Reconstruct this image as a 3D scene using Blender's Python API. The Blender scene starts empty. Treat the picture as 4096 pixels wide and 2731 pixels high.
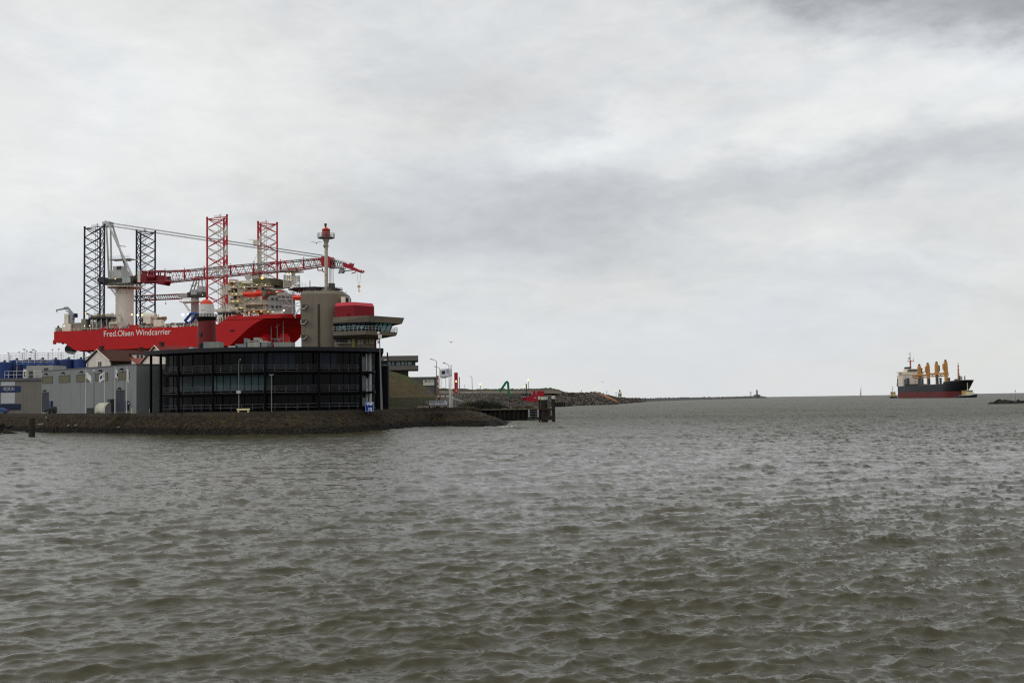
import bpy, bmesh, math, random
import numpy as np
from mathutils import Vector, Matrix, noise
random.seed(7); np.random.seed(7)
SC = bpy.context.scene; COL = SC.collection
R = math.radians; pi = math.pi
# ---------------------------------------------------------------- camera (photo pixels 4096 x 2731)
F = 4400.0; CAMH = 5.0; PITCH = math.atan(236.5/F); ROLL = 0.0155
_F = Vector((0, math.cos(PITCH), math.sin(PITCH))); _U0 = Vector((0, -math.sin(PITCH), math.cos(PITCH))); _R0 = Vector((1, 0, 0))
_U = _U0*math.cos(ROLL)+_R0*math.sin(ROLL); _R = _R0*math.cos(ROLL)-_U0*math.sin(ROLL)
cam = bpy.data.objects.new("camera", bpy.data.cameras.new("camera")); COL.objects.link(cam)
cam.data.lens = 36.0*F/4096; cam.data.sensor_width = 36; cam.data.clip_start = 0.5; cam.data.clip_end = 60000
mw = Matrix(((_R.x, _U.x, -_F.x, 0), (_R.y, _U.y, -_F.y, 0), (_R.z, _U.z, -_F.z, CAMH), (0, 0, 0, 1)))
cam.matrix_world = mw; SC.camera = cam
SC.view_settings.view_transform = 'Standard'; SC.view_settings.look = 'None'; SC.view_settings.gamma = 1
SC.view_settings.exposure = 0.0
SC.cycles.max_bounces = 6; SC.cycles.use_denoising = False; SC.cycles.filter_width = 1.2
# ---------------------------------------------------------------- sky and sun
SUN_EL, SUN_AZ = R(36), R(240)          # azimuth the light comes from, clockwise from +Y
sun = bpy.data.objects.new("sun", bpy.data.lights.new("sun", 'SUN')); COL.objects.link(sun)
sun.data.energy = 0.8; sun.data.angle = R(14); sun.data.color = (1, .96, .9)
sd = Vector((math.sin(SUN_AZ)*math.cos(SUN_EL), math.cos(SUN_AZ)*math.cos(SUN_EL), math.sin(SUN_EL)))
sun.rotation_euler = sd.to_track_quat('Z', 'Y').to_euler(); sun.location = sd*50+Vector((0, 0, 60))
W = bpy.data.worlds.new("World"); SC.world = W; W.use_nodes = True
nt = W.node_tree; nt.nodes.clear()
def N(t, **k):
    n = nt.nodes.new(t)
    for a, b in k.items(): setattr(n, a, b)
    return n
def mth(op, a, b=None, c=None, clamp=False):
    n = N('ShaderNodeMath', operation=op, use_clamp=clamp)
    for i, v in enumerate((a, b, c)):
        if v is None: continue
        if isinstance(v, (int, float)): n.inputs[i].default_value = v
        else: nt.links.new(v, n.inputs[i])
    return n.outputs[0]
tc = N('ShaderNodeTexCoord'); sx = N('ShaderNodeSeparateXYZ'); nt.links.new(tc.outputs['Generated'], sx.inputs[0])
az = mth('ARCTAN2', sx.outputs[0], sx.outputs[1]); el = mth('ARCSINE', sx.outputs[2])
def comb(a, b, c=0.0):
    n = N('ShaderNodeCombineXYZ')
    for i, v in enumerate((a, b, c)):
        if isinstance(v, (int, float)): n.inputs[i].default_value = v
        else: nt.links.new(v, n.inputs[i])
    return n.outputs[0]
P0 = comb(az, el)
def nz(vec, scale, detail=5, rough=.55, sc=(1, 1, 1), rot=0, dist=0, off=(0, 0, 0)):
    mp = N('ShaderNodeMapping'); nt.links.new(vec, mp.inputs[0]); mp.inputs['Scale'].default_value = sc
    mp.inputs['Rotation'].default_value = (0, 0, rot); mp.inputs['Location'].default_value = off
    n = N('ShaderNodeTexNoise'); nt.links.new(mp.outputs[0], n.inputs['Vector'])
    n.inputs['Scale'].default_value = scale; n.inputs['Detail'].default_value = detail; n.inputs['Roughness'].default_value = rough
    n.inputs['Distortion'].default_value = dist
    return n
wn = nz(P0, 9, 6, .6, (1, 2.2, 1))
wsub = N('ShaderNodeVectorMath', operation='SUBTRACT'); nt.links.new(wn.outputs['Color'], wsub.inputs[0]); wsub.inputs[1].default_value = (.5, .5, .5)
wsc = N('ShaderNodeVectorMath', operation='MULTIPLY'); nt.links.new(wsub.outputs[0], wsc.inputs[0]); wsc.inputs[1].default_value = (.22, .085, 0)
wad = N('ShaderNodeVectorMath', operation='ADD'); nt.links.new(P0, wad.inputs[0]); nt.links.new(wsc.outputs[0], wad.inputs[1])
PW = wad.outputs[0]
def blob(x, y, sx_, sy_, rot, amp, power=1.0, edge=None):
    """soft cloud patch centred on a direction; x,y in 2352-wide photo units"""
    a0 = (x*1.7415-2048)/F; e0 = (1602-(x*1.7415-2048)*.0155-y*1.7415)/F
    mp = N('ShaderNodeMapping', vector_type='TEXTURE'); nt.links.new(PW, mp.inputs[0])
    mp.inputs['Location'].default_value = (a0, e0, 0); mp.inputs['Rotation'].default_value = (0, 0, R(rot))
    mp.inputs['Scale'].default_value = (sx_*1.7415/F, sy_*1.7415/F, 1)
    g = N('ShaderNodeTexGradient', gradient_type='SPHERICAL'); nt.links.new(mp.outputs[0], g.inputs[0])
    v = g.outputs['Fac']
    if edge:
        mr = N('ShaderNodeMapRange', interpolation_type='SMOOTHSTEP'); nt.links.new(v, mr.inputs[0])
        mr.inputs[1].default_value = edge[0]; mr.inputs[2].default_value = edge[1]; v = mr.outputs[0]
    return mth('MULTIPLY', v, amp)
SKYBLOBS = [
 (2050, 275, 900, 120, 7, .11, (.0, .9)), (1330, 345, 330, 70, 14, .11, (.0, .9)), (1950, 175, 700, 90, -4, .05, (.05, .9)),
 (2420, 0, 1050, 290, -7, -.36, (.08, .66)), (1750, -70, 900, 190, -6, -.17, (.1, .8)), (2480, 170, 500, 60, -8, -.07, (.1, .8)),
 (400, -110, 900, 170, 0, -.15, (.05, .8)), (330, 270, 800, 330, 0, .10, (.0, .8)), (60, 500, 600, 200, 0, .06, (.0, .8)),
 (1000, 210, 480, 140, -14, -.07, (.05, .9)), (1150, 520, 850, 180, -4, -.13, (.0, .9)),
 (1750, 420, 850, 95, 6, -.12, (.0, .9)), (2250, 400, 500, 90, 2, -.08, (.05, .9)), (1950, 640, 800, 120, -16, .04, (.05, .9)), (2150, 700, 700, 60, -14, -.07, (.05, .9)), (1600, 760, 700, 60, -8, -.03, (.05, .9))]
val = None
for b in SKYBLOBS:
    v = blob(*b[:6], edge=b[6]); val = v if val is None else mth('ADD', val, v)
n1 = nz(P0, 5.5, 8, .58, (1, 2.6, 1), R(6), .3, (3, 1, 0)); n2 = nz(P0, 16, 8, .62, (1, 2.2, 1), R(-14), .5, (1, 7, 0)); n3 = nz(P0, 30, 7, .65, (1, 3.0, 1), R(16), .4)
d = mth('MULTIPLY', mth('SUBTRACT', n1.outputs[0], .5), .15)
d = mth('ADD', d, mth('MULTIPLY', mth('SUBTRACT', n2.outputs[0], .5), .17)); d = mth('ADD', d, mth('MULTIPLY', mth('SUBTRACT', n3.outputs[0], .5), .10))
# the deck evens out towards the horizon
fe = N('ShaderNodeMapRange', interpolation_type='SMOOTHSTEP'); nt.links.new(el, fe.inputs[0]); fe.inputs[1].default_value = .0; fe.inputs[2].default_value = .13
fe.inputs[3].default_value = .25
tot = mth('MULTIPLY', mth('ADD', val, d), fe.outputs[0])
zen = N('ShaderNodeMapRange', interpolation_type='SMOOTHSTEP'); nt.links.new(el, zen.inputs[0]); zen.inputs[1].default_value = .33; zen.inputs[2].default_value = 1.3; zen.inputs[3].default_value = 0; zen.inputs[4].default_value = .38
tot = mth('ADD', mth('MAXIMUM', mth('MINIMUM', mth('ADD', tot, .755), .94), .25), zen.outputs[0])
nb = nz(P0, 4, 4, .5, (1, 2, 1), 0, .2, (9, 3, 0))
cr = N('ShaderNodeMix', data_type='RGBA'); cf = N('ShaderNodeMapRange'); nt.links.new(nb.outputs[0], cf.inputs[0]); cf.inputs[1].default_value = .36; cf.inputs[2].default_value = .64
nt.links.new(mth('ADD', cf.outputs[0], mth('MULTIPLY', mth('SUBTRACT', .76, tot), 4.0), clamp=True), cr.inputs[0]); cr.inputs[6].default_value = (.985, 1.0, .985, 1); cr.inputs[7].default_value = (.955, .987, 1.03, 1)
vm = N('ShaderNodeVectorMath', operation='SCALE'); nt.links.new(cr.outputs[2], vm.inputs[0]); nt.links.new(tot, vm.inputs['Scale'])
bgc = N('ShaderNodeBackground'); lo = N('ShaderNodeMapRange'); nt.links.new(el, lo.inputs[0]); lo.inputs[1].default_value = -.03; lo.inputs[2].default_value = -.005   # sea and land below the horizon
gnd_ = N('ShaderNodeMix', data_type='RGBA'); nt.links.new(lo.outputs[0], gnd_.inputs[0]); gnd_.inputs[6].default_value = (.11, .105, .09, 1); nt.links.new(vm.outputs[0], gnd_.inputs[7])
nt.links.new(gnd_.outputs[2], bgc.inputs[0]); bgc.inputs[1].default_value = 1.0
sky = N('ShaderNodeTexSky', sky_type='NISHITA', sun_disc=False); sky.sun_elevation = SUN_EL; sky.sun_rotation = SUN_AZ
bgs = N('ShaderNodeBackground'); nt.links.new(sky.outputs[0], bgs.inputs[0]); bgs.inputs[1].default_value = .08
mx = N('ShaderNodeMixShader'); mx.inputs[0].default_value = .96; nt.links.new(bgs.outputs[0], mx.inputs[1]); nt.links.new(bgc.outputs[0], mx.inputs[2])
wo = N('ShaderNodeOutputWorld'); nt.links.new(mx.outputs[0], wo.inputs[0])
W.cycles.sampling_method = 'MANUAL'; W.cycles.sample_map_resolution = 512

# ---------------------------------------------------------------- helpers
def ray(px, py): return _F*F+_R*(px-2048)+_U*(1365.5-py)
def at(px, py, D):
    d = ray(px, py); return Vector((0, 0, CAMH))+d*(D/d.y)
def onz(px, py, z=0.0):
    d = ray(px, py); return Vector((0, 0, CAMH))+d*((z-CAMH)/d.z)
def Rg(x0, y0, s): return lambda x, y: (x0+x*s, y0+y*s)
Z1 = Rg(150, 820, .38272); Z2 = Rg(750, 820, .38265); Z3 = Rg(0, 1300, .30608); Z4 = Rg(550, 1300, .30608)
Z5 = Rg(1100, 1100, .39538); Z6 = Rg(1550, 1350, .31888); Z7 = Rg(3500, 1380, .21259); Z8 = Rg(2300, 1450, .38265)
ZA = Rg(200, 1180, .15306); ZB = Rg(540, 1080, .15306); ZC = Rg(880, 1060, .15306); ZD = Rg(1300, 1180, .15306); ZE = Rg(0, 1380, .14031)
ZF = Rg(0, 1560, .15306); ZG = Rg(1680, 1440, .15306); ZH = Rg(1900, 1500, .15306); ZI = Rg(2200, 1540, .15306); ZJ = Rg(3840, 1520, .10884)
ZK = Rg(320, 880, .19139); ZL = Rg(560, 1380, .17857); ZM = Rg(1400, 1380, .19130); ZN = Rg(330, 1380, .17857); ZO = Rg(1640, 1500, .08929)
ZS = Rg(3580, 1400, .17007); ZT = Rg(1240, 1100, .15306)
def lin(c):
    c = c/255; return c/12.92 if c <= .04045 else ((c+.055)/1.055)**2.4
MATS = {}
def M(name, rgb, rough=.6, metal=0, var=.12, scale=.6, bump=0, streak=0, spec=.28, emit=0, alpha=1, col2=None, c2amt=(.5, .65), c2scale=None):
    """procedural paint / stone: albedo given as sRGB, broken up by noise, optional second colour patches and vertical weathering"""
    if name in MATS: return MATS[name]
    m = bpy.data.materials.new(name); MATS[name] = m; m.use_nodes = True; t = m.node_tree; t.nodes.clear()
    L = t.links.new
    o = t.nodes.new('ShaderNodeOutputMaterial'); b = t.nodes.new('ShaderNodeBsdfPrincipled'); L(b.outputs[0], o.inputs[0])
    base = tuple(lin(c) for c in rgb)
    tcn = t.nodes.new('ShaderNodeTexCoord')
    n = t.nodes.new('ShaderNodeTexNoise'); n.inputs['Scale'].default_value = scale; n.inputs['Detail'].default_value = 7; n.inputs['Roughness'].default_value = .65
    L(tcn.outputs['Object'], n.inputs['Vector'])
    mixn = t.nodes.new('ShaderNodeMix'); mixn.data_type = 'RGBA'
    mixn.inputs[6].default_value = tuple(x*(1-var) for x in base)+(1,); mixn.inputs[7].default_value = tuple(min(1, x*(1+var)) for x in base)+(1,)
    mr = t.nodes.new('ShaderNodeMapRange'); mr.inputs[1].default_value = .3; mr.inputs[2].default_value = .7; L(n.outputs[0], mr.inputs[0]); L(mr.outputs[0], mixn.inputs[0])
    colr = mixn.outputs[2]
    if col2:
        n2_ = t.nodes.new('ShaderNodeTexNoise'); n2_.inputs['Scale'].default_value = c2scale or scale*1.7; n2_.inputs['Detail'].default_value = 8; n2_.inputs['Roughness'].default_value = .7
        L(tcn.outputs['Object'], n2_.inputs['Vector'])
        r2 = t.nodes.new('ShaderNodeMapRange'); r2.inputs[1].default_value = c2amt[0]; r2.inputs[2].default_value = c2amt[1]; L(n2_.outputs[0], r2.inputs[0])
        mx2 = t.nodes.new('ShaderNodeMix'); mx2.data_type = 'RGBA'; L(r2.outputs[0], mx2.inputs[0]); L(colr, mx2.inputs[6]); mx2.inputs[7].default_value = tuple(lin(c) for c in col2)+(1,)
        colr = mx2.outputs[2]
    if streak:
        mp = t.nodes.new('ShaderNodeMapping'); mp.inputs['Scale'].default_value = (1, 1, .06); L(tcn.outputs['Object'], mp.inputs[0])
        n3_ = t.nodes.new('ShaderNodeTexNoise'); n3_.inputs['Scale'].default_value = 1.6; n3_.inputs['Detail'].default_value = 6; L(mp.outputs[0], n3_.inputs['Vector'])
        r3 = t.nodes.new('ShaderNodeMapRange'); r3.inputs[1].default_value = .48; r3.inputs[2].default_value = .75; r3.inputs[4].default_value = streak; L(n3_.outputs[0], r3.inputs[0])
        mx3 = t.nodes.new('ShaderNodeMix'); mx3.data_type = 'RGBA'; L(r3.outputs[0], mx3.inputs[0]); L(colr, mx3.inputs[6]); mx3.inputs[7].default_value = (.045, .035, .025, 1)
        colr = mx3.outputs[2]
    L(colr, b.inputs['Base Color']); b.inputs['Roughness'].default_value = rough; b.inputs['Metallic'].default_value = metal
    b.inputs['Specular IOR Level'].default_value = spec
    if bump:
        bp = t.nodes.new('ShaderNodeBump'); bp.inputs['Strength'].default_value = min(1, bump); bp.inputs['Distance'].default_value = .15
        nb_ = t.nodes.new('ShaderNodeTexNoise'); nb_.inputs['Scale'].default_value = scale*4; nb_.inputs['Detail'].default_value = 8; L(tcn.outputs['Object'], nb_.inputs['Vector'])
        L(nb_.outputs[0], bp.inputs['Height']); L(bp.outputs[0], b.inputs['Normal'])
    if emit:
        b.inputs['Emission Color'].default_value = base+(1,); b.inputs['Emission Strength'].default_value = emit
    if alpha < 1: b.inputs['Alpha'].default_value = alpha
    return m
class MB:
    def __init__(s): s.v = []; s.f = []; s.m = []
    def add(s, vs, fs, mi=0):
        k = len(s.v); s.v += [tuple(v) for v in vs]; s.f += [tuple(i+k for i in f) for f in fs]; s.m += [mi]*len(fs); return s
    def box(s, x0, x1, y0, y1, z0, z1, mi=0):
        vs = [(x0, y0, z0), (x1, y0, z0), (x1, y1, z0), (x0, y1, z0), (x0, y0, z1), (x1, y0, z1), (x1, y1, z1), (x0, y1, z1)]
        return s.add(vs, [(0, 3, 2, 1), (4, 5, 6, 7), (0, 1, 5, 4), (1, 2, 6, 5), (2, 3, 7, 6), (3, 0, 4, 7)], mi)
    def bar(s, p, q, r, n=6, r2=None, mi=0):
        p, q = Vector(p), Vector(q); a = (q-p)
        if a.length < 1e-6: return s
        a.normalize(); b = a.orthogonal().normalized(); c = a.cross(b); r2 = r if r2 is None else r2
        ring = lambda o, rr: [o+(b*math.cos(2*pi*i/n+pi/n)+c*math.sin(2*pi*i/n+pi/n))*rr for i in range(n)]
        return s.add(ring(p, r)+ring(q, r2), [(i, (i+1) % n, n+(i+1) % n, n+i) for i in range(n)]+[tuple(range(n))[::-1], tuple(range(n, 2*n))], mi)
    def path(s, pts, r, n=6, mi=0):
        for a, b in zip(pts, pts[1:]): s.bar(a, b, r, n, mi=mi)
        return s
    def lathe(s, c, prof, n=24, mi=0, sx=1.0):
        vs = []; fs = []
        for r, z in prof:
            for i in range(n): vs.append((c[0]+r*sx*math.cos(2*pi*i/n), c[1]+r*math.sin(2*pi*i/n), c[2]+z))
        for j in range(len(prof)-1):
            for i in range(n): fs.append((j*n+i, j*n+(i+1) % n, (j+1)*n+(i+1) % n, (j+1)*n+i))
        fs.append(tuple(range(n))[::-1]); fs.append(tuple(range((len(prof)-1)*n, len(prof)*n)))
        return s.add(vs, fs, mi)
    def prism(s, poly, z0, z1, top=None, mi=0):
        n = len(poly); top = top or poly
        return s.add([(x, y, z0) for x, y in poly]+[(x, y, z1) for x, y in top], [(i, (i+1) % n, n+(i+1) % n, n+i) for i in range(n)]+[tuple(range(n))[::-1], tuple(range(n, 2*n))], mi)
    def xz(s, poly, y0, y1, mi=0):
        n = len(poly)
        return s.add([(x, y0, z) for x, z in poly]+[(x, y1, z) for x, z in poly], [(i, (i+1) % n, n+(i+1) % n, n+i) for i in range(n)]+[tuple(range(n))[::-1], tuple(range(n, 2*n))], mi)
    def rings(s, rs, mi=0, cap=True, closed=True):
        n = len(rs[0]); k = n if closed else n-1
        fs = [(j*n+i, j*n+(i+1) % n, (j+1)*n+(i+1) % n, (j+1)*n+i) for j in range(len(rs)-1) for i in range(k)]
        if cap: fs += [tuple(range(n))[::-1], tuple(range((len(rs)-1)*n, len(rs)*n))]
        return s.add([p for r in rs for p in r], fs, mi)
    def ball(s, c, r, n=12, sz=1, mi=0):
        m = n//2; prof = [(r*math.sin(pi*j/m), -r*sz*math.cos(pi*j/m)) for j in range(m+1)]; prof[0] = (.001, prof[0][1]); prof[-1] = (.001, prof[-1][1])
        return s.lathe(c, prof, n, mi)
    def rail(s, pts, h, r=.035, levels=(1, .66, .33), step=1.8, mi=0, n=4):
        for a, b in zip(pts, pts[1:]):
            a, b = Vector(a), Vector(b); L_ = (b-a).length; k = max(1, round(L_/step))
            for l in levels: s.bar(a+Vector((0, 0, h*l)), b+Vector((0, 0, h*l)), r, n, mi=mi)
            for i in range(k+1):
                p = a.lerp(b, i/k); s.bar(p, p+Vector((0, 0, h)), r, n, mi=mi)
        return s
    def lattice(s, c0, c1, r, rb, bays, mi=0, mib=None, K=True, cols=None):
        """truss: c0, c1 lists of corner points at both ends; chords r, braces rb"""
        nC = len(c0); c0 = [Vector(p) for p in c0]; c1 = [Vector(p) for p in c1]
        for i in range(nC):
            for b in range(bays):
                mm = mi if cols is None else cols[b % len(cols)]
                p, q = c0[i].lerp(c1[i], b/bays), c0[i].lerp(c1[i], (b+1)/bays); s.bar(p, q, r, 6, mi=mm)
                j = (i+1) % nC
                if nC == 2 and i == 1: continue
                p2, q2 = c0[j].lerp(c1[j], b/bays), c0[j].lerp(c1[j], (b+1)/bays); mbb = mm if mib is None else mib
                s.bar(p, q2, rb, 4, mi=mbb); s.bar(p2, q, rb, 4, mi=mbb)
        return s
    def build(s, name, mats, parent=None, smooth=False, recalc=True, **props):
        me = bpy.data.meshes.new(name); me.from_pydata(s.v, [], s.f)
        mats = mats if isinstance(mats, (list, tuple)) else [mats]
        for m in mats: me.materials.append(m)
        if len(mats) > 1: me.polygons.foreach_set('material_index', s.m)
        if recalc:
            bm = bmesh.new(); bm.from_mesh(me); bmesh.ops.recalc_face_normals(bm, faces=bm.faces[:]); bm.to_mesh(me); bm.free()
        me.update()
        if smooth: me.shade_smooth()
        o = bpy.data.objects.new(name, me); COL.objects.link(o)
        if parent: o.parent = parent
        for k, v in props.items(): o[k] = v
        return o
def smooth_by(o, ang=35):
    me = o.data; me.shade_smooth(); me.set_sharp_from_angle(angle=R(ang)); return o
class Frame:
    """a thing's own axes: x along its front, y away from the viewer, z up"""
    def __init__(s, ox, oy, oz=0, yaw=0):
        s.o = Vector((ox, oy, oz)); s.yaw = R(yaw); s.u = Vector((math.cos(s.yaw), math.sin(s.yaw), 0)); s.v = Vector((-math.sin(s.yaw), math.cos(s.yaw), 0))
    def hit(s, px, py, y=0):
        d = ray(px, py); c = Vector((0, 0, CAMH)); t = (y-(c-s.o).dot(s.v))/d.dot(s.v); p = c+d*t-s.o
        return p.dot(s.u), p.z
    def loc(s, w): w = Vector(w)-s.o; return Vector((w.dot(s.u), w.dot(s.v), w.z))
    def world(s, x, y, z): return s.o+s.u*x+s.v*y+Vector((0, 0, z))
def thing(name, label, cat, fr=None, loc=(0, 0, 0), rz=0, group=None):
    o = bpy.data.objects.new(name, None); o.empty_display_size = .5; COL.objects.link(o)
    if fr: o.location = fr.o; o.rotation_euler = (0, 0, fr.yaw)
    else: o.location = loc; o.rotation_euler = (0, 0, rz)
    o['label'] = label; o['category'] = cat; o['kind'] = 'thing'
    if group: o['group'] = group
    return o
def tag(o, label, cat, group=None, kind='thing'):
    o['label'] = label; o['category'] = cat; o['kind'] = kind
    if group: o['group'] = group
    return o
def dup(root, loc, rz=0, label=None, scale=None):
    r = root.copy(); COL.objects.link(r); r.location = loc; r.rotation_euler = (0, 0, rz)
    if scale: r.scale = scale
    if label: r['label'] = label
    for ch in list(root.children):
        c = ch.copy(); COL.objects.link(c); c.parent = r
        for g in ch.children:
            e = g.copy(); COL.objects.link(e); e.parent = c
    return r
def text(name, s, m, parent, loc, height, rot=(pi/2, 0, 0), width=None, ext=.02, bold=0):
    cu = bpy.data.curves.new(name, 'FONT'); cu.body = s; cu.size = height/.7; cu.extrude = ext; cu.offset = bold; cu.materials.append(m)
    o = bpy.data.objects.new(name, cu); COL.objects.link(o); o.parent = parent; o.location = loc; o.rotation_euler = rot
    if width:
        bpy.context.view_layer.update(); w = max(v[0] for v in o.bound_box)-min(v[0] for v in o.bound_box)
        if w > 0: o.scale.x = width/w
    bpy.context.view_layer.update(); me = bpy.data.meshes.new_from_object(o.evaluated_get(bpy.context.evaluated_depsgraph_get())); sc_ = o.scale.x
    bpy.data.objects.remove(o); o = bpy.data.objects.new(name, me); COL.objects.link(o); o.parent = parent; o.location = loc; o.rotation_euler = rot; o.scale.x = sc_
    return o
# ---------------------------------------------------------------- palette
white = M('white_paint', (205, 203, 196), .5, var=.08, streak=.15); cream = M('cream_paint', (212, 206, 190), .55, var=.1, streak=.15)
lgrey = M('light_grey_paint', (170, 173, 176), .55, var=.08); mgrey = M('grey_metal', (120, 124, 126), .5, var=.1); dgrey = M('dark_grey_metal', (58, 60, 62), .5, var=.15)
black = M('black_metal', (20, 21, 24), .45, var=.2); galv = M('galvanised_steel', (150, 153, 155), .4, .5, var=.1)
# ================================================================ WATER
def wave_tile(n, L, peak, hs, wind, spread=4, chop=.8, seed=1, small=.0):
    rng = np.random.default_rng(seed); k1 = np.fft.fftfreq(n, 1/n)*2*pi/L; kx, ky = np.meshgrid(k1, k1); k = np.hypot(kx, ky); k[0, 0] = 1
    kp = 2*pi/peak; S = k**-4.0*np.exp(-1.25*(kp/k)**2)
    c = (kx*math.cos(wind)+ky*math.sin(wind))/k; dr = np.where(c > 0, np.abs(c)**spread, .08*np.abs(c)**spread)+.03
    S = S*dr*np.exp(-(k*small)**2); S[0, 0] = 0; A = np.sqrt(S)
    h = A*(rng.normal(size=(n, n))+1j*rng.normal(size=(n, n)))
    z = np.fft.ifft2(h).real; s = hs/4/z.std(); z *= s
    dx = np.fft.ifft2(1j*kx/k*h).real*s*chop; dy = np.fft.ifft2(1j*ky/k*h).real*s*chop
    return z, dx, dy, L, n
def samp(t, x, y, rot=0.0):
    z, dx, dy, L, n = t; c, s = math.cos(rot), math.sin(rot); u = (x*c+y*s)/L*n; v = (-x*s+y*c)/L*n
    i = np.floor(u).astype(int); j = np.floor(v).astype(int); fu = u-i; fv = v-j; i %= n; j %= n; i2 = (i+1) % n; j2 = (j+1) % n
    o = []
    for a in (z, dx, dy): o.append(a[j, i]*(1-fu)*(1-fv)+a[j, i2]*fu*(1-fv)+a[j2, i]*(1-fu)*fv+a[j2, i2]*fu*fv)
    return o[0], o[1]*c-o[2]*s, o[1]*s+o[2]*c
def build_water():
    rows = [7.0]
    while rows[-1] < 28000:
        r = rows[-1]
        if r < 70: st = max(.07, r*r/5500*.55)
        elif r < 330: st = min(.55, max(.33, r*r/5500*.5))
        elif r < 3200: st = .55+(r-330)*.0022
        else: st = r*.035
        rows.append(r+st)
    rows = np.array(rows); nc = 960; a = np.linspace(R(-45), R(45), nc); rr, aa = np.meshgrid(rows, a, indexing='ij')
    x = rr*np.sin(aa); y = rr*np.cos(aa)
    T1 = wave_tile(1024, 61, 2.0, .175, R(-82), 10, .7, 3, .012); T2 = wave_tile(512, 157, 5.0, .12, R(-72), 9, .8, 5, .1); T3 = wave_tile(512, 17.3, .6, .042, R(-90), 5, .9, 8, .008)
    T4 = wave_tile(512, 620, 19, .20, R(-72), 6, .8, 21, .3); z4, x4, y4 = samp(T4, x, y, .1); fade4 = np.clip((6000-rr)/3000, 0, 1)*np.clip(rr/120, .25, 1)
    z1, x1, y1 = samp(T1, x, y, .13); z2, x2, y2 = samp(T2, x, y, -.2); z3, x3, y3 = samp(T3, x, y, .4)
    gust = .75+.5*np.clip(samp(wave_tile(256, 420, 120, 4, 0, 0, 0, 11, 1.0), x, y, 0)[0]*.5+.5, 0, 1)
    fade = np.clip((3000-rr)/2000, 0, 1); near = np.clip((260-rr)/120, 0, 1)
    Z = (z1*gust+z2)*fade+z3*near*gust+z4*fade4; X = x+(x1*gust+x2)*fade+x3*near; Y = y+(y1*gust+y2)*fade+y3*near
    nr = len(rows); co = np.stack([X, Y, Z], -1).reshape(-1, 3).astype(np.float32)
    me = bpy.data.meshes.new('water'); me.vertices.add(len(co)); me.vertices.foreach_set('co', co.ravel())
    i = np.arange((nr-1)*(nc-1)); r0 = i//(nc-1); c0 = i % (nc-1); v0 = r0*nc+c0
    q = np.stack([v0, v0+1, v0+nc+1, v0+nc], -1).astype(np.int32)[:, ::-1].copy()
    me.loops.add(q.size); me.loops.foreach_set('vertex_index', q.ravel()); me.polygons.add(len(q)); me.polygons.foreach_set('loop_start', np.arange(0, q.size, 4, dtype=np.int32))
    me.update(calc_edges=True); me.shade_smooth()
    if me.polygons[0].normal.z < 0: me.flip_normals()
    o = bpy.data.objects.new('water', me); COL.objects.link(o); o['kind'] = 'structure'
    m = bpy.data.materials.new('water'); m.use_nodes = True; t = m.node_tree; L = t.links.new; b = t.nodes['Principled BSDF']
    g = t.nodes.new('ShaderNodeNewGeometry')
    def nse(scale, det, sc, rot=0, rough=.55):
        mp = t.nodes.new('ShaderNodeMapping'); mp.inputs['Scale'].default_value = sc; mp.inputs['Rotation'].default_value = (0, 0, rot); L(g.outputs['Position'], mp.inputs[0])
        n = t.nodes.new('ShaderNodeTexNoise'); n.inputs['Scale'].default_value = scale; n.inputs['Detail'].default_value = det; n.inputs['Roughness'].default_value = rough; L(mp.outputs[0], n.inputs[0]); return n.outputs[0]
    mixc = t.nodes.new('ShaderNodeMix'); mixc.data_type = 'RGBA'; mr = t.nodes.new('ShaderNodeMapRange'); mr.inputs[1].default_value = .35; mr.inputs[2].default_value = .65
    L(nse(.02, 5, (1, .5, 1)), mr.inputs[0]); L(mr.outputs[0], mixc.inputs[0])
    mixc.inputs[6].default_value = (.033, .0285, .010, 1); mixc.inputs[7].default_value = (.043, .038, .015, 1)
    # whitecaps: sparse foam streaks on broken crests
    fm = t.nodes.new('ShaderNodeMapRange'); fm.inputs[1].default_value = .715; fm.inputs[2].default_value = .77; L(nse(.16, 6, (.35, 1, 1), .1, .6), fm.inputs[0])
    mf = t.nodes.new('ShaderNodeMix'); mf.data_type = 'RGBA'; L(fm.outputs[0], mf.inputs[0]); L(mixc.outputs[2], mf.inputs[6]); mf.inputs[7].default_value = (.5, .5, .48, 1)
    L(mf.outputs[2], b.inputs['Base Color'])
    b.inputs['IOR'].default_value = 1.333
    # sheltered basin near the quay, choppier open water farther out
    sp = t.nodes.new('ShaderNodeSeparateXYZ'); L(g.outputs['Position'], sp.inputs[0])
    def ymap(a, z, v0, v1): r = t.nodes.new('ShaderNodeMapRange'); r.interpolation_type = 'SMOOTHSTEP'; r.inputs[1].default_value = a; r.inputs[2].default_value = z; r.inputs[3].default_value = v0; r.inputs[4].default_value = v1; L(sp.outputs[1], r.inputs[0]); return r.outputs[0]
    b1 = t.nodes.new('ShaderNodeBump'); b1.inputs['Strength'].default_value = 1; L(ymap(30, 250, .018, .05), b1.inputs['Distance']); L(nse(4.5, 7, (.6, 1, 1), .15, .62), b1.inputs['Height'])
    b2 = t.nodes.new('ShaderNodeBump'); b2.inputs['Strength'].default_value = 1; L(ymap(20, 220, .05, .26), b2.inputs['Distance']); L(nse(.9, 5, (.5, 1, 1), -.2, .6), b2.inputs['Height']); L(b1.outputs[0], b2.inputs['Normal'])
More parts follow.
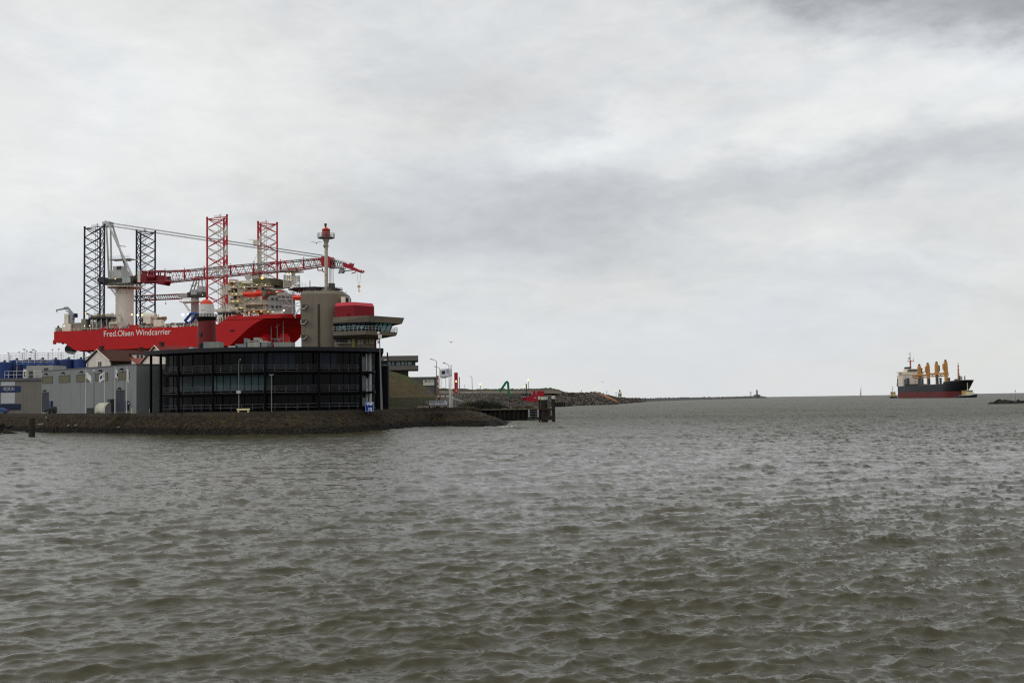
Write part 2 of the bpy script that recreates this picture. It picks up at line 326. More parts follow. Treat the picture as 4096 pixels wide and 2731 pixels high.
    b3 = t.nodes.new('ShaderNodeBump'); b3.inputs['Strength'].default_value = 1; gm = t.nodes.new('ShaderNodeMapRange'); gm.inputs[1].default_value = .35; gm.inputs[2].default_value = .65; gm.inputs[3].default_value = .25; gm.inputs[4].default_value = 1.6; L(nse(.035, 5, (.25, 1, 1), .05, .65), gm.inputs[0]); gq = t.nodes.new('ShaderNodeMath'); gq.operation = 'MULTIPLY'; L(gm.outputs[0], gq.inputs[0]); L(ymap(30, 350, .03, .65), gq.inputs[1]); L(gq.outputs[0], b3.inputs['Distance']); L(nse(.35, 4, (.5, 1, 1), .1, .6), b3.inputs['Height']); L(b2.outputs[0], b3.inputs['Normal'])
    L(ymap(40, 300, .12, .4), b.inputs['Roughness'])
    L(b3.outputs[0], b.inputs['Normal']); me.materials.append(m)
build_water()

# ================================================================ TERRAIN
def loft(name, curves, nu, nv, mat, amp=.3, freq=.5, z0=None, kind='structure', rock=0, skirt=0, amps=None, **props):
    """surface through a row of world-space curves (front to back), broken up by noise"""
    cs = [[Vector(p) for p in c] for c in curves]; vs = []
    def along(c, t):
        k = t*(len(c)-1); i = min(int(k), len(c)-2); return c[i].lerp(c[i+1], k-i)
    seg = nv; rowsn = []
    for ci in range(len(cs)-1):
        for j in range(seg): rowsn.append((ci, j/seg))
    rowsn.append((len(cs)-2, 1.0))
    for ci, tv in rowsn:
        ap = amp if amps is None else amps[ci]*(1-tv)+amps[ci+1]*tv
        for i in range(nu+1):
            p = along(cs[ci], i/nu).lerp(along(cs[ci+1], i/nu), tv)
            q = p*freq; dz = noise.fractal(q, .9, 2.1, 5)*ap
            if rock:
                dd = noise.voronoi(p*rock)[0]; dz += (.45-dd[0])*ap*1.4
            vs.append((p.x+noise.noise(q*1.3+Vector((9, 0, 0)))*ap*.6, p.y+noise.noise(q*1.3+Vector((0, 9, 0)))*ap*.6, p.z+dz))
    n = nu+1; fs = [(j*n+i, j*n+i+1, (j+1)*n+i+1, (j+1)*n+i) for j in range(len(rowsn)-1) for i in range(nu)]
    b = MB(); b.add(vs, fs); o = b.build(name, mat, recalc=False)
    if o.data.polygons[len(fs)//2].normal.z < 0: o.data.flip_normals()
    if not rock: o.data.shade_smooth()
    o['kind'] = kind
    for k, v in props.items(): o[k] = v
    return o
def earth(name, c1, c2, c3, s1=.15, wet=None, s2=.6, a3=(.56, .68), bump=.8):
    """soil / rubble with patches of growth; optional dark tide band below a height"""
    m = bpy.data.materials.new(name); m.use_nodes = True; t = m.node_tree; L = t.links.new; b = t.nodes['Principled BSDF']; g = t.nodes.new('ShaderNodeNewGeometry')
    def nse(sc, det=8, rg=.65, off=0):
        mp = t.nodes.new('ShaderNodeMapping'); mp.inputs['Location'].default_value = (off, off, 0); L(g.outputs['Position'], mp.inputs[0])
        n = t.nodes.new('ShaderNodeTexNoise'); n.inputs['Scale'].default_value = sc; n.inputs['Detail'].default_value = det; n.inputs['Roughness'].default_value = rg; L(mp.outputs[0], n.inputs[0]); return n.outputs[0]
    def ramp(f, a, z): r = t.nodes.new('ShaderNodeMapRange'); r.inputs[1].default_value = a; r.inputs[2].default_value = z; L(f, r.inputs[0]); return r.outputs[0]
    def mix(f, a, c):
        x = t.nodes.new('ShaderNodeMix'); x.data_type = 'RGBA'; L(f, x.inputs[0])
        for i, v in ((6, a), (7, c)):
            if isinstance(v, tuple): x.inputs[i].default_value = tuple(lin(q) for q in v)+(1,)
            else: L(v, x.inputs[i])
        return x.outputs[2]
    c = mix(ramp(nse(s2), .4, .6), c1, c2); c = mix(ramp(nse(s1, off=30), *a3), c, c3); c = mix(ramp(nse(s2*6, 4, .7, 50), .60, .75), c, tuple(int(q*1.5) for q in c1)); c = mix(ramp(nse(s2*5, 4, .7, 80), .58, .72), c, tuple(int(q*.5) for q in c2))
    if wet:
        sp = t.nodes.new('ShaderNodeSeparateXYZ'); L(g.outputs['Position'], sp.inputs[0])
        ad = t.nodes.new('ShaderNodeMath'); ad.operation = 'MULTIPLY_ADD'; L(nse(.5, 5, .6, 10), ad.inputs[0]); ad.inputs[1].default_value = 1.2; L(sp.outputs[2], ad.inputs[2])
        c = mix(ramp(ad.outputs[0], wet[0]+.85, wet[0]+.45), c, wet[1])
    L(c, b.inputs['Base Color']); b.inputs['Roughness'].default_value = .9; b.inputs['Specular IOR Level'].default_value = .2
    bp = t.nodes.new('ShaderNodeBump'); bp.inputs['Strength'].default_value = bump; bp.inputs['Distance'].default_value = .3; L(nse(s2*3), bp.inputs['Height']); L(bp.outputs[0], b.inputs['Normal'])
    MATS[name] = m; return m
bank_m = earth('bank_rubble', (58, 49, 37), (34, 28, 20), (76, 63, 18), .55, (1.1, (15, 14, 12)), 1.1, a3=(.55, .68))
shore = [(-500, 1722), (0, 1722), (180, 1731), (360, 1732), (700, 1739), (1000, 1741), (1250, 1738), (1450, 1727), (1550, 1719), (1680, 1709), (1850, 1707), (1990, 1706), (2012, 1702)]
import bisect
def interp(pts, x):
    xs = [p[0] for p in pts]; i = max(1, min(len(xs)-1, bisect.bisect(xs, x))); a, b = pts[i-1], pts[i]; t = (x-a[0])/(b[0]-a[0]); return a[1]+(b[1]-a[1])*t
GZ = 3.95
c0 = []; c1_ = []; c2_ = []; c3_ = []; c4_ = []
for k in range(80):
    px = -500+(2012+500)*k/79; w = onz(px, interp(shore, px), 0.0); dx = w.x/w.y
    back = interp([(-500, 5), (700, 5), (1000, 6), (1400, 9), (1500, 12.5), (2100, 15)], px)
    tx = px if px < 1700 else px-(px-1700)*.42
    t_ = Vector((0, w.y+back, 0)); t_.x = (tx-2048)/F*t_.y
    base = Vector((w.x, w.y, 0)); topv = Vector((t_.x, t_.y, GZ-.75))
    n_ = (base-topv); n_.z = 0; n_.normalize()
    c0.append(base+n_*2.5+Vector((0, 0, -.8))); c1_.append(base); c2_.append(base.lerp(topv, .5)+Vector((0, 0, .1))); c3_.append(topv)
BANKTOP = c3_
hipt, hipb = c3_[-1], onz(2030, 1699, .05)
# close the right-hand end of the slope: front corner, tip, then the hidden return towards the dock
for cc, f in ((c0, 1.25), (c1_, 1.0), (c2_, .5), (c3_, 0)):
    base = hipb if f == 1 else (hipb+Vector((2, 1, -.8)) if f > 1 else hipt.lerp(hipb, f)+Vector((.3, .5, 0)))
    cc.append(base if f else hipt+Vector((.2, .4, 0)))
    cc.append(Vector((hipt.x+9*f-1.0, hipt.y+22, (GZ-.75)*(1-min(1, f)) if f <= 1 else -.8)))
loft('embankment', [c0, c1_, c2_, c3_], 900, 12, bank_m, .3, .55, rock=1.3, amps=[.2, .34, .3, .1])
# low concrete kerb wall along the top of the bank
kerb = MB(); kt = BANKTOP[:-2]
rs = []
for i, p in enumerate(kt):
    a = kt[max(0, i-1)]; b = kt[min(len(kt)-1, i+1)]; d_ = (b-a); d_.z = 0; d_.normalize(); nn = Vector((-d_.y, d_.x, 0))
    rs.append([p+Vector((0, 0, -.3)), p+Vector((0, 0, .62)), p+nn*.5+Vector((0, 0, .62)), p+nn*.5+Vector((0, 0, -.3))])
kerb.rings(rs); kwall = M('kerb_concrete', (58, 52, 44), .9, var=.3, scale=.8, bump=.5, streak=.6)
tag(kerb.build('retaining_wall', kwall), 'low dark weathered concrete wall running along the top of the bank', 'wall')
# flat quay top
gm = earth('quay_paving', (72, 68, 60), (60, 56, 50), (66, 62, 34), .08, None, .5)
gb = MB(); fr_ = [(p.x, p.y+.25, GZ-.15) for p in BANKTOP[:-2]]
poly = fr_+[(hipt.x+.5, hipt.y+3, GZ-.15), (-9.5, 274, GZ-.15), (-30, 320, GZ-.15), (-36, 430, GZ-.15), (-420, 430, GZ-.15), (-420, 245, GZ-.15)]
gb.add(poly, [tuple(range(len(poly)))]); gnd = gb.build('ground', gm, recalc=False)
bm = bmesh.new(); bm.from_mesh(gnd.data); bmesh.ops.triangulate(bm, faces=bm.faces[:]); bm.normal_update()
for f in bm.faces:
    if f.normal.z < 0: f.normal_flip()
bm.to_mesh(gnd.data); bm.free(); gnd['kind'] = 'structure'
def curve(pts, D, n=None):
    """pts: list of (px,py[,D]) -> world"""
    return [at(p[0], p[1], p[2] if len(p) > 2 else D) for p in pts]
rub = earth('rubble_slope', (70, 64, 56), (46, 41, 33), (58, 56, 26), .05, None, .35)
dune = earth('dune_grass', (62, 60, 40), (48, 46, 34), (86, 78, 50), .1, None, .5)
wallm = M('dyke_concrete', (128, 118, 104), .9, var=.15, scale=.3, streak=.3)
X_ = [1640, 1760, 1850, 1950, 2030, 2100, 2160, 2205]
def C(ys, D): return curve([(x, y, (D[i] if isinstance(D, list) else D)) for i, (x, y) in enumerate(zip(X_, ys))], 0)
A_ = C([1633, 1633, 1634, 1636, 1636.5, 1637, 1637, 1637], 279)
B_ = C([1625, 1625, 1626, 1626, 1624, 1622, 1622, 1624], [320, 320, 320, 320, 330, 360, 400, 520])
C_ = C([1612, 1612, 1610, 1606, 1600, 1606, 1608, 1612], [360, 360, 360, 370, 400, 560, 600, 640])
D_ = C([1592, 1590, 1586, 1580, 1580, 1590, 1594, 1598], [430, 430, 430, 440, 500, 700, 730, 760])
E_ = C([1575, 1573, 1573, 1573, 1573, 1574, 1576, 1578], [520, 520, 520, 560, 620, 800, 830, 860])
E2 = C([1574, 1572, 1572, 1572, 1572, 1573, 1575, 1577], [560, 560, 560, 600, 660, 860, 900, 940])
loft('rubble_slope', [A_, B_, C_, D_, E_, E2], 260, 9, rub, .6, .18, rock=.55, amps=[.1, .5, .9, .9, .4, .1])
# the concrete dyke wall and the dune behind it
XW = [(1640, 1572, 1559), (1760, 1571.5, 1559), (1900, 1571.5, 1561), (2050, 1571, 1560.5), (2150, 1571, 1559), (2200, 1570, 1556.5), (2235, 1571, 1561), (2262, 1574, 1569)]
wb = MB(); ws = []
for x, yb, yt in XW:
    D = 640 if x < 2000 else 640+(x-2000)*1.1
    p, q = at(x, yb+3, D), at(x, yt, D+4); ws.append([p, q, q+Vector((0, 3, 0)), p+Vector((0, 8, 0))])
wb.rings(ws); tag(wb.build('dyke_wall', wallm), 'long pale concrete dyke wall below the far dune crest', 'wall')
dc = [[], [], [], []]
for x, yb, yt in XW:
    D = 643 if x < 2000 else 643+(x-2000)*1.1
    tz = at(x, yt-4.5 if x < 2230 else yt-1, D+25)
    dc[0].append(at(x, yt+.5, D)); dc[1].append(tz); dc[2].append(tz+Vector((0, 60, -1))); dc[3].append(tz+Vector((0, 90, -9)))
loft('dune', dc, 300, 5, dune, .8, .12, amps=[.2, .9, .9, .2])
# rocky point with the sandy path
PX = [2195, 2225, 2273, 2316, 2357, 2382, 2414, 2460, 2510, 2560, 2610]
wl = [1627.5, 1626.5, 1625, 1622.6, 1621, 1620, 1619.5, 1617, 1613, 1609, 1603]
tp = [1570, 1569, 1570.6, 1569.5, 1569, 1566.5, 1577, 1586, 1590.5, 1592, 1596]
f0 = []; f1 = []; f2 = []; f3 = []; f4 = []
for x, a, b in zip(PX, wl, tp):
    w = onz(x, a, 0); D = w.y; T = at(x, b, D*1.12); mdl = w.lerp(T, .45); mdl.z = T.z*.42 if T.z > 0 else .5
    f0.append(w+Vector((0, -8, -2))); f1.append(w+Vector((0, 0, 1.0))); f2.append(mdl); f3.append(T); f4.append(T+Vector((0, 60, -6)))
point_m = earth('point_rubble', (68, 62, 54), (44, 40, 34), (56, 52, 30), .035, (.6, (26, 25, 24)), .22)
loft('rocky_point', [f0, f1, f2, f3, f4], 320, 8, point_m, 1.2, .12, rock=.32, amps=[.5, 1.2, 1.4, .6, .4])
sandm = earth('sand_path', (150, 104, 66), (120, 78, 52), (100, 80, 56), .2, None, .6)
pc0 = []; pc1 = []
for x, y0, y1, D in [(2385, 1573, 1569, 950), (2405, 1580, 1574.5, 955), (2425, 1590, 1580, 960), (2445, 1598, 1589, 970), (2462, 1605, 1598, 985), (2474, 1611, 1607, 1000)]:
    f = 1-.0; pc0.append(at(x, y0, D*.955)); pc1.append(at(x, y1, D*.985))
loft('sand_path', [pc0, pc1], 60, 6, sandm, .35, .3)
# far breakwater
bw = earth('breakwater_rock', (96, 96, 95), (78, 78, 78), (88, 88, 82), .02, None, .1)
g0 = []; g1 = []; g2 = []; g3 = []
for x, D, h in [(2520, 1500, 5.2), (2600, 1900, 6.0), (2713, 2500, 6.4), (2850, 3100, 6.6), (2950, 3700, 7.5), (3000, 3900, 8.6), (3035, 4050, 8.5), (3056, 4150, 5.5), (3064, 4200, 1)]:
    X0 = (x-2048)/F*D; g0.append((X0, D-25, -1)); g1.append((X0, D-8, h*.7)); g2.append((X0, D, h)); g3.append((X0, D+40, -1))
tag(loft('breakwater', [g0, g1, g2, g3], 500, 4, bw, 1.4, .06, rock=.15, amps=[.5, 1.5, 1.5, .5]), 'long low rock breakwater reaching out along the horizon', 'breakwater')
# small reef at the right edge
reefm = earth('reef_rock', (34, 33, 31), (22, 22, 21), (40, 38, 30), .1, None, .5)
h0 = []; h1 = []; h2 = []
for x, D, h in [(3942, 508, .0), (3960, 508, .9), (3985, 506, 1.5), (4012, 505, 2.1), (4040, 506, 1.4), (4075, 512, 1.3), (4110, 520, 1.7), (4250, 540, 1.8), (4600, 560, .5)]:
    X0 = (x-2048)/F*D; h0.append((X0, D-5, -.7)); h1.append((X0, D, h)); h2.append((X0, D+7, -.7))
tag(loft('reef', [h0, h1, h2], 220, 8, reefm, .9, .3, rock=.5, amps=[.3, 1, .3]), 'dark jagged rocks breaking the water at the right edge', 'rocks')
# rectangular steel dock
dock_m = M('sheet_pile_steel', (20, 17, 15), .8, var=.4, scale=.6, streak=.5); capm = M('dock_cap', (96, 92, 76), .9, var=.2)
DF = Frame(at(1885, 1683, 276).x, 276, 0, 0); xr = DF.hit(2163, 1660)[0]
dk = thing('dock', 'black sheet pile dock with white ladders beyond the end of the bank', 'dock', DF)
b = MB(); n_ = 60
prof = []
for i in range(n_): x = xr*i/(n_-1); prof.append((x, 0 if i % 4 in (0, 1) else .35))
b.prism(prof+[(xr, 20), (0, 20)], -2, 2.72); b.build('sheet_piling', dock_m, dk)
b = MB(); b.box(-.2, xr+.2, -.25, 1.2, 2.7, 2.95); b.build('coping', capm, dk)
for px in (2116, 2152):
    x = DF.hit(px, 1660)[0]; b = MB(); b.box(x-.12, x+.12, -.6, -.25, .8, 2.7); b.build('fender', lgrey, dk)
for px in (2125, 2140):
    x = DF.hit(px, 1660)[0]; b = MB()
    for k in range(6): b.bar((x-.8, -.45, .3+k*.4), (x+.8, -.45, .3+k*.4), .05, 4)
    b.build('ladder', mgrey, dk)
# second small dock farther away
DF = Frame(at(2130, 1626, 790).x, 790, 0, 0); xr = DF.hit(2262, 1620)[0]
b = MB(); b.box(0, xr, 0, 20, -1, 3.2); b2 = MB()
for k in range(14): b2.box(xr*k/14, xr*k/14+.5, -.3, 0, -1, 3)
t = thing('quay_wall', 'dark quay wall at the waterline in front of the red building', 'quay', DF); b.build('wall', dock_m, t); b2.build('fender_timbers', dgrey, t)
# mooring dolphins at the dock's end
wood = M('wet_timber', (44, 38, 32), .9, var=.4, scale=1.2, streak=.5, bump=.5); wpaint = M('pile_cap_white', (188, 184, 170), .7, var=.1)
def pile(b, px, w, ytop, ybot, D, mi=0):
    x = (px-2048)/F*D; zt = at(px, ytop, D).z; zb = -2; b.bar((x, D, zb), (x, D, zt), w/2, 12, mi=mi); return x, zt
for lab, lst, D in (('cluster of thick dark timber mooring piles with one broad white cap', [(2168, 1586, 1.0), (2178, 1585.6, 1.0), (2173, 1586, 1.0)], 257),
                    ('slim mooring pile with a tall white cap standing right of the cluster', [(2209.5, 1582, .75)], 257), ('thin mooring pile with a small white cap left of the cluster', [(2153, 1585, .42)], 257)):
    x0 = (lst[0][0]-2048)/F*D; t = thing('mooring_dolphin', lab, 'mooring pile', loc=(x0, D, 0), group='mooring piles at the dock end')
    b = MB(); cb = MB()
    for i, (px, yt, w) in enumerate(lst):
        x = (px-2048)/F*D-x0; zt = at(px, yt, D).z; yy = (-.3, .2, .8)[i]
        b.bar((x, yy, -2), (x, yy, zt-.75), w/2, 14); cb.bar((x, yy, zt-.75), (x, yy, zt), w/2+.06, 14)
    b.build('pile', wood, t); cb.build('cap', wpaint, t)
    if len(lst) == 3:
        e = MB(); e.box(-.5, 2.6, -.9, 1.0, .35, 1.35); e.box(-1, 2.7, -.9, -.5, 2.7, 3.1); e.build('crossbeam', wood, t)
# left-hand piles and wrecked timbers
for px, w, yt, yb, lab in ((127, 1.1, 1668, 1746, 'thickest dark timber pile standing in the water at left'), (108, .5, 1711, 1731, 'short dark stump just left of the thick pile'),
                       (212, .45, 1709, 1731, 'left stump of the close pair by the bank'), (226, .45, 1702, 1731, 'taller right stump of the close pair by the bank')):
    w0 = onz(px, yb, 0); b = MB(); zt = at(px, yt, w0.y).z; b.lathe((0, 0, -2), [(w/2, 0), (w/2*.97, zt*.5+2), (w/2*.9, zt+1.8), (w/2*.6, zt+2)], 14)
    o = b.build('timber_pile', wood); o.location = (w0.x, w0.y, 0); tag(o, lab, 'timber pile', 'old timber piles by the bank')
w0 = onz(20, 1735, 0); b = MB()
for p, q, r in (((-4, 0, -.5), (1.0, 1, 1.6), .3), ((-3, 1, 1.8), (3.4, -1, -.3), .22), ((-2, 0, .9), (1.5, 0, -.2), .25), ((-3, -.4, .2), (-.5, .3, 2.1), .35), ((-5, 0, 1.5), (-.4, .5, 1.6), .4), ((-1.2, 0, -.5), (-1.0, 0, 1.4), .28)):
    b.bar(p, q, r, 8)
o = b.build('wrecked_jetty', wood); o.location = w0; tag(o, 'collapsed dark jetty timbers at the left edge of the water', 'wreckage')
# ================================================================ JACK-UP INSTALLATION VESSEL
S = Frame(-258.6, 620, 0, -15.8)
VES = thing('jackup_ship', 'red offshore jack-up ship raised on lattice legs with a long crane boom', 'ship', S)
hullm = M('hull_red', (178, 17, 22), .5, var=.10, scale=.08, streak=.12, spec=.25)
hullw = M('hull_shadow_red', (190, 24, 30), .5, var=.10, scale=.08, streak=.15)
bootm = black
zb = S.hit(*ZA(850, 1470))[1]; zsb = S.hit(*ZA(200, 1241))[1]; zd = S.hit(*ZA(200, 952))[1]
u_kb = S.hit(*Z2(430, 1480))[0]; zband = S.hit(*Z2(700, 1190))[1]; u_kt = S.hit(*Z2(800, 1190))[0]
zfc = S.hit(*Z2(700, 1148))[1]; u_f0 = S.hit(*Z2(290, 1270))[0]; u_f1 = S.hit(*Z2(440, 1150))[0]
u_st = S.hit(*ZA(700, 1460))[0]; u_s1 = S.hit(*ZA(350, 1241))[0]
B_ = 50.0
def outline(us0, us, ue, q, z, n=14, in_=0.0, kn=0):
    h = B_/2; st = [(us0, in_), ((us0*2+us)/3, in_), ((us0+us*2)/3, in_)]
    cv = []
    for i in range(n+1):
        a = pi/2*i/n; e1 = ((ue-us)*math.sin(a), h-(h-in_)*max(0, math.cos(a))**q); s_ = i/n; e2 = ((ue-us)*s_, in_+(h-in_)*(1-(1-s_)**1.55)); cv.append((us+e1[0]*(1-kn)+e2[0]*kn, e1[1]*(1-kn)+e2[1]*kn))
    side = st+cv; port = [(u, B_-v) for u, v in side[:-1]][::-1]
    return [(u, v, z) for u, v in side+port]
def kc(t): return .84*t+.16*min(1, t)**8
def stern_u(z):
    if z >= zsb: return 0.0
    t = (zsb-z)/(zsb-zb); return u_s1+(u_st-u_s1)*(t**1.0) if t > .02 else u_s1
hb = MB(); rsx = []
levels = [zb, zb+.6]+[zb+(zsb-zb)*t for t in (.3, .5, .75, .97)]+[zsb, (zsb+zd)/2, zd]
for z in levels:
    t = (z-zb)/(zband-zb); us = u_kb+(u_kt-u_kb)*kc(t); ue = 131+16*min(1, t*1.1)**.6; su = stern_u(z) if z > zb else u_st+2
    rsx.append(outline(su, us, ue, 2.3-1.1*min(1, t), z, in_=.9 if z == zb else 0, kn=max(0, 1-.75*t)))
hb.rings(rsx); hull = smooth_by(hb.build('hull', hullm, VES), 15)
# raised forecastle: lower flare then the fuller bulwark band
hb = MB(); rr_ = []
for z, q, e, fu in ((zd+.02, 1.1, 147.5, 0), (zband-.02, .95, 149, .65)):
    t = (z-zb)/(zband-zb); us = u_kb+(u_kt-u_kb)*kc(t); rr_.append(outline(u_f0+(u_f1-u_f0)*fu, us, e, q, z, kn=max(0, 1-.75*t)))
hb.rings(rr_, cap=True); fo = smooth_by(hb.build('forecastle', hullm, VES), 24)
hb = MB(); rr_ = []
for z, q, e, fu in ((zband, .62, 151, .66), (zfc, .6, 152.5, 1)): rr_.append(outline(u_f0+(u_f1-u_f0)*fu, u_kt+6, e, q, z, in_=-.25))
hb.rings(rr_, cap=True); smooth_by(hb.build('bulwark', hullm, VES), 24)
def SP(px, py, v): x, z = S.hit(px, py, v); return Vector((x, v, z))
lettering = M('lettering_white', (236, 226, 220), .6, var=.04)
p = SP(*Z1(690, 1378), 0); q_ = SP(*Z1(1388, 1346), 0)
text('lettering', 'Fred.Olsen Windcarrier', lettering, VES, (p.x, -.12, p.z+.1), 3.25, width=q_.x-p.x, ext=.05, bold=0)
p = SP(*Z2(585, 1168), 0); q_ = SP(*Z2(748, 1168), 0)
text('lettering', 'BLUE TERN', lettering, VES, (p.x, -.42, p.z+.1), 1.45, width=q_.x-p.x, ext=.05, bold=.03)
b = MB()
for a, c in ((60, 1), (1370, 1)): pass
pz = SP(*ZA(1370, 1120), 0)
b.box(pz.x-.12, pz.x+.12, -.04, .05, zb+.5, zd-1)
b.build('hull_seam', dgrey, VES)
# fender / fitting specks and anchor gear on the bow
b = MB()
for x, y in ((690, 1275),): pass
for px, py, w, h in ((*Z4(1240, 70), 2.4, .6), (*Z2(1000, 1166), 1.2, .5), (*Z2(1030, 1166), .8, .5), (*Z2(500, 1166), .8, .5)):
    q_ = SP(px, py, 0); b = MB(); b.box(q_.x-w/2, q_.x+w/2, -.4, .1, q_.z-h/2, q_.z+h/2); b.build('hull_opening', black, VES)
def prof_b(z, u):
    """inner edge of the lower hull at height z (v of the surface)"""
    t = (z-zb)/(zband-zb); us = u_kb+(u_kt-u_kb)*kc(max(0, t)); ue = 139+9*min(1, max(0, t)*1.2)**.6
    if u <= us: return 0
    s = min(1, (u-us)/(ue-us)); c = math.sqrt(max(0, 1-s*s)); return B_/2-B_/2*c**1.25
b = MB()
for px in (Z2(875, 0)[0], Z2(937, 0)[0], Z2(1000, 0)[0]):
    v = 7; t0 = SP(px, Z2(0, 1195)[1], v); t1 = SP(px, Z2(0, 1470)[1], v); b.bar((t0.x, v, t0.z), (t0.x, v, zb+1.5), .22, 6)
p0 = SP(Z2(875, 0)[0], Z2(0, 1398)[1], 7); p1 = SP(Z2(1000, 0)[0], Z2(0, 1398)[1], 7); b.bar(p0, p1, .2, 6); b.bar(p0+Vector((0, 0, -4)), p0+Vector((3, 0, 0)), .2, 6); b.bar(p1+Vector((0, 0, -4)), p1+Vector((-3, 0, 0)), .2, 6)
b.build('bow_ladder_frame', mgrey, VES)
for du in (810, 905):
    q_ = SP(*Z2(du+30, 1235), 8); b = MB(); b.bar(q_+Vector((0, 0, 2)), q_+Vector((0, 0, -2.5)), .35, 6); b.bar(q_+Vector((-2, 0, -.5)), q_+Vector((0, 0, -3)), .5, 6); b.bar(q_+Vector((2, 0, -.5)), q_+Vector((0, 0, -3)), .5, 6)
    b.build('anchor', hullm, VES)
# bow bulb / skeg columns under the flare
for uu, w in ((126, 5), (137, 3.4)):
    b = MB(); b.lathe((uu, 12, zb-.6), [(w, 0), (w*1.05, 1), (w*.95, 5.5), (w*.6, 7.5)], 16); smooth_by(b.build('thruster_fairing', hullm, VES))
# stern thruster, rudder bits, stern roller
p = SP(*ZA(545, 1415), 6); b = MB(); b.lathe((0, 0, 0), [(2.0, -2.2), (2.75, -2.2), (2.6, 2.2), (2.1, 2.2)], 26)
b.lathe((0, 0, 0), [(.6, -1.6), (.8, 0), (.3, 2.4)], 12)
for k in range(4):
    a = k*pi/2+.5; b.bar((0, 0, .3), (2.2*math.cos(a), 2.2*math.sin(a), .3), .4, 5, r2=.6)
for i, v in enumerate(b.v): b.v[i] = (v[0]+0, -v[2]*.9, v[1])
o = b.build('stern_thruster', black, VES); smooth_by(o); o.location = (p.x, 6, p.z); o.rotation_euler = (0, 0, R(4))
b = MB(); q_ = SP(*ZA(60, 1200), 0); b.bar((q_.x-.6, 2, q_.z), (q_.x-.6, 47, q_.z), .7, 8); b.box(-1.5, 0, 1, 2, zsb-.8, zsb+.6); b.box(4.5, 5.4, 1, 2, zsb-.9, zsb); b.box(12, 12.7, 1, 2, zsb-.7, zsb); b.build('stern_roller', hullm, VES)
# ---- legs
navy = M('leg_navy', (30, 38, 54), .5, var=.15, scale=.4); lred = M('leg_red', (176, 28, 40), .5, var=.15, scale=.4); lwhite = M('leg_white', (190, 184, 176), .5, var=.12, scale=.4)
def leg(pxs, ytop, v0, mirror, cols, colr, v_off):
    """three chord triangular lattice leg; pxs = photo x of the chords near the top"""
    zt = S.hit(pxs[0], ytop, v0)[1]; ch = []
    for px, dv in zip(pxs, v_off):
        py = ytop; x, _ = S.hit(px, py, v0+dv); ch.append(Vector((x, v0+dv, 0)))
    b = MB(); bay = 5.35; nb = int((zt+2)/bay)
    for i in range(3):
        j = (i+1) % 3
        for k in range(nb):
            z1 = zt-k*bay; z0 = z1-bay; mc = cols[k % len(cols)]; m2 = colr[i] if colr[i] is not None else mc
            a, c = ch[i], ch[j]
            b.bar(a+Vector((0, 0, z0)), a+Vector((0, 0, z1)), .52, 8, mi=m2)
            if z0 < zb-2 and k % 1 == 0 and z1 < zb-12: continue
            b.bar(a+Vector((0, 0, z0)), c+Vector((0, 0, z1)), .23, 5, mi=mc); b.bar(c+Vector((0, 0, z0)), a+Vector((0, 0, z1)), .23, 5, mi=mc)
            if k == 0: b.bar(a+Vector((0, 0, z1-.3)), c+Vector((0, 0, z1-.3)), .24, 5, mi=mc)
        b.bar(ch[i]+Vector((0, 0, -3)), ch[i]+Vector((0, 0, zt-nb*bay)), .44, 8, mi=cols[0])
        b.bar(ch[i]+Vector((0, 0, zt)), ch[i]+Vector((0, 0, zt+.9)), .6, 8, mi=cols[0])
    cx = sum((c for c in ch), Vector())/3
    for dx in (-.7, .7): b.bar(cx+Vector((dx, 0, zd)), cx+Vector((dx, 0, zt)), .13, 5, mi=cols[-1])
    b.rail([cx+Vector((-2.5, -1, zt)), cx+Vector((2.5, -1, zt))], 1.3, .07, (1, .5), 1.2, mi=cols[0])
    b.bar(cx+Vector((.5, 0, zt)), cx+Vector((.5, 0, zt+2.4)), .22, 6, mi=cols[0])
    b.build('leg', [navy, lred, lwhite], VES, recalc=False)
    return ch, zt
X1 = lambda x: Z1(x, 0)[0]; X2 = lambda x: Z2(x, 0)[0]
# starboard pair (near), port pair (far)
leg((X1(493), X1(655), X1(700)), Z1(0, 228)[1], 4, 0, (0,), (None, None, None), (3.5, 10.5, 0))
leg((X2(205), X2(380), X2(412)), Z2(0, 130)[1], 4, 0, (1, 2, 1, 2), (1, None, None), (3.5, 10.5, 0))
leg((X1(1035), X1(1078), X1(1230)), Z1(0, 275)[1], 35, 1, (0,), (None, None, None), (0, 10.5, 7))
leg((X2(737), X2(765), X2(936)), Z2(0, 185)[1], 35, 1, (1, 2, 1, 2), (1, None, 1), (0, 10.5, 7))
# ---- main crane
craneg = M('crane_grey', (188, 188, 186), .5, var=.1, streak=.12); slew = M('slew_dark', (62, 62, 60), .6, var=.2)
boomr = M('boom_red', (150, 22, 38), .5, var=.15); boomg = M('boom_grey', (140, 138, 138), .5, var=.15)
VC = 18
pl = SP(*Z1(833, 1000), VC); pr_ = SP(*Z1(990, 1000), VC); cx = (pl.x+pr_.x)/2; rad = (pr_.x-pl.x)/2
CR = smooth_by((lambda b: (b.lathe((cx, VC, 0), [(rad*1.02, zd), (rad*1.02, zd+3), (rad, zd+4), (rad, SP(*Z1(900, 885), VC).z)], 32), b.build('main_crane', M('crane_column', (216, 209, 196), .5, var=.06, streak=.1), VES))[1])(MB()))
b = MB(); zs0 = SP(*Z1(0, 885), VC).z; zs1 = SP(*Z1(0, 845), VC).z; zs2 = SP(*Z1(0, 820), VC).z
b.lathe((cx, VC, 0), [(rad*1.04, zs0), (rad*1.1, zs0+.5), (rad*1.1, zs1), (rad*1.0, zs1+.2), (rad, zs2)], 32); b.build('slewing_ring', slew, CR)
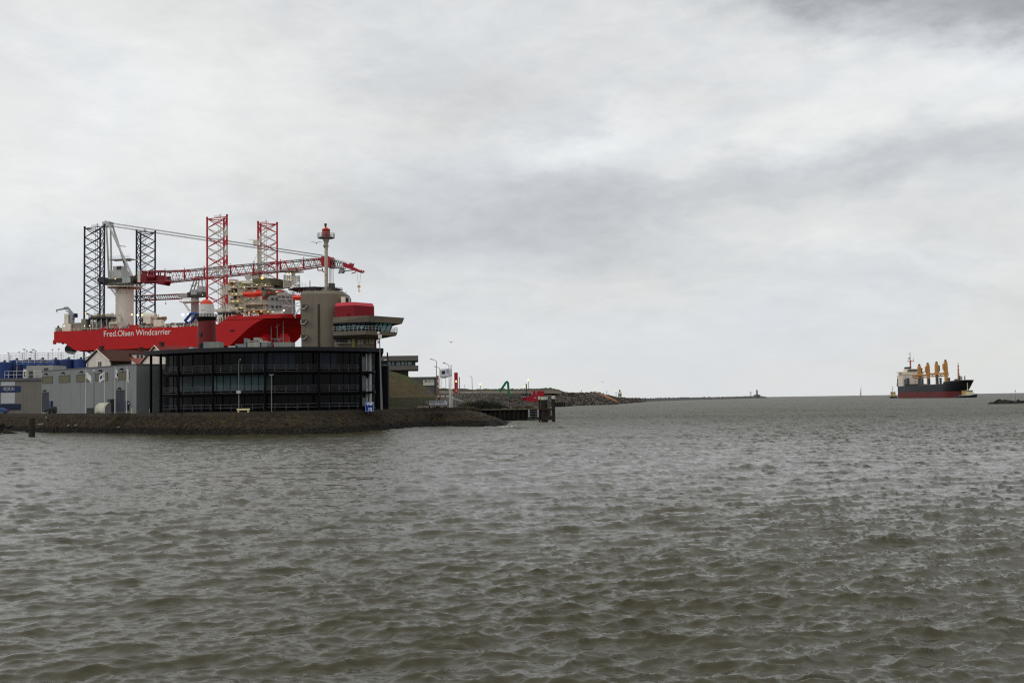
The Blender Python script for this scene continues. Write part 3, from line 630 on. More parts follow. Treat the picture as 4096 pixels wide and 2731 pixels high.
# wavy platform round the column
b = MB(); pzz = SP(*Z1(0, 912), VC).z; b.lathe((cx, VC, pzz), [(rad, 0), (rad+4.5, 0), (rad+4.5, .35), (rad, .35)], 24)
ring = [Vector((cx+(rad+4.5)*math.cos(a*pi/8), VC+(rad+4.5)*math.sin(a*pi/8), pzz+.3)) for a in range(17)]; b.rail(ring, 1.5, .07, (1, .5), 2.2)
for a in range(8): b.bar((cx+rad*math.cos(a*pi/4), VC+rad*math.sin(a*pi/4), pzz-4), (cx+(rad+4)*math.cos(a*pi/4), VC+(rad+4)*math.sin(a*pi/4), pzz), .12, 4)
px_ = SP(*Z1(770, 930), VC); b.lattice([(px_.x, VC, pzz-.2), (px_.x+1, VC+2, pzz-.2)], [(px_.x+5.5, VC, pzz-8), (px_.x+5.5, VC+2, pzz-8)], .14, .1, 5)
b.build('service_platform', cream, CR)
# machine deck and house
b = MB(); q0 = SP(*Z1(695, 835), VC); q1 = SP(*Z1(1050, 800), VC)
b.box(q0.x, q1.x-1, VC-5, VC+5, q0.z, q0.z+2.6); b.bar((q0.x+1.5, VC-5.4, q0.z+2.2), (q0.x+1.5, VC+5.4, q0.z+2.2), 2.0, 12); b.bar((q1.x-1, VC-5, q0.z+2), (q1.x-1, VC+5, q0.z+2), 1.8, 12); b.build('machinery_deck', slew, CR)
b = MB(); h0 = SP(*Z1(748, 770), VC-4); h1 = SP(*Z1(880, 680), VC-4); b.box(h0.x, h1.x, VC-4.5, VC+4.5, h0.z-1, h1.z); h2 = SP(*Z1(790, 640), VC-4); b.box(h2.x, h1.x-.2, VC-4, VC+1, h1.z, h2.z); b.build('machinery_house', craneg, CR)
b = MB(); h3 = SP(*Z1(835, 648), VC-4.2); b.box(h3.x-.5, h1.x-.3, VC-4.25, VC-4, h1.z+.4, h2.z-.3)
h4 = SP(*Z1(900, 770), VC-4); h5 = SP(*Z1(985, 770), VC-4); b.build('louvre', slew, CR)
b = MB(); b.box(h4.x, h5.x, VC-5.3, VC-1, h4.z-2.4, h4.z+.5); b.build('operator_cab', lgrey, CR)
# A-frame
top = SP(*Z1(735, 195), VC); b = MB()
for dv in (-4, 4):
    f0_ = SP(*Z1(748, 770), VC+dv); f1_ = SP(*Z1(992, 745), VC+dv); t2 = Vector((top.x+(.8 if dv > 0 else 0), VC+dv*.35, top.z))
    b.bar((f0_.x+(1.6 if dv > 0 else 0), VC+dv, f0_.z), t2, .62, 8, r2=.5); b.bar((f1_.x-(2.6 if dv > 0 else 0), VC+dv, f1_.z), t2+Vector((1, 0, 0)), .68, 8, r2=.55)
for yy, r0 in ((420, .25), (575, .3)):
    a0 = SP(*Z1(742+(yy-200)*.02, yy), VC-3); a1 = SP(*Z1(775+(yy-200)*.37, yy), VC-3)
    if yy == 575:
        b.box(a0.x-.2, a1.x+3.5, VC-3.5, VC+3.5, a0.z, a0.z+.35); b.rail([(a0.x, VC-3.5, a0.z+.3), (a1.x+3.5, VC-3.5, a0.z+.3)], 1.6, .07, (1, .5), 1.5)
    b.bar((a1.x-1.8, VC-3, a1.z), (a1.x, VC+3, a1.z), .25, 6)
b.box(top.x-2, top.x+2.2, VC-2.4, VC+2.4, top.z-1.8, top.z+.9); b.ball((top.x-1.5, VC, top.z+1.6), .5, 8)
b.build('a_frame', craneg, CR)
# boom: root section, lattice, knuckle and jib
BV = VC; hw = 3.0
def BP(px, py, dv): x, z = S.hit(px, py, BV); return Vector((x, BV+dv, z))
hinge = BP(*Z1(1000, 782), 0); b = MB()
r0t, r0b = Z1(1130, 700), Z1(1105, 812); r1t, r1b = Z1(1365, 693), Z1(1365, 805)
for dv in (-hw, hw):
    b.bar(hinge+Vector((0, dv, 0)), BP(*r0t, dv), .45, 6); b.bar(hinge+Vector((0, dv, 0)), BP(*r0b, dv), .45, 6)
    pts = [BP(*r0t, dv*1.05), BP(*Z1(1175, 705), dv*1.05), BP(*Z1(1175, 812), dv*1.05), BP(*r0b, dv*1.05)]
    b.xz([(p.x, p.z) for p in pts], BV+dv-.25, BV+dv+.25)
    pts = [BP(*Z1(1270, 740), dv), BP(*Z1(1362, 742), dv), BP(*Z1(1368, 800), dv), BP(*Z1(1345, 842), dv), BP(*Z1(1270, 828), dv)]
    b.xz([(p.x, p.z) for p in pts], BV+dv-.25, BV+dv+.25)
    b.bar(BP(*r0t, dv), BP(*r1t, dv), .4, 6); b.bar(BP(*r0b, dv), BP(*Z1(1365, 800), dv), .4, 6)
    for x in (1200, 1235, 1255, 1300): b.bar(BP(*Z1(x, 704), dv), BP(*Z1(x-22, 812), dv), .4, 6)
    b.bar(BP(*Z1(1190, 760), dv), BP(*Z1(1270, 760), dv), 1.4, 10)
q0 = BP(*Z1(1195, 760), 0); b.bar(q0+Vector((0, -hw, 0)), q0+Vector((0, hw, 0)), 1.6, 14); q0 = BP(*Z1(1240, 765), 0); b.bar(q0+Vector((0, -hw, 0)), q0+Vector((0, hw, 0)), 1.5, 14)
q0 = BP(*Z1(1315, 790), 0); b.bar(q0+Vector((0, -hw, 0)), q0+Vector((0, hw, 0)), 2.2, 14)
for x in (1130, 1365):
    for y in (705, 805): b.bar(BP(*Z1(x, y), -hw), BP(*Z1(x, y), hw), .3, 6)
b.build('boom_root', M('boom_root_red', (112, 14, 30), .55, var=.2), CR)
b = MB(); q0 = BP(*Z1(1098, 750), -hw-.4); b.box(q0.x-.9, q0.x+.9, q0.y-.1, q0.y, q0.z-3.4, q0.z+3.4); b.build('boom_placard', cream, CR)
segs = [(Z1(1365, 693), Z1(1365, 805)), (Z2(0, 688), Z2(0, 785)), (Z2(205, 665), Z2(205, 765)), (Z2(480, 642), Z2(480, 735)), (Z2(720, 620), Z2(720, 715)), (Z2(1000, 598), Z2(1000, 690)), (Z2(1240, 575), Z2(1240, 662)), (Z2(1430, 567), Z2(1430, 628))]
b = MB()
for k, ((t0, b0), (t1, b1)) in enumerate(zip(segs, segs[1:])):
    L0 = [BP(*t0, -hw), BP(*t0, hw), BP(*b0, hw), BP(*b0, -hw)]; L1 = [BP(*t1, -hw), BP(*t1, hw), BP(*b1, hw), BP(*b1, -hw)]
    n_ = max(3, round((L1[0]-L0[0]).length/4.4))
    for i in range(4):
        j = (i+1) % 4
        for m_ in range(n_):
            p, q = L0[i].lerp(L1[i], m_/n_), L0[i].lerp(L1[i], (m_+1)/n_); p2, q2 = L0[j].lerp(L1[j], m_/n_), L0[j].lerp(L1[j], (m_+1)/n_)
            rd = (k+(m_ >= n_//2)) % 2; c_ = 0 if rd else 1
            b.bar(p, q, .34 if i < 2 else .4, 6, mi=c_ if i < 2 else (1 if rd else 0))
            b.bar(p, p2.lerp(q2, .5), .16, 4, mi=c_); b.bar(p2.lerp(q2, .5), q, .16, 4, mi=c_)
    b.bar(L0[3]+Vector((0, 0, .8)), L1[3]+Vector((0, 0, .8)), .14, 4, mi=1); b.bar(L0[3].lerp(L0[0], .45), L1[3].lerp(L1[0], .45), .1, 4, mi=1)
    b.bar(L0[3], L0[0], .45, 6, mi=0); b.ball(L0[0]+Vector((0, 0, .9)), .4, 6, mi=0)
b.build('boom', [boomr, boomg], CR, recalc=False)
b = MB()
for dv in (-hw, hw):
    pts = [BP(*q, dv) for q in (Z2(1425, 545), Z2(1500, 540), Z2(1522, 570), Z2(1512, 660), Z2(1480, 660), Z2(1425, 640))]; b.xz([(p.x, p.z) for p in pts], BV+dv-.4, BV+dv+.4)
    for a_, c_ in ((Z2(1380, 650), Z2(1390, 690)), (Z2(1390, 690), Z2(1430, 690))): b.bar(BP(*a_, dv), BP(*c_, dv), .3, 5)
for q in (Z2(1460, 560), Z2(1495, 560), Z2(1490, 640)): b.bar(BP(*q, -hw), BP(*q, hw), .9, 10)
b.build('boom_head', boomr, CR)
b = MB(); segs = [(Z2(1520, 572), Z2(1515, 655)), (Z2(1640, 603), Z2(1640, 662))]
L0 = [BP(*segs[0][0], -2), BP(*segs[0][0], 2), BP(*segs[0][1], 2), BP(*segs[0][1], -2)]; L1 = [BP(*segs[1][0], -1.6), BP(*segs[1][0], 1.6), BP(*segs[1][1], 1.6), BP(*segs[1][1], -1.6)]
b.lattice(L0, L1, .26, .14, 5, mi=1)
for dv in (-1.5, 1.5):
    pts = [BP(*q, dv) for q in (Z2(1640, 603), Z2(1700, 622), Z2(1725, 605), Z2(1728, 628), Z2(1716, 640), Z2(1815, 690), Z2(1835, 680), Z2(1836, 705), Z2(1800, 703), Z2(1640, 650))]; b.xz([(p.x, p.z) for p in pts], BV+dv-.3, BV+dv+.3, mi=0)
for a_, c_ in ((Z2(1580, 715), Z2(1640, 690)), (Z2(1590, 680), Z2(1580, 715)), (Z2(1640, 690), Z2(1740, 680)), (Z2(1715, 715), Z2(1760, 700)), (Z2(1740, 680), Z2(1830, 712))): b.bar(BP(*a_, 0), BP(*c_, 0), .3, 5, mi=1)
b.bar(BP(*Z2(1615, 690), -1.2), BP(*Z2(1615, 690), 1.2), 1.3, 10, mi=1)
b.build('jib', [boomr, boomg], CR)
cable = M('steel_cable', (92, 92, 94), .5, .3, var=.1)
b = MB()
for dv, ya, yb_ in ((-2, 0, 530), (-1.3, 6, 535), (1.3, 22, 552), (2, 28, 558)):
    b.bar(Vector((top.x+1.4, BV+dv*.6, top.z+.4-ya*.07)), BP(*Z2(1436, yb_), dv), .13, 5)
for x in (1482, 1495, 1508, 1522):
    b.bar(BP(*Z2(x, 640), 0), BP(*Z2(x+2, 822), 0), .13, 5)
b.bar(BP(*Z2(1770, 700), 0), BP(*Z2(1786, 843), 0), .06, 4); b.bar(BP(*Z2(1812, 706), 0), BP(*Z2(1798, 843), 0), .06, 4)
b.bar(BP(*Z2(1525, 560), 0), BP(*Z2(1720, 610), 0), .07, 4)
b.build('hoist_cables', cable, CR)
b = MB(); q0 = BP(*Z2(1485, 820), 0); q1 = BP(*Z2(1530, 870), 0); b.box(q0.x, q1.x, BV-1.5, BV+1.5, q1.z-2, q0.z); b.build('main_hook_block', slew, CR)
hookm = M('hook_yellow', (214, 150, 30), .5); b = MB(); q0 = BP(*Z2(1781, 843), 0); q1 = BP(*Z2(1803, 876), 0); b.prism([(q0.x, BV-.8), (q1.x, BV-.8), (q1.x, BV+.8), (q0.x, BV+.8)], q1.z+.9, q0.z); b.prism([(q0.x+.6, BV-.6), (q1.x-.6, BV-.6), (q1.x-.6, BV+.6), (q0.x+.6, BV+.6)], q1.z, q1.z+.9)
b.bar(((q0.x+q1.x)/2, BV, q1.z), ((q0.x+q1.x)/2, BV, q1.z-1.6), .25, 6); b.bar(((q0.x+q1.x)/2, BV, q1.z-1.6), ((q0.x+q1.x)/2+.8, BV, q1.z-1.2), .22, 6); b.build('hook', hookm, CR)
# ---- aft auxiliary crane
V2 = 41
def B2(px, py, dv=0): x, z = S.hit(px, py, V2); return Vector((x, V2+dv, z))
pl = B2(*ZB(1480, 1000)); pr_ = B2(*ZB(1655, 1000)); cx2 = (pl.x+pr_.x)/2; rd2 = (pr_.x-pl.x)/2
b = MB(); b.lathe((cx2, V2, 0), [(rd2, zd), (rd2, B2(*ZB(0, 905)).z), (rd2*.98, B2(*ZB(0, 760)).z), (rd2*1.1, B2(*ZB(0, 750)).z)], 24); C2 = smooth_by(b.build('auxiliary_crane', M('crane_column_grey', (150, 148, 142), .5, var=.12, streak=.2), VES))
b = MB(); a0 = B2(*ZB(1440, 720)); a1 = B2(*ZB(1830, 720)); a2 = B2(*ZB(0, 660)); b.box(a0.x, a1.x, V2-3, V2+3, a0.z, a2.z); b.build('machinery_deck', slew, C2)
b = MB(); a0 = B2(*ZB(1535, 660)); a1 = B2(*ZB(1690, 515)); b.box(a0.x, a1.x, V2-3.2, V2+2, a0.z, a1.z); a0 = B2(*ZB(1690, 640)); a1 = B2(*ZB(1825, 425)); b.box(a0.x+.1, a1.x, V2-3, V2+2, a0.z, a1.z); b.build('machinery_house', lgrey, C2)
b = MB(); a0 = B2(*ZB(1725, 740)); a1 = B2(*ZB(1820, 640)); b.box(a0.x, a1.x, V2-4.2, V2-3.1, a0.z, a1.z); b.build('operator_cab', dgrey, C2)
b = MB(); tp2 = B2(*ZB(1640, 230))
for dv in (-2, 2):
    b.bar(B2(*ZB(1465, 640), dv), B2(*ZB(1600, 200), dv*.5), .4, 6); b.bar(B2(*ZB(1590, 520), dv), B2(*ZB(1660, 200), dv*.5), .35, 6); b.bar(B2(*ZB(1715, 430), dv), B2(*ZB(1700, 200), dv*.5), .2, 6); b.bar(B2(*ZB(1810, 430), dv), B2(*ZB(1790, 200), dv*.5), .2, 6)
a0 = B2(*ZB(1590, 200)); a1 = B2(*ZB(1800, 160)); b.box(a0.x, a1.x, V2-1.6, V2+1.6, a0.z, a0.z+.5); b.bar(B2(*ZB(1440, 400)), B2(*ZB(1620, 400)), .18, 5); b.bar(B2(*ZB(1500, 435)), B2(*ZB(1640, 330)), .25, 5)
b.bar(B2(*ZB(1600, 180)), B2(*ZB(1700, 130)), .2, 5); b.bar(B2(*ZB(1700, 130)), B2(*ZB(1800, 190)), .2, 5); b.build('a_frame', boomg, C2)
b = MB(); T0, B0, T1, B1 = ZB(1200, 632), ZB(1200, 748), ZB(-90, 690), ZB(-90, 808)
L0 = [B2(*T0, -1.6), B2(*T0, 1.6), B2(*B0, 1.6), B2(*B0, -1.6)]; L1 = [B2(*T1, -1.6), B2(*T1, 1.6), B2(*B1, 1.6), B2(*B1, -1.6)]
for i in range(4):
    j = (i+1) % 4; n_ = 22
    for m_ in range(n_):
        p, q = L0[i].lerp(L1[i], m_/n_), L0[i].lerp(L1[i], (m_+1)/n_); p2, q2 = L0[j].lerp(L1[j], m_/n_), L0[j].lerp(L1[j], (m_+1)/n_)
        b.bar(p, q, .26, 5, mi=0 if (m_//5) % 2 == 0 else 1); b.bar(p, p2.lerp(q2, .5), .12, 4, mi=1); b.bar(p2.lerp(q2, .5), q, .12, 4, mi=1)
b.build('boom', [boomr, boomg], C2, recalc=False)
b = MB(); a0 = B2(*ZB(1190, 748)); a1 = B2(*ZB(1440, 610)); b.box(a0.x, a1.x, V2-2.4, V2+2.4, a0.z+.5, a1.z); b.build('boom_root', craneg, C2)
b = MB(); pz2 = B2(*ZB(0, 912)).z; p0 = B2(*ZB(1250, 912)); p1 = B2(*ZB(1720, 912)); b.box(p0.x, p1.x, V2-3.8, V2+3.8, pz2, pz2+.3); b.rail([(p0.x, V2-3.8, pz2+.3), (p1.x, V2-3.8, pz2+.3)], 1.4, .07, (1, .5), 1.6)
b.lattice([(p0.x+.8, V2-1, pz2), (p0.x+.8, V2+1, pz2)], [B2(*ZB(1430, 1080), -1), B2(*ZB(1430, 1080), 1)], .14, .09, 5); b.build('service_platform', cream, C2)
b = MB(); b.bar(B2(*ZB(795, 780)), B2(*ZB(805, 850)), .06, 4); b.bar(B2(*ZB(805, 850)), B2(*ZB(803, 905)), .25, 6); b.build('hook', slew, C2)
# ---- blue pipe-handling arm
bluem = M('arm_blue', (34, 78, 142), .5, var=.15); b = MB(); V3 = 20
def B3(px, py, dv=0): x, z = S.hit(px, py, V3); return Vector((x, V3+dv, z))
for dv, off in ((-1.5, 0), (1.5, 100)):
    b.bar(B3(*ZB(1340+off, 1340), dv), B3(*ZB(1500+off*.9, 1140), dv), .85, 8); b.bar(B3(*ZB(1500+off*.9, 1140), dv), B3(*ZB(1640, 1150), dv), .75, 8)
b.bar(B3(*ZB(1330, 1450)), B3(*ZB(1360, 1340)), .9, 8); b.bar(B3(*ZB(1390, 1450)), B3(*ZB(1470, 1340)), .9, 8); b.build('gangway_arm', bluem, VES)
# ---- deck clutter of the jack-up
lampm = M('lamp_glow', (255, 226, 150), .5, emit=1.1); lampw = M('lamp_glow_white', (255, 246, 225), .5, emit=2.2); lampo = M('lamp_glow_orange', (255, 170, 70), .5, emit=2.2)
olive = M('machinery_olive', (128, 126, 110), .7, var=.4, scale=.7, bump=.4, streak=.4); teal = M('machinery_teal', (86, 96, 96), .7, var=.35, scale=.7); ochre = M('deck_ochre', (150, 116, 40), .7, var=.4, scale=.8)
def sbox(name, zf, x0, y0, x1, y1, v, d, m, par=None, kind=None):
    a = SP(*zf(x0, y1), v); c = SP(*zf(x1, y0), v); b = MB(); b.box(a.x, c.x, v, v+d, a.z, c.z); return b.build(name, m, par or VES)
def jackhouse(zf, x0, x1, ytop, v, ymid, ybot, par=None):
    a = SP(*zf(x0, ytop), v); c = SP(*zf(x1, ybot), v); cxm = (a.x+c.x)/2; r = (c.x-a.x)/2; zt = a.z; zbt = c.z
    b = MB(); b.prism([(cxm+r*math.cos(k*pi/8), v+r+r*math.sin(k*pi/8)) for k in range(16)], zt-.9, zt, mi=2)
    b.lathe((cxm, v+r, 0), [(r*.8, zbt), (r*.8, zt-2.8), (r*.55, zt-2.5), (r*.55, zt-.9)], 16, mi=0)
    for k in range(16):
        an = k*pi/8; px, py = cxm+r*.86*math.cos(an), v+r+r*.86*math.sin(an); b.bar((px, py, zbt), (px, py, zt-.9), .22, 5, mi=1); b.bar((px, py, zbt+1), (cxm+r*.86*math.cos(an+pi/8), v+r+r*.86*math.sin(an+pi/8), zt-1.2), .12, 4, mi=1)
    b.rail([Vector((cxm+r*math.cos(k*pi/8), v+r+r*math.sin(k*pi/8), zt)) for k in range(17)], 1.3, .07, (1, .5), 1.6, mi=1)
    rg = random.Random(int(x0))
    for k in range(26):
        an = rg.uniform(0, 2*pi); rr = r*rg.uniform(.3, .9); s = rg.uniform(.4, 1.1); px, py = cxm+rr*math.cos(an), v+r+rr*math.sin(an); b.box(px-s, px+s, py-s, py+s, zt, zt+rg.uniform(.5, 1.9), mi=rg.choice((0, 1, 1, 3)))
    b.build('jacking_house', [teal, cream, dgrey, ochre], VES, recalc=False)
jackhouse(ZA, 830, 1520, 580, 1.5, 0, 880); jackhouse(ZB, 0, 560, 1290, 30, 0, 1500)
jackhouse(ZC, -160, 260, 1235, 1.5, 0, 1500)
# small knuckle crane at the stern
V4 = 8
def B4(zf, x, y, dv=0): a, z = S.hit(*zf(x, y), V4); return Vector((a, V4+dv, z))
b = MB(); b.bar(B4(ZA, 580, 720), B4(ZA, 580, 630), 1.3, 12); b.bar(B4(ZA, 590, 630), B4(ZA, 545, 480), 1.4, 8, r2=1.1); b.bar(B4(ZA, 620, 540), B4(ZA, 465, 340), .95, 8, r2=.7); b.bar(B4(ZA, 465, 340), B4(ZA, 380, 340), .8, 8); b.bar(B4(ZA, 430, 345), B4(ZA, 165, 395), .55, 8, r2=.4)
b.bar(B4(ZA, 640, 570), B4(ZA, 410, 395), .3, 6); b.bar(B4(ZA, 165, 395), B4(ZA, 185, 440), .35, 6); b.bar(B4(ZA, 185, 440), B4(ZA, 185, 520), .06, 4); SCR = b.build('stern_crane', M('stern_crane_grey', (140, 142, 148), .5, var=.15), VES)
b = MB(); a0 = B4(ZA, 655, 590); a1 = B4(ZA, 690, 480); b.box(a0.x, a1.x, V4-1.2, V4+1.2, a0.z, a1.z); b.build('operator_cab', M('cab_navy', (36, 46, 72), .5), SCR)
sbox('stern_deckhouse', ZA, 325, 745, 540, 950, 3, 12, cream); sbox('stern_deckhouse', ZA, 540, 720, 820, 945, 4, 14, M('deck_grey', (128, 122, 112), .7, var=.25, streak=.4))
sbox('winch_house', ZA, 370, 490, 470, 745, 6, 5, cream)
sbox('winch', ZA, 140, 850, 230, 950, 3, 3, olive); sbox('deck_mast', ZA, 190, 800, 215, 870, 3, 1, dgrey)
sbox('deck_store', ZA, 815, 620, 935, 900, 3, 4, olive); sbox('deck_store', ZA, 1540, 700, 1755, 860, 5, 8, cream); sbox('deck_store', ZA, 1555, 740, 1740, 850, 4.2, .7, olive)
b = MB(); a0 = SP(*ZA(1560, 440), 10); a1 = SP(*ZA(1740, 700), 10)
for k in range(5): b.bar((a0.x+k*1.6, 10, zd), (a0.x+k*1.6, 10, a0.z-(.8 if k % 2 else 2.5)), .9, 8)
b.build('vent_pipe', cream, VES)
# clutter strip along the deck edge
rg = random.Random(5); b = MB()
for k in range(150):
    u = rg.uniform(20, 108); v = rg.uniform(1, 20); s = rg.uniform(.5, 2.2); h = rg.uniform(.8, 3.2) if u < 60 else rg.uniform(.5, 1.8); b.box(u, u+s, v, v+s*.8, zd, zd+h, mi=rg.choice((0, 0, 1, 2, 3, 3, 4)))
for k in range(60): u = rg.uniform(4, 120); v = rg.uniform(1, 4); b.bar((u, v, zd), (u, v, zd+rg.uniform(1.5, 3)), .12, 4, mi=1)
b.rail([(0, .4, zd), (u_f0, .4, zd)], 1.3, .06, (1, .5), 2.2, mi=1)
b.build('deck_machinery', [olive, cream, teal, dgrey, M('deck_red', (150, 24, 30), .6)], VES, recalc=False)
sbox('deck_container', ZB, 790, 1400, 930, 1450, 8, 4, dgrey); sbox('deck_container', ZB, 930, 1375, 1020, 1450, 8, 4, M('container_brown', (70, 48, 46), .6)); sbox('deck_container', ZB, 1020, 1380, 1070, 1450, 8, 4, lgrey); sbox('deck_container', ZB, 1070, 1375, 1260, 1450, 8, 4, dgrey)
sbox('deck_bulwark', ZA, 1940, 850, 2340, 900, .2, 1, hullm); sbox('deck_bulwark', ZA, 2060, 780, 2300, 850, .3, 1, hullm); sbox('deck_bulwark', ZA, 1320, 860, 1460, 910, .2, 1, hullm)
sbox('deck_cabin', ZB, 215, 1200, 400, 1410, 12, 6, cream)
b = MB(); a0 = SP(*ZB(250, 1200), 14); a1 = SP(*ZB(540, 1200), 14); b.bar(a0, a1, 1.7, 12); b.bar(SP(*ZB(600, 1240), 14), SP(*ZB(620, 1160), 14), .3, 5); b.box(a1.x, a1.x+5, 12, 15, zd, zd+5.5); b.box(a1.x+5, a1.x+10, 12, 15, zd, zd+3); b.build('exhaust_duct', cream, VES)
for x, y, z_, m_, r_ in ((930, 470, ZA, lampo, .5), (2140, 512, ZA, lampm, .8), (2295, 525, ZA, lampw, .8), (185, 1175, ZB, lampm, .75), (1250, 1165, ZB, lampw, 1.1), (1390, 1165, ZB, lampw, .8), (1100, 340, ZC, lampo, 1.0), (1665, 1185, ZC, lampw, .7), (735, 1228, ZK, lampm, .5), (905, 805, ZA, lampw, .35), (1035, 800, ZA, lampw, .35), (370, 808, ZA, lampw, .4), (1765, 650, ZB, lampm, .4), (2210, 1210, ZB, lampw, .7)):
    v = 1 if z_ is ZA else (34 if z_ is ZB and x > 1200 and x < 2000 else (10 if z_ is not ZK else 12)); q0 = SP(*z_(x, y), v); b = MB(); b.ball(q0, r_*.7, 8); b.build('deck_lamp', m_, VES)
# ---- accommodation block
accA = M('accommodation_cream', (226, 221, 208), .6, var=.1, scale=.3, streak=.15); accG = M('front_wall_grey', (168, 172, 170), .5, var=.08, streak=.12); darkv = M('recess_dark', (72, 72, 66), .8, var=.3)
sbox('aft_casing', ZC, 35, 455, 215, 1260, 14, 8, accA)
sbox('accommodation', ZC, 215, 480, 660, 1290, 12, 26, accA)
sbox('accommodation', ZC, 600, 600, 1100, 1290, 13, 26, accA)
sbox('accommodation', ZC, 480, 400, 850, 610, 16, 20, accA)
sbox('top_house', ZC, 230, 360, 340, 480, 14, 6, accA)
# flat panels with the deck recesses' shade in their colour, yellow-lit walkways, stairs
rg = random.Random(11)
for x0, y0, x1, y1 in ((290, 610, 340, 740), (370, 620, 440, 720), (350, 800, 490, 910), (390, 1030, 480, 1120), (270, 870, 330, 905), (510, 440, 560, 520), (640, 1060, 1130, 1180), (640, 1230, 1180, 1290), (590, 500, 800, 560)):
    sbox('deck_recess_shade', ZC, x0, y0, x1, y1, 11.75 if x1 < 600 else 12.7, .5, darkv if x1 < 700 else M('recess_olive', (126, 122, 108), .8, var=.3))
b = MB()
for x0, y, x1 in ((200, 980, 620), (300, 800, 600), (280, 600, 560), (400, 1130, 600), (430, 930, 600), (200, 1250, 420), (600, 1030, 1220), (620, 1190, 1200), (240, 450, 480), (560, 480, 840), (600, 580, 1330)):
    a0 = SP(*ZC(x0, y), 10); a1 = SP(*ZC(x1, y), 10); b.box(a0.x, a1.x, 9.6, 13.5, a0.z-.2, a0.z+.15); b.rail([(a0.x, 9.7, a0.z+.15), (a1.x, 9.7, a0.z+.15)], 1.2, .06, (1, .5), 1.6)
for x0, y0, x1, y1 in ((480, 960, 620, 1140), (340, 480, 540, 700), (450, 820, 620, 1000), (330, 640, 460, 780), (430, 1140, 600, 1280), (1160, 900, 1090, 1000)):
    for dv in (10, 11): b.bar(SP(*ZC(x0, y0), dv), SP(*ZC(x1, y1), dv), .14, 4)
for x in (630, 660, 1150, 1200): b.bar(SP(*ZC(x, 1040), 9.7), SP(*ZC(x, 1280), 9.7), .18, 5)
b.build('walkways', M('walkway_yellow', (204, 198, 172), .6, var=.2), VES)
b = MB()
for x, y, w in ((370, 445, 26), (355, 562, 20), (325, 750, 20), (345, 948, 20), (425, 755, 20), (635, 592, 18), (960, 515, 20), (1190, 527, 20), (760, 1240, 32), (890, 1218, 32), (1080, 1212, 38), (1255, 1217, 26), (1380, 1222, 28), (1620, 1234, 14), (1480, 700, 24), (1770, 212, 20), (1840, 212, 16), (1800, 372, 16), (560, 1125, 30), (460, 930, 30), (430, 1130, 30)):
    a0 = SP(*ZC(x, y), 9.4); b = MB(); b.box(a0.x-w*.018, a0.x+w*.018, 9.2, 9.5, a0.z-.13, a0.z+.13); b.build('deck_light', lampm, VES)
# rounded front wall, grey
a0 = SP(*ZC(1210, 800), 14); a1 = SP(*ZC(1700, 1290), 14); b = MB(); cxx = a0.x-2; r_ = a1.x-cxx
pts = [(cxx+r_*math.sin(k*pi/20)*1.0, 14+12*(1-math.cos(k*pi/20))) for k in range(11)]; poly = [(cxx, 14)]+pts[1:]+[(cxx, 27)]
b.prism(poly, zfc-.5, a0.z); smooth_by(b.build('front_wall', accG, VES), 40)
b = MB()
for x, y in ((1220, 880), (1370, 885), (1480, 890), (1370, 1085), (1480, 1090), (1570, 1090), (1220, 1060)):
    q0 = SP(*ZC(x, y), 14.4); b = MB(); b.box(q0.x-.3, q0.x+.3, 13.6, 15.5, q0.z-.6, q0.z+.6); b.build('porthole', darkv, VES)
sbox('lower_front_house', ZC, 1180, 1200, 1640, 1290, 12.5, 8, accG)
# wheelhouse: splayed brow over a band of glass
W0 = SP(*ZC(860, 408), 14); W1 = SP(*ZC(1345, 430), 14); W2 = SP(*ZC(830, 545), 14); W3 = SP(*ZC(1310, 600), 14); b = MB()
b.prism([(W2.x, 15.5), (W3.x-1, 15.5), (W3.x+1, 20), (W3.x+1, 36), (W2.x, 36)], SP(*ZC(0, 570), 14).z, SP(*ZC(0, 408), 14).z, top=[(W0.x, 13.5), (W1.x-1, 13.5), (W1.x+1.6, 19), (W1.x+1.6, 37), (W0.x, 37)]); b.build('wheelhouse', M('wheelhouse_olive', (118, 114, 94), .6, var=.15), VES)
sbox('wheelhouse_window', ZC, 850, 545, 1305, 575, 13.9, 18, M('dark_glass', (22, 28, 34), .15, var=.2))
sbox('bridge_deck', ZC, 1100, 590, 1310, 640, 14, 20, accA)
# radomes, masts, helideck
radm = M('radome', (226, 228, 228), .5, var=.05)
for x, y, rr, v in ((737, 300, 84, 20), (2040, 502, 47, 12)):
    q0 = SP(*ZC(x, y), v); r1 = SP(*ZC(x+rr, y), v).x-q0.x; b = MB(); b.ball(q0, r1, 20); b.bar(q0+Vector((0, 0, -r1*1.6)), q0, r1*.5, 10); smooth_by(b.build('radome', radm, VES))
def lat_tower(name, zf, xl, xr, yt, yb, v, bays, m, r=.3, rb=.15, taper=1.0):
    a = SP(*zf(xl, yb), v); c = SP(*zf(xr, yb), v); t_ = SP(*zf(xl, yt), v); w = c.x-a.x; k = w*(1-taper)/2; b = MB()
    L0 = [(a.x, v, a.z), (c.x, v, a.z), (c.x, v+w, a.z), (a.x, v+w, a.z)]; L1 = [(a.x+k, v+k, t_.z), (c.x-k, v+k, t_.z), (c.x-k, v+w-k, t_.z), (a.x+k, v+w-k, t_.z)]; b.lattice(L0, L1, r, rb, bays); return b, a, c, t_
b, a, c, t_ = lat_tower('signal_mast', ZC, 985, 1048, -470, 400, 22, 12, cream, .34, .16, .8)
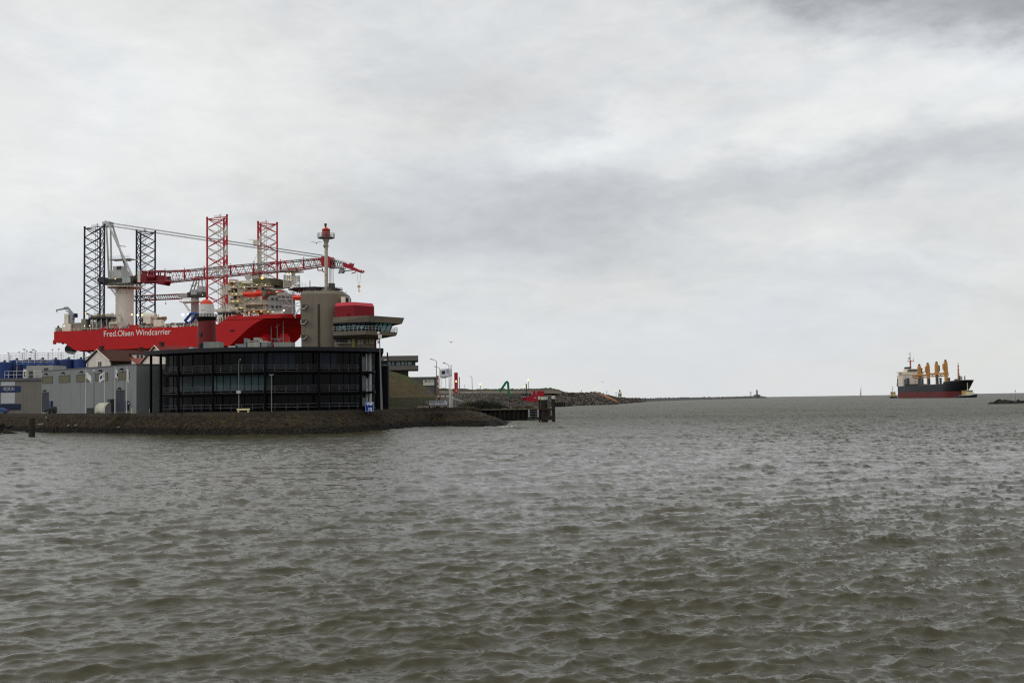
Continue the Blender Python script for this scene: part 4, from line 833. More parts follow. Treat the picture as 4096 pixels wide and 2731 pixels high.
z_ = t_.z; b.bar((a.x-6, 23, SP(*Z2(700, 357), 22).z), (a.x+4, 23, SP(*Z2(700, 357), 22).z), .12, 4); q0 = SP(*Z2(712, 395), 22); b.box(q0.x-1.6, q0.x+1, 22, 24, q0.z-1.5, q0.z+1.5); b.bar((a.x+1, 23, t_.z), (a.x+1, 23, t_.z+4), .15, 4); b.bar(SP(*Z2(740, 500), 22), SP(*Z2(700, 570), 22), .1, 4); b.bar(SP(*Z2(700, 570), 22), SP(*Z2(697, 640), 22), .1, 4)
b.box(a.x-3, a.x+1, 21, 24, SP(*ZC(900, 390), 22).z, SP(*ZC(900, 20), 22).z-2); b.build('signal_mast', cream, VES)
b, a, c, t_ = lat_tower('flare', ZC, 1665, 1945, 260, 600, 22, 5, cream, .42, .2, .92)
zp = SP(*ZC(0, 240), 22).z; b.box(a.x-1.6, c.x+1.6, 20, 24+c.x-a.x, zp-.5, zp+.4); zt_ = SP(*ZC(0, 150), 22).z; b.box(a.x+.5, c.x-.5, 22.5, 21.5+c.x-a.x, zp+.4, zt_); b.rail([(a.x-1.6, 20, zp+.4), (c.x+1.6, 20, zp+.4)], 1.2, .07, (1, .5), 1.5)
b.box(a.x+4.5, a.x+6, 22.5, 24, SP(*ZC(0, 600), 22).z, zt_); b.build('bow_crane_pedestal', accA, VES)
h0 = SP(*ZC(1590, 600), 10); h1 = SP(*ZC(1590, 640), 10); b = MB(); hr = 13.5; hcx = h0.x+hr; b.prism([(hcx+hr*1.08*math.cos(k*pi/4+pi/8), 24+hr*1.08*math.sin(k*pi/4+pi/8)) for k in range(8)], h1.z+.4, h0.z); b.build('helideck', M('helideck_green', (46, 52, 52), .7, var=.2), VES)
b = MB()
for v in (14, 24, 34):
    for k in range(6):
        x = h0.x+k*4.6; b.bar((x, v, h0.z-1), (x+2.3, v, h0.z-4), .16, 5); b.bar((x+2.3, v, h0.z-4), (x+4.6, v, h0.z-1), .16, 5)
    b.bar((h0.x+1, v, h0.z-4), (h0.x+26, v, h0.z-4), .18, 5)
    p0 = SP(*ZC(1470, 720), v); b.bar((SP(*ZC(1470, 720), 14).x, v, SP(*ZC(0, 720), 14).z), (SP(*ZC(1700, 880), 14).x, v, SP(*ZC(0, 880), 14).z), .22, 5)
    b.bar((SP(*ZC(1890, 650), 14).x, v, h0.z-2), (SP(*ZC(1890, 1290), 14).x, v, zfc), .28, 6)
for y in (715, 890, 1075):
    a_ = SP(*ZC(1500 if y < 1000 else 1650, y), 14); c_ = SP(*ZC(2110, y), 14); b.bar(a_, c_, .2, 5)
for x0, y0, x1, y1 in ((1600, 720, 1600, 890), (1705, 720, 1705, 890), (1660, 1180, 1850, 1090), (1650, 1030, 1880, 1080), (1880, 1080, 2100, 950), (1830, 900, 1830, 720), (1960, 1090, 1975, 1240), (1700, 890, 1870, 1080)): b.bar(SP(*ZC(x0, y0), 14), SP(*ZC(x1, y1), 14), .18, 5)
b.bar(SP(*ZC(2110, 1110), 8), SP(*ZC(1935, 1340), 2), .35, 6); b.bar(SP(*ZC(1970, 1260), 8), SP(*ZC(1970, 1390), 3), .15, 5)
b.build('helideck_truss', lgrey, VES, recalc=False)
sbox('bow_deckhouse', ZC, 1500, 730, 1640, 800, 15, 14, accA); sbox('bow_recess_shade', ZC, 1660, 760, 1900, 1290, 26, 2, darkv); sbox('bow_store', ZC, 1500, 650, 1600, 710, 14, 5, M('orange_store', (190, 50, 40), .5))  # dark sheet below the helideck has shade put into its colour
sbox('bow_store', ZC, 1215, 700, 1360, 770, 14, 5, M('store_rust', (150, 84, 56), .6, var=.3))
rg = random.Random(3); fm5 = [cream, darkv, M('pipe_yellow', (190, 168, 60), .6), white, M('pipe_red', (170, 60, 50), .6)]
for k in range(90):
    x = rg.uniform(230, 1340); y = rg.choice((rg.uniform(480, 640), rg.uniform(1150, 1280), rg.uniform(600, 1000))); q0 = SP(*ZC(x, y), 11.5); s = rg.uniform(.2, .8)
    b = MB(); b.box(q0.x-s, q0.x+s, 11, 12.4, q0.z-s*.8, q0.z+s*.8); b.build('fitting', fm5[rg.choice((0, 1, 2, 3, 4, 1))], VES)
b = MB()
for x in (1180, 1320, 1400, 1500, 2150, 2230, 1130, 1260):
    q0 = SP(*ZC(x, 420 if x < 1600 else 590), 15); b.bar(q0, q0+Vector((rg.uniform(-.4, .4), 0, rg.uniform(1.5, 3.5))), .09, 4)
b.build('aerials', dgrey, VES)
# lifeboats hang from the ship: things of their own
lbm = M('lifeboat_orange', (214, 62, 40), .4, var=.1)
def lifeboat(px0, px1, py0, py1, v, lab):
    a = SP(*ZC(px0, py1), v); c = SP(*ZC(px1, py0), v); L_ = c.x-a.x; H = c.z-a.z; w = S.world((a.x+c.x)/2, v, a.z)
    t = thing('lifeboat', lab, 'lifeboat', loc=w, rz=S.yaw, group='lifeboats on the jack-up ship'); b = MB(); rs = []
    for k in range(11):
        s = k/10*2-1; wd = 1.7*(1-abs(s)**3.5*.75); zt = H*(.86-.12*(1-abs(s))) if abs(s) < .75 else H*.8; zb0 = H*.28*abs(s)**4; x = s*L_/2*(1 if abs(s) < .99 else .98)
        rs.append([(x, -wd*.5, zb0), (x, -wd, H*.34), (x, -wd*.95, H*.52), (x, -wd*.6, zt-.25), (x, 0, zt), (x, wd*.6, zt-.25), (x, wd*.95, H*.52), (x, wd, H*.34), (x, wd*.5, zb0)])
    b.rings(rs); smooth_by(b.build('hull', lbm, t), 50); b = MB(); b.box(L_*.2, L_*.38, -.7, .7, H*.72, H*.98); b.build('conning_hatch', lbm, t)
    b = MB(); b.box(-L_*.49, L_*.49, -1.82, -1.68, H*.36, H*.42); b.build('rubbing_strake', M('strake_red', (160, 30, 30), .5), t)
    b = MB()
    for x in (-L_*.4, L_*.4): b.bar((x, 0, H*.8), (x, 0, H*1.25), .12, 5); b.bar((x, 0, H*1.25), (x, 2.6, H*1.25), .2, 5)
    b.build('davit_falls', cream, t)
lifeboat(598, 1100, 645, 850, 8, 'orange enclosed lifeboat hung in full view beneath the ship bridge'); lifeboat(1895, 2330, 735, 930, 8, 'orange lifeboat under the helicopter deck, half hidden by the concrete tower')
# ================================================================ ROUND GLASS OFFICE
OC = Frame(-45.7, 217, 0, 0)
OF = thing('office_building', 'dark three-storey office with a curved glass front, balconies and a thin flat roof', 'building', OC)
def opt(th, r, z=None): a = R(th); p = (r*math.sin(a), -r*math.cos(a)); return p if z is None else Vector((p[0], p[1], z))
def th_of(px, r):
    lo, hi = -60.0, 62.0
    f = lambda t: 2048+F*(OC.o.x+r*math.sin(R(t)))/(OC.o.y-r*math.cos(R(t)))
    for _ in range(40):
        m_ = (lo+hi)/2
        if f(m_) < px: lo = m_
        else: hi = m_
    return (lo+hi)/2
oroof = M('office_fascia', (30, 31, 35), .6, var=.08, spec=.2); oblk = M('office_black_frame', (9, 10, 12), .6, var=.15, spec=.06); odark = M('office_dark_wall', (16, 17, 20), .7, var=.2, spec=.08)
gl = [M('office_glass_'+str(i), c, .15, var=.1, spec=.1) for i, c in enumerate([(8, 9, 12), (14, 17, 22), (34, 42, 54), (44, 56, 62)])]  # paler panes have a bluish reflection put into their base colour
blind = M('office_blind', (58, 80, 84), .5, var=.12, scale=.5, streak=.1); railm = M('office_rail', (96, 94, 98), .5)
def arc(t0, t1, r, n): return [opt(t0+(t1-t0)*i/n, r) for i in range(n+1)]
T0, T1 = -53, 55
b = MB(); outer = arc(T0, T1, 27, 60); b.prism(outer+[(19.3, 6), (-16, 6), (-19.5, -6)], 14.25, 14.95); b.build('roof', oroof, OF)
tg0, tg1 = th_of(662, 24.5), th_of(1500, 24.5)
b = MB(); b.prism(arc(tg0, tg1, 24.1, 50)+[(19, 4), (-15, 4)], 3.8, 14.24); b.build('wall', odark, OF)
levels_ = [(4.35, 6.55), (7.5, 10.25), (11.1, 14.0)]
rg = random.Random(9); nb_ = 34
tb0, tb1 = th_of(839, 24.5), th_of(1053, 24.5)
for li, (z0, z1) in enumerate(levels_):
    b = MB()
    for i in range(nb_):
        a, c = tg0+(tg1-tg0)*i/nb_, tg0+(tg1-tg0)*(i+1)/nb_; mid = (a+c)/2
        if li == 1 and tb0 < mid < tb1:
            if b.v: b.build('glazing', gl, OF, recalc=False); b = MB()
            continue
        rs = [[opt(a+.04, 24.5, z0), opt(c-.04, 24.5, z0), opt(c-.04, 24.3, z0), opt(a+.04, 24.3, z0)], [opt(a+.04, 24.5, z1), opt(c-.04, 24.5, z1), opt(c-.04, 24.3, z1), opt(a+.04, 24.3, z1)]]
        
        if i % 3 == 0: gm_ = rg.choice((0, 1, 1, 2, 2)) if li == 2 else rg.choice((0, 0, 0, 1, 3 if li == 1 else 1))
        b.rings(rs, mi=gm_)
    b.build('glazing', gl, OF, recalc=False)
for i in range(nb_):
    a, c = tg0+(tg1-tg0)*i/nb_, tg0+(tg1-tg0)*(i+1)/nb_; mid = (a+c)/2; z0, z1 = levels_[1]
    if tb0 < mid < tb1:
        b = MB(); b.rings([[opt(a+.15, 24.5, z0), opt(c-.15, 24.5, z0), opt(c-.15, 24.3, z0), opt(a+.15, 24.3, z0)], [opt(a+.15, 24.5, z1), opt(c-.15, 24.5, z1), opt(c-.15, 24.3, z1), opt(a+.15, 24.3, z1)]]); b.build('blind', blind, OF)
b = MB()
for i in range(0, nb_+1, 2):
    a = tg0+(tg1-tg0)*i/nb_; b.bar(opt(a, 24.56, 4), opt(a, 24.56, 14.2), .05, 4)
for z in (6.6, 7.45, 10.3, 11.05): b.path([opt(tg0+(tg1-tg0)*i/40, 24.58, z) for i in range(41)], .07, 4)
b.build('mullions', oblk, OF, recalc=False)
ts0 = th_of(648, 26.2); ts1 = th_of(1495, 26.2)
for z in (6.75, 10.4):
    b = MB(); b.prism(arc(ts0, ts1, 26.2, 50)+arc(ts1, ts0, 24.4, 50), z-.05, z+.3); b.build('balcony', oblk, OF)
cols_px = (602, 641, 712, 849, 1058, 1274, 1442)
for z, top in ((4.0, 1.05), (7.05, 1.15), (10.7, 1.15)):
    pts = [opt(ts0+(ts1-ts0)*i/44, 26.1, z) for i in range(45)]
    b = MB()
    for l in ((1, .68, .36, .06) if z > 5 else (1, .45)): b.path([p+Vector((0, 0, top*l)) for p in pts], .033 if z > 5 else .03, 4)
    for i in range(0, 45, 2): b.bar(pts[i], pts[i]+Vector((0, 0, top)), .035, 4)
    b.bar(pts[0], pts[0]+Vector((0, 0, top)), .035, 4)
    b.build('railing', railm, OF, recalc=False)
for px in cols_px:
    t = th_of(px, 26.35); p = opt(t, 26.35, 3.8); b = MB(); b.bar(p, (p.x, p.y, 14.24), .24 if px < 700 else .2, 12); b.build('column', oblk, OF)
p = opt(th_of(1511, 26), 26, 3.8); b = MB(); b.bar(p, (p.x, p.y, 14.24), .42, 12); b.build('column', oblk, OF)
# glazed stair strips at the right end
strip = M('stair_glass_pale', (182, 196, 204), .3, var=.12, scale=1.5); stripg = M('stair_glass_grey', (96, 98, 98), .35, var=.2, scale=.8)
for x0, x1, m_, segs_ in ((1446, 1463, stripg, ((4.6, 6.0), (7.3, 9.9), (10.6, 13.4))), (1464, 1467.5, strip, ((4.6, 9.5), (10.9, 14))), (1473, 1475.5, M('stair_glass_warm', (158, 146, 140), .4), ((4.6, 9.9), (10.6, 13.9))), (1477, 1484.5, strip, ((4.4, 7.0), (7.2, 10.3), (10.7, 14.1)))):
    for z0, z1 in segs_:
        a, c = th_of(x0, 24.9), th_of(x1, 24.9); b = MB(); b.rings([[opt(a, 24.9, z0), opt(c, 24.9, z0), opt(c, 24.6, z0), opt(a, 24.6, z0)], [opt(a, 24.9, z1), opt(c, 24.9, z1), opt(c, 24.6, z1), opt(a, 24.6, z1)]]); b.build('stair_window', m_, OF)
E0 = OC.hit(1513, 1500, -13); E1 = OC.hit(1551, 1500, -13); ez = OC.hit(1530, 1463, -13)[1]
b = MB(); b.box(E0[0], E1[0], -13, -11, 3.8, ez); b.box(E0[0]+1.6, E1[0]-.1, -12.9, -11, ez+.001, ez+2.5); b.build('end_wall', odark, OF)
b = MB(); b.bar((E0[0]-1, -13.2, ez+.05), (E1[0]-.1, -13.2, ez+.05), .05, 4); b.bar((E0[0]+1.6, -13.1, ez+2.5), (E1[0], -13.1, ez+2.5), .03, 4); b.build('parapet_rail', galv, OF)
b = MB(); q0 = OC.hit(1487, 1400, -12); q1 = OC.hit(1507, 1400, -12)
for x0, y0, x1, y1, m_ in ((813, 1367, 835, 1395, mgrey), (835, 1366.5, 876, 1395, M('unit_grey', (128, 132, 124), .6, streak=.3)), (798, 1372, 813, 1395, black), (942, 1375, 985, 1395, mgrey), (990, 1368, 1040, 1395, M('unit_stone', (148, 150, 140), .6, streak=.3)), (1014, 1349.5, 1034, 1368, M('unit_stone', (0, 0, 0))), (989, 1363, 1038, 1366, white), (1040, 1364, 1066, 1368, cream), (1045, 1367, 1068, 1395, mgrey), (1096, 1368, 1166, 1395, M('unit_grey', (0, 0, 0))), (976, 1352, 984, 1376, mgrey), (912, 1383, 950, 1395, lgrey), (755, 1388, 770, 1395, lgrey)):
    a0 = OC.hit(x0, y1, -10); a1 = OC.hit(x1, y0, -10); b = MB(); b.box(a0[0], a1[0], -10, -6.5, 14.95 if y1 == 1395 else a0[1], a1[1]); b.build('rooftop_unit', m_, OF)
b = MB(); q0 = Vector((*OC.hit(1082, 1395, -12)[:1], -12, 14.95)); 
# bollards, box, bench, pole sign, reflector posts in front
# ================================================================ GREY INDUSTRIAL HALL
GF = Frame(-100.7, 235.6, 0, -45)
GB_ = thing('industrial_hall', 'long pale grey hall with five high shuttered windows behind the white flagpoles', 'building', GF)
hall = M('hall_grey', (120, 122, 124), .7, var=.05, scale=.2, streak=.12, bump=.1); shut = M('shutter_olive', (94, 92, 72), .7, var=.12, scale=1.2); ddoor = M('door_slate', (44, 48, 60), .6, var=.15); trim = M('hall_trim', (88, 90, 92), .6)
g0 = GF.hit(167, 1486); g1 = GF.hit(546, 1457.6); Lx = g1[0]; hz = (g0[1]+g1[1])/2
b = MB(); b.box(g0[0], Lx, 0, 14, 3.7, hz); b.build('wall', hall, GB_)
b = MB(); b.box(g0[0]-.05, Lx+.08, -.08, 14.05, hz-.02, hz+.16); b.build('roof_edge', trim, GB_)
b = MB()
for k in range(1, 9): b.box(g0[0]+(Lx-g0[0])*k/9-.015, g0[0]+(Lx-g0[0])*k/9+.015, -.012, .01, 3.9, hz-.1)
b.build('panel_joints', trim, GB_)
def panel(root, fr, zf, x0, y0, x1, y1, m, name='window', yl=0, depth=.06, frame=None, sub=None):
    a = fr.hit(*zf(x0, y1), yl); c = fr.hit(*zf(x1, y0), yl); b = MB(); b.box(a[0], c[0], yl-depth, yl-.004, a[1], c[1]); o = b.build(name, m, root)
    if frame:
        w = .07; f = MB(); d2 = depth+.05; f.box(a[0]-w, c[0]+w, yl-d2, yl-.002, c[1]+.003, c[1]+w); f.box(a[0]-w, c[0]+w, yl-d2, yl-.002, a[1]-w, a[1]-.003); f.box(a[0]-w, a[0]-.003, yl-d2, yl-.002, a[1], c[1]); f.box(c[0]+.003, c[0]+w, yl-d2, yl-.002, a[1], c[1]); f.build('frame', frame, o)
    return o, a, c
for x0, y0, x1, y1 in ((557, 668, 688, 758), (775, 655, 915, 748), (1005, 641, 1165, 740), (1252, 624, 1410, 727), (1520, 606, 1690, 712)):
    panel(GB_, GF, Z3, x0, y0, x1, y1, shut, 'shuttered_window', frame=trim)
for x0, y0, x1, y1 in ((557, 878, 637, 1128), (1525, 850, 1628, 1133)): panel(GB_, GF, Z3, x0, y0, x1, y1, ddoor, 'door', frame=trim)
for x, y in ((615, 638), (838, 624), (1075, 610), (1325, 594), (1602, 574), (1148, 640), (596, 856), (1573, 826)):
    a = GF.hit(*Z3(x, y)); b = MB(); b.box(a[0]-.22, a[0]+.22, -.4, 0, a[1]-.15, a[1]+.15); b.bar((a[0], -.35, a[1]), (a[0], -.6, a[1]-.2), .12, 6); b.build('wall_lamp', black, GB_)
panel(GB_, GF, Z3, 664, 990, 690, 1100, M('entry_panel_blue', (46, 56, 84), .5), 'entry_panel', depth=.4); panel(GB_, GF, Z3, 1664, 990, 1692, 1110, M('entry_panel_blue', (0, 0, 0)), 'entry_panel', depth=.4)
panel(GB_, GF, Z3, 1672, 1010, 1686, 1030, M('notice_pale', (150, 170, 180), .5), 'notice', yl=-.45, depth=.03)
panel(GB_, GF, Z3, 1452, 965, 1492, 1128, dgrey, 'cabinet', depth=.8)
# link block between hall and office, its shade put into the wall colour
LF = Frame(0, 208.2, 0, 0); l0 = LF.hit(551, 1459)[0]; l1 = LF.hit(672, 1459)[0]; lz = LF.hit(600, 1458.5)[1]
LK = thing('link_building', 'link block, its wall grey darkened for shade, with two small windows between the pale hall and the round office', 'building', Frame((l0+l1)/2, 208.2, 0, 0)); lo = (l0+l1)/2
b = MB(); b.box(l0-lo, l1-lo, 0, 16, 3.7, lz); b.build('wall', M('link_shade_grey', (48, 50, 55), .7, var=.08, streak=.2), LK)
zb2 = LF.hit(600, 1477)[1]; b = MB(); b.box(l0-lo, l1-lo, -.1, 0-.003, zb2, lz+.1); b.build('parapet', M('link_parapet', (92, 94, 96), .7, var=.06), LK)
b = MB(); b.box(l0-lo, l0-lo+.9, -.2, -.003, 3.7, zb2-.01); b.build('corner_pier', trim, LK)
LKF = Frame(lo, 208.2, 0, 0)
for x0, x1 in ((1872, 1945), (1972, 2045)): panel(LK, LKF, Z3, x0, 725, x1, 828, M('window_navy', (20, 24, 42), .2), 'window')
panel(LK, LKF, ZL, 360, 1215, 505, 1500, M('link_door', (62, 66, 76), .6), 'door'); panel(LK, LKF, ZL, 85, 1270, 215, 1500, M('link_door', (0, 0, 0)), 'door')
a = LKF.hit(*ZL(200, 692)); b = MB(); b.ball((a[0], -.5, a[1]), .3, 8); b.bar((a[0], -.5, a[1]), (a[0], 0, a[1]+.1), .05, 4); b.build('camera_dome', white, LK)
# ---- lower wing at the left edge
WF = Frame(-124, 262, 0, 0)
WG = thing('low_wing', 'low grey panelled wing with a blue window band at the left edge of the photo', 'building', WF)
w0 = WF.hit(-200, 1514)[0]; w1 = WF.hit(172, 1512)[0]; wz = WF.hit(80, 1512)[1]; wf = WF.hit(80, 1522)[1]
b = MB(); b.box(w0, w1, 0, 14, 3.7, wf); b.build('wall', M('wing_grey', (112, 108, 102), .7, var=.06, scale=.3, streak=.2), WG)
b = MB(); b.box(w0-.2, w1, -.25, 14, wf+.002, wz); b.build('roof_edge', trim, WG)
navyw = M('window_blue', (30, 44, 84), .2, var=.2)
panel(WG, WF, Z3, -60, 795, 272, 880, navyw, 'window_band'); panel(WG, WF, Z3, -60, 1028, 272, 1112, M('door_navy', (24, 34, 62), .4), 'door_band'); panel(WG, WF, Z3, 15, 735, 196, 792, lgrey, 'cladding_panel', depth=.03); panel(WG, WF, Z3, 15, 884, 196, 1024, lgrey, 'cladding_panel', depth=.03)
rg = random.Random(2)
for k in range(9):
    x = 35+k*18+rg.uniform(-4, 4); panel(WG, WF, Z3, x, 805+rg.uniform(0, 8), x+rg.uniform(4, 9), 862+rg.uniform(-14, 6), lgrey, 'blind_slat', yl=-.065, depth=.02)
for x in (105, 305, 435): panel(WG, WF, Z3, x, 730, x+3, 1110, trim, 'panel_joint', depth=.015)
b = MB(); yr = 1.0; ra = WF.hit(*Z3(60, 690), yr); rb_ = WF.hit(*Z3(300, 690), yr); rt = WF.hit(*Z3(60, 632), yr)[1]; b.rail([(ra[0], yr, wz), (rb_[0], yr, wz)], rt-wz+.5, .04, (1, .5), 2); a_ = WF.hit(*Z3(110, 610), yr); b.bar((a_[0], yr, wz), (a_[0]-.0, yr, a_[1]), .05, 4); b.build('roof_railing', white, WG)
b = MB(); rc = WF.hit(*Z3(370, 690), .6); rd = WF.hit(*Z3(540, 690), .6); b.rail([(rc[0], .6, wz), (rd[0], .6, wz)], rt-wz+.4, .04, (1, .5), 2); b.build('roof_railing', white, WG)
# plant box on the roof
PB = thing('plant_room', 'light grey rooftop plant room standing in front of the blue tanks', 'plant room', Frame(-120, 268, 0, 0)); PF = Frame(-120, 268, 0, 0)
a = PF.hit(*Z3(345, 600)); c = PF.hit(*Z3(692, 524)); b = MB(); b.box(a[0], c[0], 0, 8, wz-.5, c[1]); b.build('wall', M('plant_grey', (148, 148, 146), .7, var=.08, streak=.15), PB)
panel(PB, PF, Z3, 572, 560, 630, 590, dgrey, 'louvre'); panel(PB, PF, Z3, 375, 590, 430, 690, dgrey, 'louvre'); a = PF.hit(*Z3(300, 600)); c = PF.hit(*Z3(345, 575)); b = MB(); b.box(a[0], c[0]-.02, .2, 2, wz-.3, c[1]); b.build('side_unit', cream, PB)
for y in (612, 648): panel(PB, PF, Z3, 314, y, 330, y+26, black, 'fan', yl=.2)
a = PF.hit(*Z3(385, 540)); c = PF.hit(*Z3(437, 540)); 
# ================================================================ BLUE STORAGE TANKS
blue = M('tank_blue', (30, 56, 112), .5, var=.12, scale=.3, streak=.25); blued = M('tank_blue_deep', (22, 42, 88), .5, var=.12, scale=.3, streak=.25)
TKD = 292; ords = ['first', 'second', 'third', 'fourth', 'fifth', 'sixth', 'seventh']
for k, (xc, wpx, ytop, D, lab) in enumerate(((1006, 158, 441, TKD, 'blue storage tank at the right-hand end of the row, beside the white gabled house'), (842, 168, 441, TKD, 'blue storage tank second from the right end of the row'), (672, 170, 446, TKD+2, 'blue storage tank third from the right, above the plant room louvre'),
    (500, 170, 446, TKD+2, 'blue storage tank in the middle of the row, directly above the plant room'), (330, 170, 447, TKD+1, 'blue storage tank third from the left, behind the white catwalk end'), (160, 175, 455, TKD-4, 'blue storage tank second from the left edge'), (0, 170, 480, TKD-8, 'blue storage tank cut by the left edge'))):
    px, py = Z3(xc, ytop); x = (px-2048)/F*D; r = wpx*.30608/F*D/2; zt = at(px, py, D).z
    t = thing('storage_tank', lab, 'tank', loc=(x, D+r, 3.9), group='blue storage tanks behind the hall'); zt -= 3.9
    b = MB(); b.lathe((0, 0, 0), [(r, 0), (r, zt-.75), (r*.985, zt-.5)], 28); smooth_by(b.build('shell', blue if k % 2 == 0 else blued, t), 40)
    b = MB(); b.lathe((0, 0, 0), [(r*1.01, zt-.5), (r*.95, zt-.12), (.3, zt+.15)], 28); smooth_by(b.build('roof', blue, t), 40)
    b = MB(); ring = [Vector((r*math.cos(a*pi/6), r*math.sin(a*pi/6), zt-.1)) for a in range(13)]; b.rail(ring, 1.9, .028, (1, .66, .33), 1.1); b.build('railing', white, t, recalc=False)
    b = MB(); b.bar((.4, -.3, zt), (.4, -.3, zt+.5), .3, 8); b.build('hatch', dgrey, t)
CT = thing('catwalk', 'white railed catwalk running in front of the blue tanks', 'catwalk', Frame(-117, 284, 0, 0)); CF = Frame(-117, 284, 0, 0)
a = CF.hit(*Z3(225, 505)); c = CF.hit(*Z3(705, 500)); t_ = CF.hit(*Z3(225, 462))[1]; b = MB(); b.box(a[0], c[0], -.5, .5, a[1]-.2, a[1]); b.build('deck', M('catwalk_blue', (70, 104, 170), .5), CT); b = MB(); b.rail([(a[0], -.5, a[1]), (c[0], -.5, c[1])], t_-a[1], .05, (1, .5), 1.7); b.build('railing', white, CT)
b = MB(); b.bar((a[0], 0, a[1]), (a[0]-.6, 0, 4), .06, 4); b.bar((c[0]-4, 0, a[1]), (c[0]-4, 0, 4), .1, 4); b.build('support', white, CT)
for i, (x, y, w, lab) in enumerate(((317, 320, 30, 'tall tank floodlight, wide head, left of the tallest pair'), (433, 323, 30, 'tall tank floodlight, wide head, right of the tallest pair'), (685, 322, 14, 'tank floodlight, left of the pair above the right-hand tanks'), (768, 318, 14, 'tank floodlight, right of the pair above the right-hand tanks'), (350, 344, 12, 'small floodlight just right of the leftmost wide one'), (465, 343, 12, 'small floodlight right of the second wide one'), (405, 353, 30, 'low wide floodlight between the two tall ones'), (250, 358, 12, 'small floodlight above the second tank from the left'), (110, 370, 14, 'leftmost small floodlight above the blue tanks'))):
    D = 296; p = at(*Z3(x, y), D); t = thing('floodlight_mast', lab, 'floodlight', loc=(p.x, D, 3.9), group='floodlight masts above the tanks'); b = MB(); b.bar((0, 0, 0), (0, 0, p.z-3.9), .035, 5); b.build('mast', galv, t)
    ww = w*.30608/F*D/2; b = MB(); b.box(-ww, ww, -.3, .3, p.z-3.95, p.z-3.75); b.build('head', dgrey, t)
# ================================================================ HOUSES
wallw = M('house_render', (212, 203, 194), .8, var=.05, scale=.5, streak=.18); tile = M('roof_tiles', (64, 29, 20), .85, var=.22, scale=1.2, bump=.6, streak=.2); tile2 = M('roof_tiles_worn', (112, 42, 38), .85, var=.2, scale=1.2, bump=.6); barge = M('bargeboard', (214, 208, 190), .6)
def house(lab, px, py, D, w, drop, L_, yaw, tl, ch):
    p = at(px, py, D); fr = Frame(p.x, D, 0, yaw); t = thing('gabled_house', lab, 'house', fr, group='white houses behind the hall'); zr = p.z; ze = zr-drop; b = MB()
    b.rings([[(x, -w+.3, 3.5), (x, w-.3, 3.5), (x, w-.3, ze), (x, 0, zr-.25), (x, -w+.3, ze)] for x in (0, L_)]); b.build('wall', wallw, t)
    b = MB(); o = .45; k = drop/w
    for s in (-1, 1): b.rings([[(x, 0, zr), (x, s*(w+.25), ze-k*.25), (x, s*(w+.25), ze-k*.25-.22), (x, 0, zr-.24)] for x in (-o, L_+o)])
    rf = b.build('roof', tl, t); b = MB()
    for s in (-1, 1): b.bar((-o-.04, 0, zr-.02), (-o-.04, s*(w+.25), ze-k*.25), .13, 4)
    b.build('bargeboard', barge, rf)
    for cx_ in ch: b = MB(); b.box(cx_-.5, cx_+.5, -.4, .4, zr-.5, zr+.75); b.box(cx_-.6, cx_+.6, -.5, .5, zr+.75, zr+.9); b.build('chimney', M('chimney_brick', (74, 46, 40), .9), rf)
    return t, fr, zr, ze, rf
H1, HF, zr, ze, rf1 = house('white gabled house with a small attic window and brown tiled roof', 393, 1397, 290, 6.2, 3.1, 17, 50, tile, (1.0, 12.5))
def wn(root, fr, cx_, y, z, w, h, m_, mf, face='x'):
    b = MB(); b.box(-.05, -.003, y-w/2, y+w/2, z-h/2, z+h/2); o = b.build('window', m_, root); f = MB()
    for yy in (y-w/2, y, y+w/2): f.box(-.1, -.052, yy-.06, yy+.06, z-h/2, z+h/2)
    for zz in (z-h/2, z+h/2): f.box(-.11, -.051, y-w/2-.06, y+w/2+.06, zz-.06, zz+.06)
    f.build('frame', mf, o)
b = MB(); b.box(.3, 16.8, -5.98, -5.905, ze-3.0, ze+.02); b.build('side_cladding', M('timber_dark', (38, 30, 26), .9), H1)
wn(H1, HF, 0, -.9, zr-4.1, 1.7, 1.7, dgrey, barge)
def dormer(root, x, zr_, w, ztop, zbot, slope, m_):
    """dormer on the near (-y) slope"""
    yb = -(zr_-ztop)/slope; yf = -(zr_-zbot)/slope-.1; b = MB(); b.rings([[(x-w/2, yf, zbot), (x+w/2, yf, zbot), (x+w/2, yf, ztop), (x-w/2, yf, ztop)], [(x-w/2, yb, zbot), (x+w/2, yb, zbot), (x+w/2, yb, ztop), (x-w/2, yb, ztop)]]); o = b.build('dormer', wallw, root)
    b = MB(); b.box(x-w/2-.4, x+w/2+.4, yf-.4, yb, ztop, ztop+.18); b.build('dormer_roof', m_, o); b = MB()
    for k in range(3): xx = x-w/2+w*(k+.5)/3; b.box(xx-w*.1, xx+w*.1, yf-.04, yf-.004, zbot+.3, ztop-.2)
    b.build('panes', dgrey, o)
dormer(rf1, 9.5, zr, 3.4, zr-1.25, zr-2.6, .5, tile)
H2, HF2, zr2, ze2, rf2 = house('nearer white house with a pale bargeboard, showing between the canopy columns', 624, 1381.5, 272, 6.3, 3.9, 16, 50, tile2, (1.6, 15))
# low lean-to roofs between the houses
LT = thing('lean_to', 'low tiled lean-to with a white edge between the two white houses', 'lean-to', Frame(-98, 283, 0, 50)); b = MB(); b.rings([[(x, 0, 17.3), (x, -5, 15.0), (x, -5, 3.5), (x, 0, 3.5)] for x in (0, 5)]); b.build('wall', wallw, LT); b = MB(); b.rings([[(x, .2, 17.5), (x, -5.4, 14.95), (x, -5.4, 14.8), (x, .2, 17.3)] for x in (-.4, 5.3)]); b.build('roof', M('lean_to_tiles', (128, 62, 48), .8, var=.15), LT)
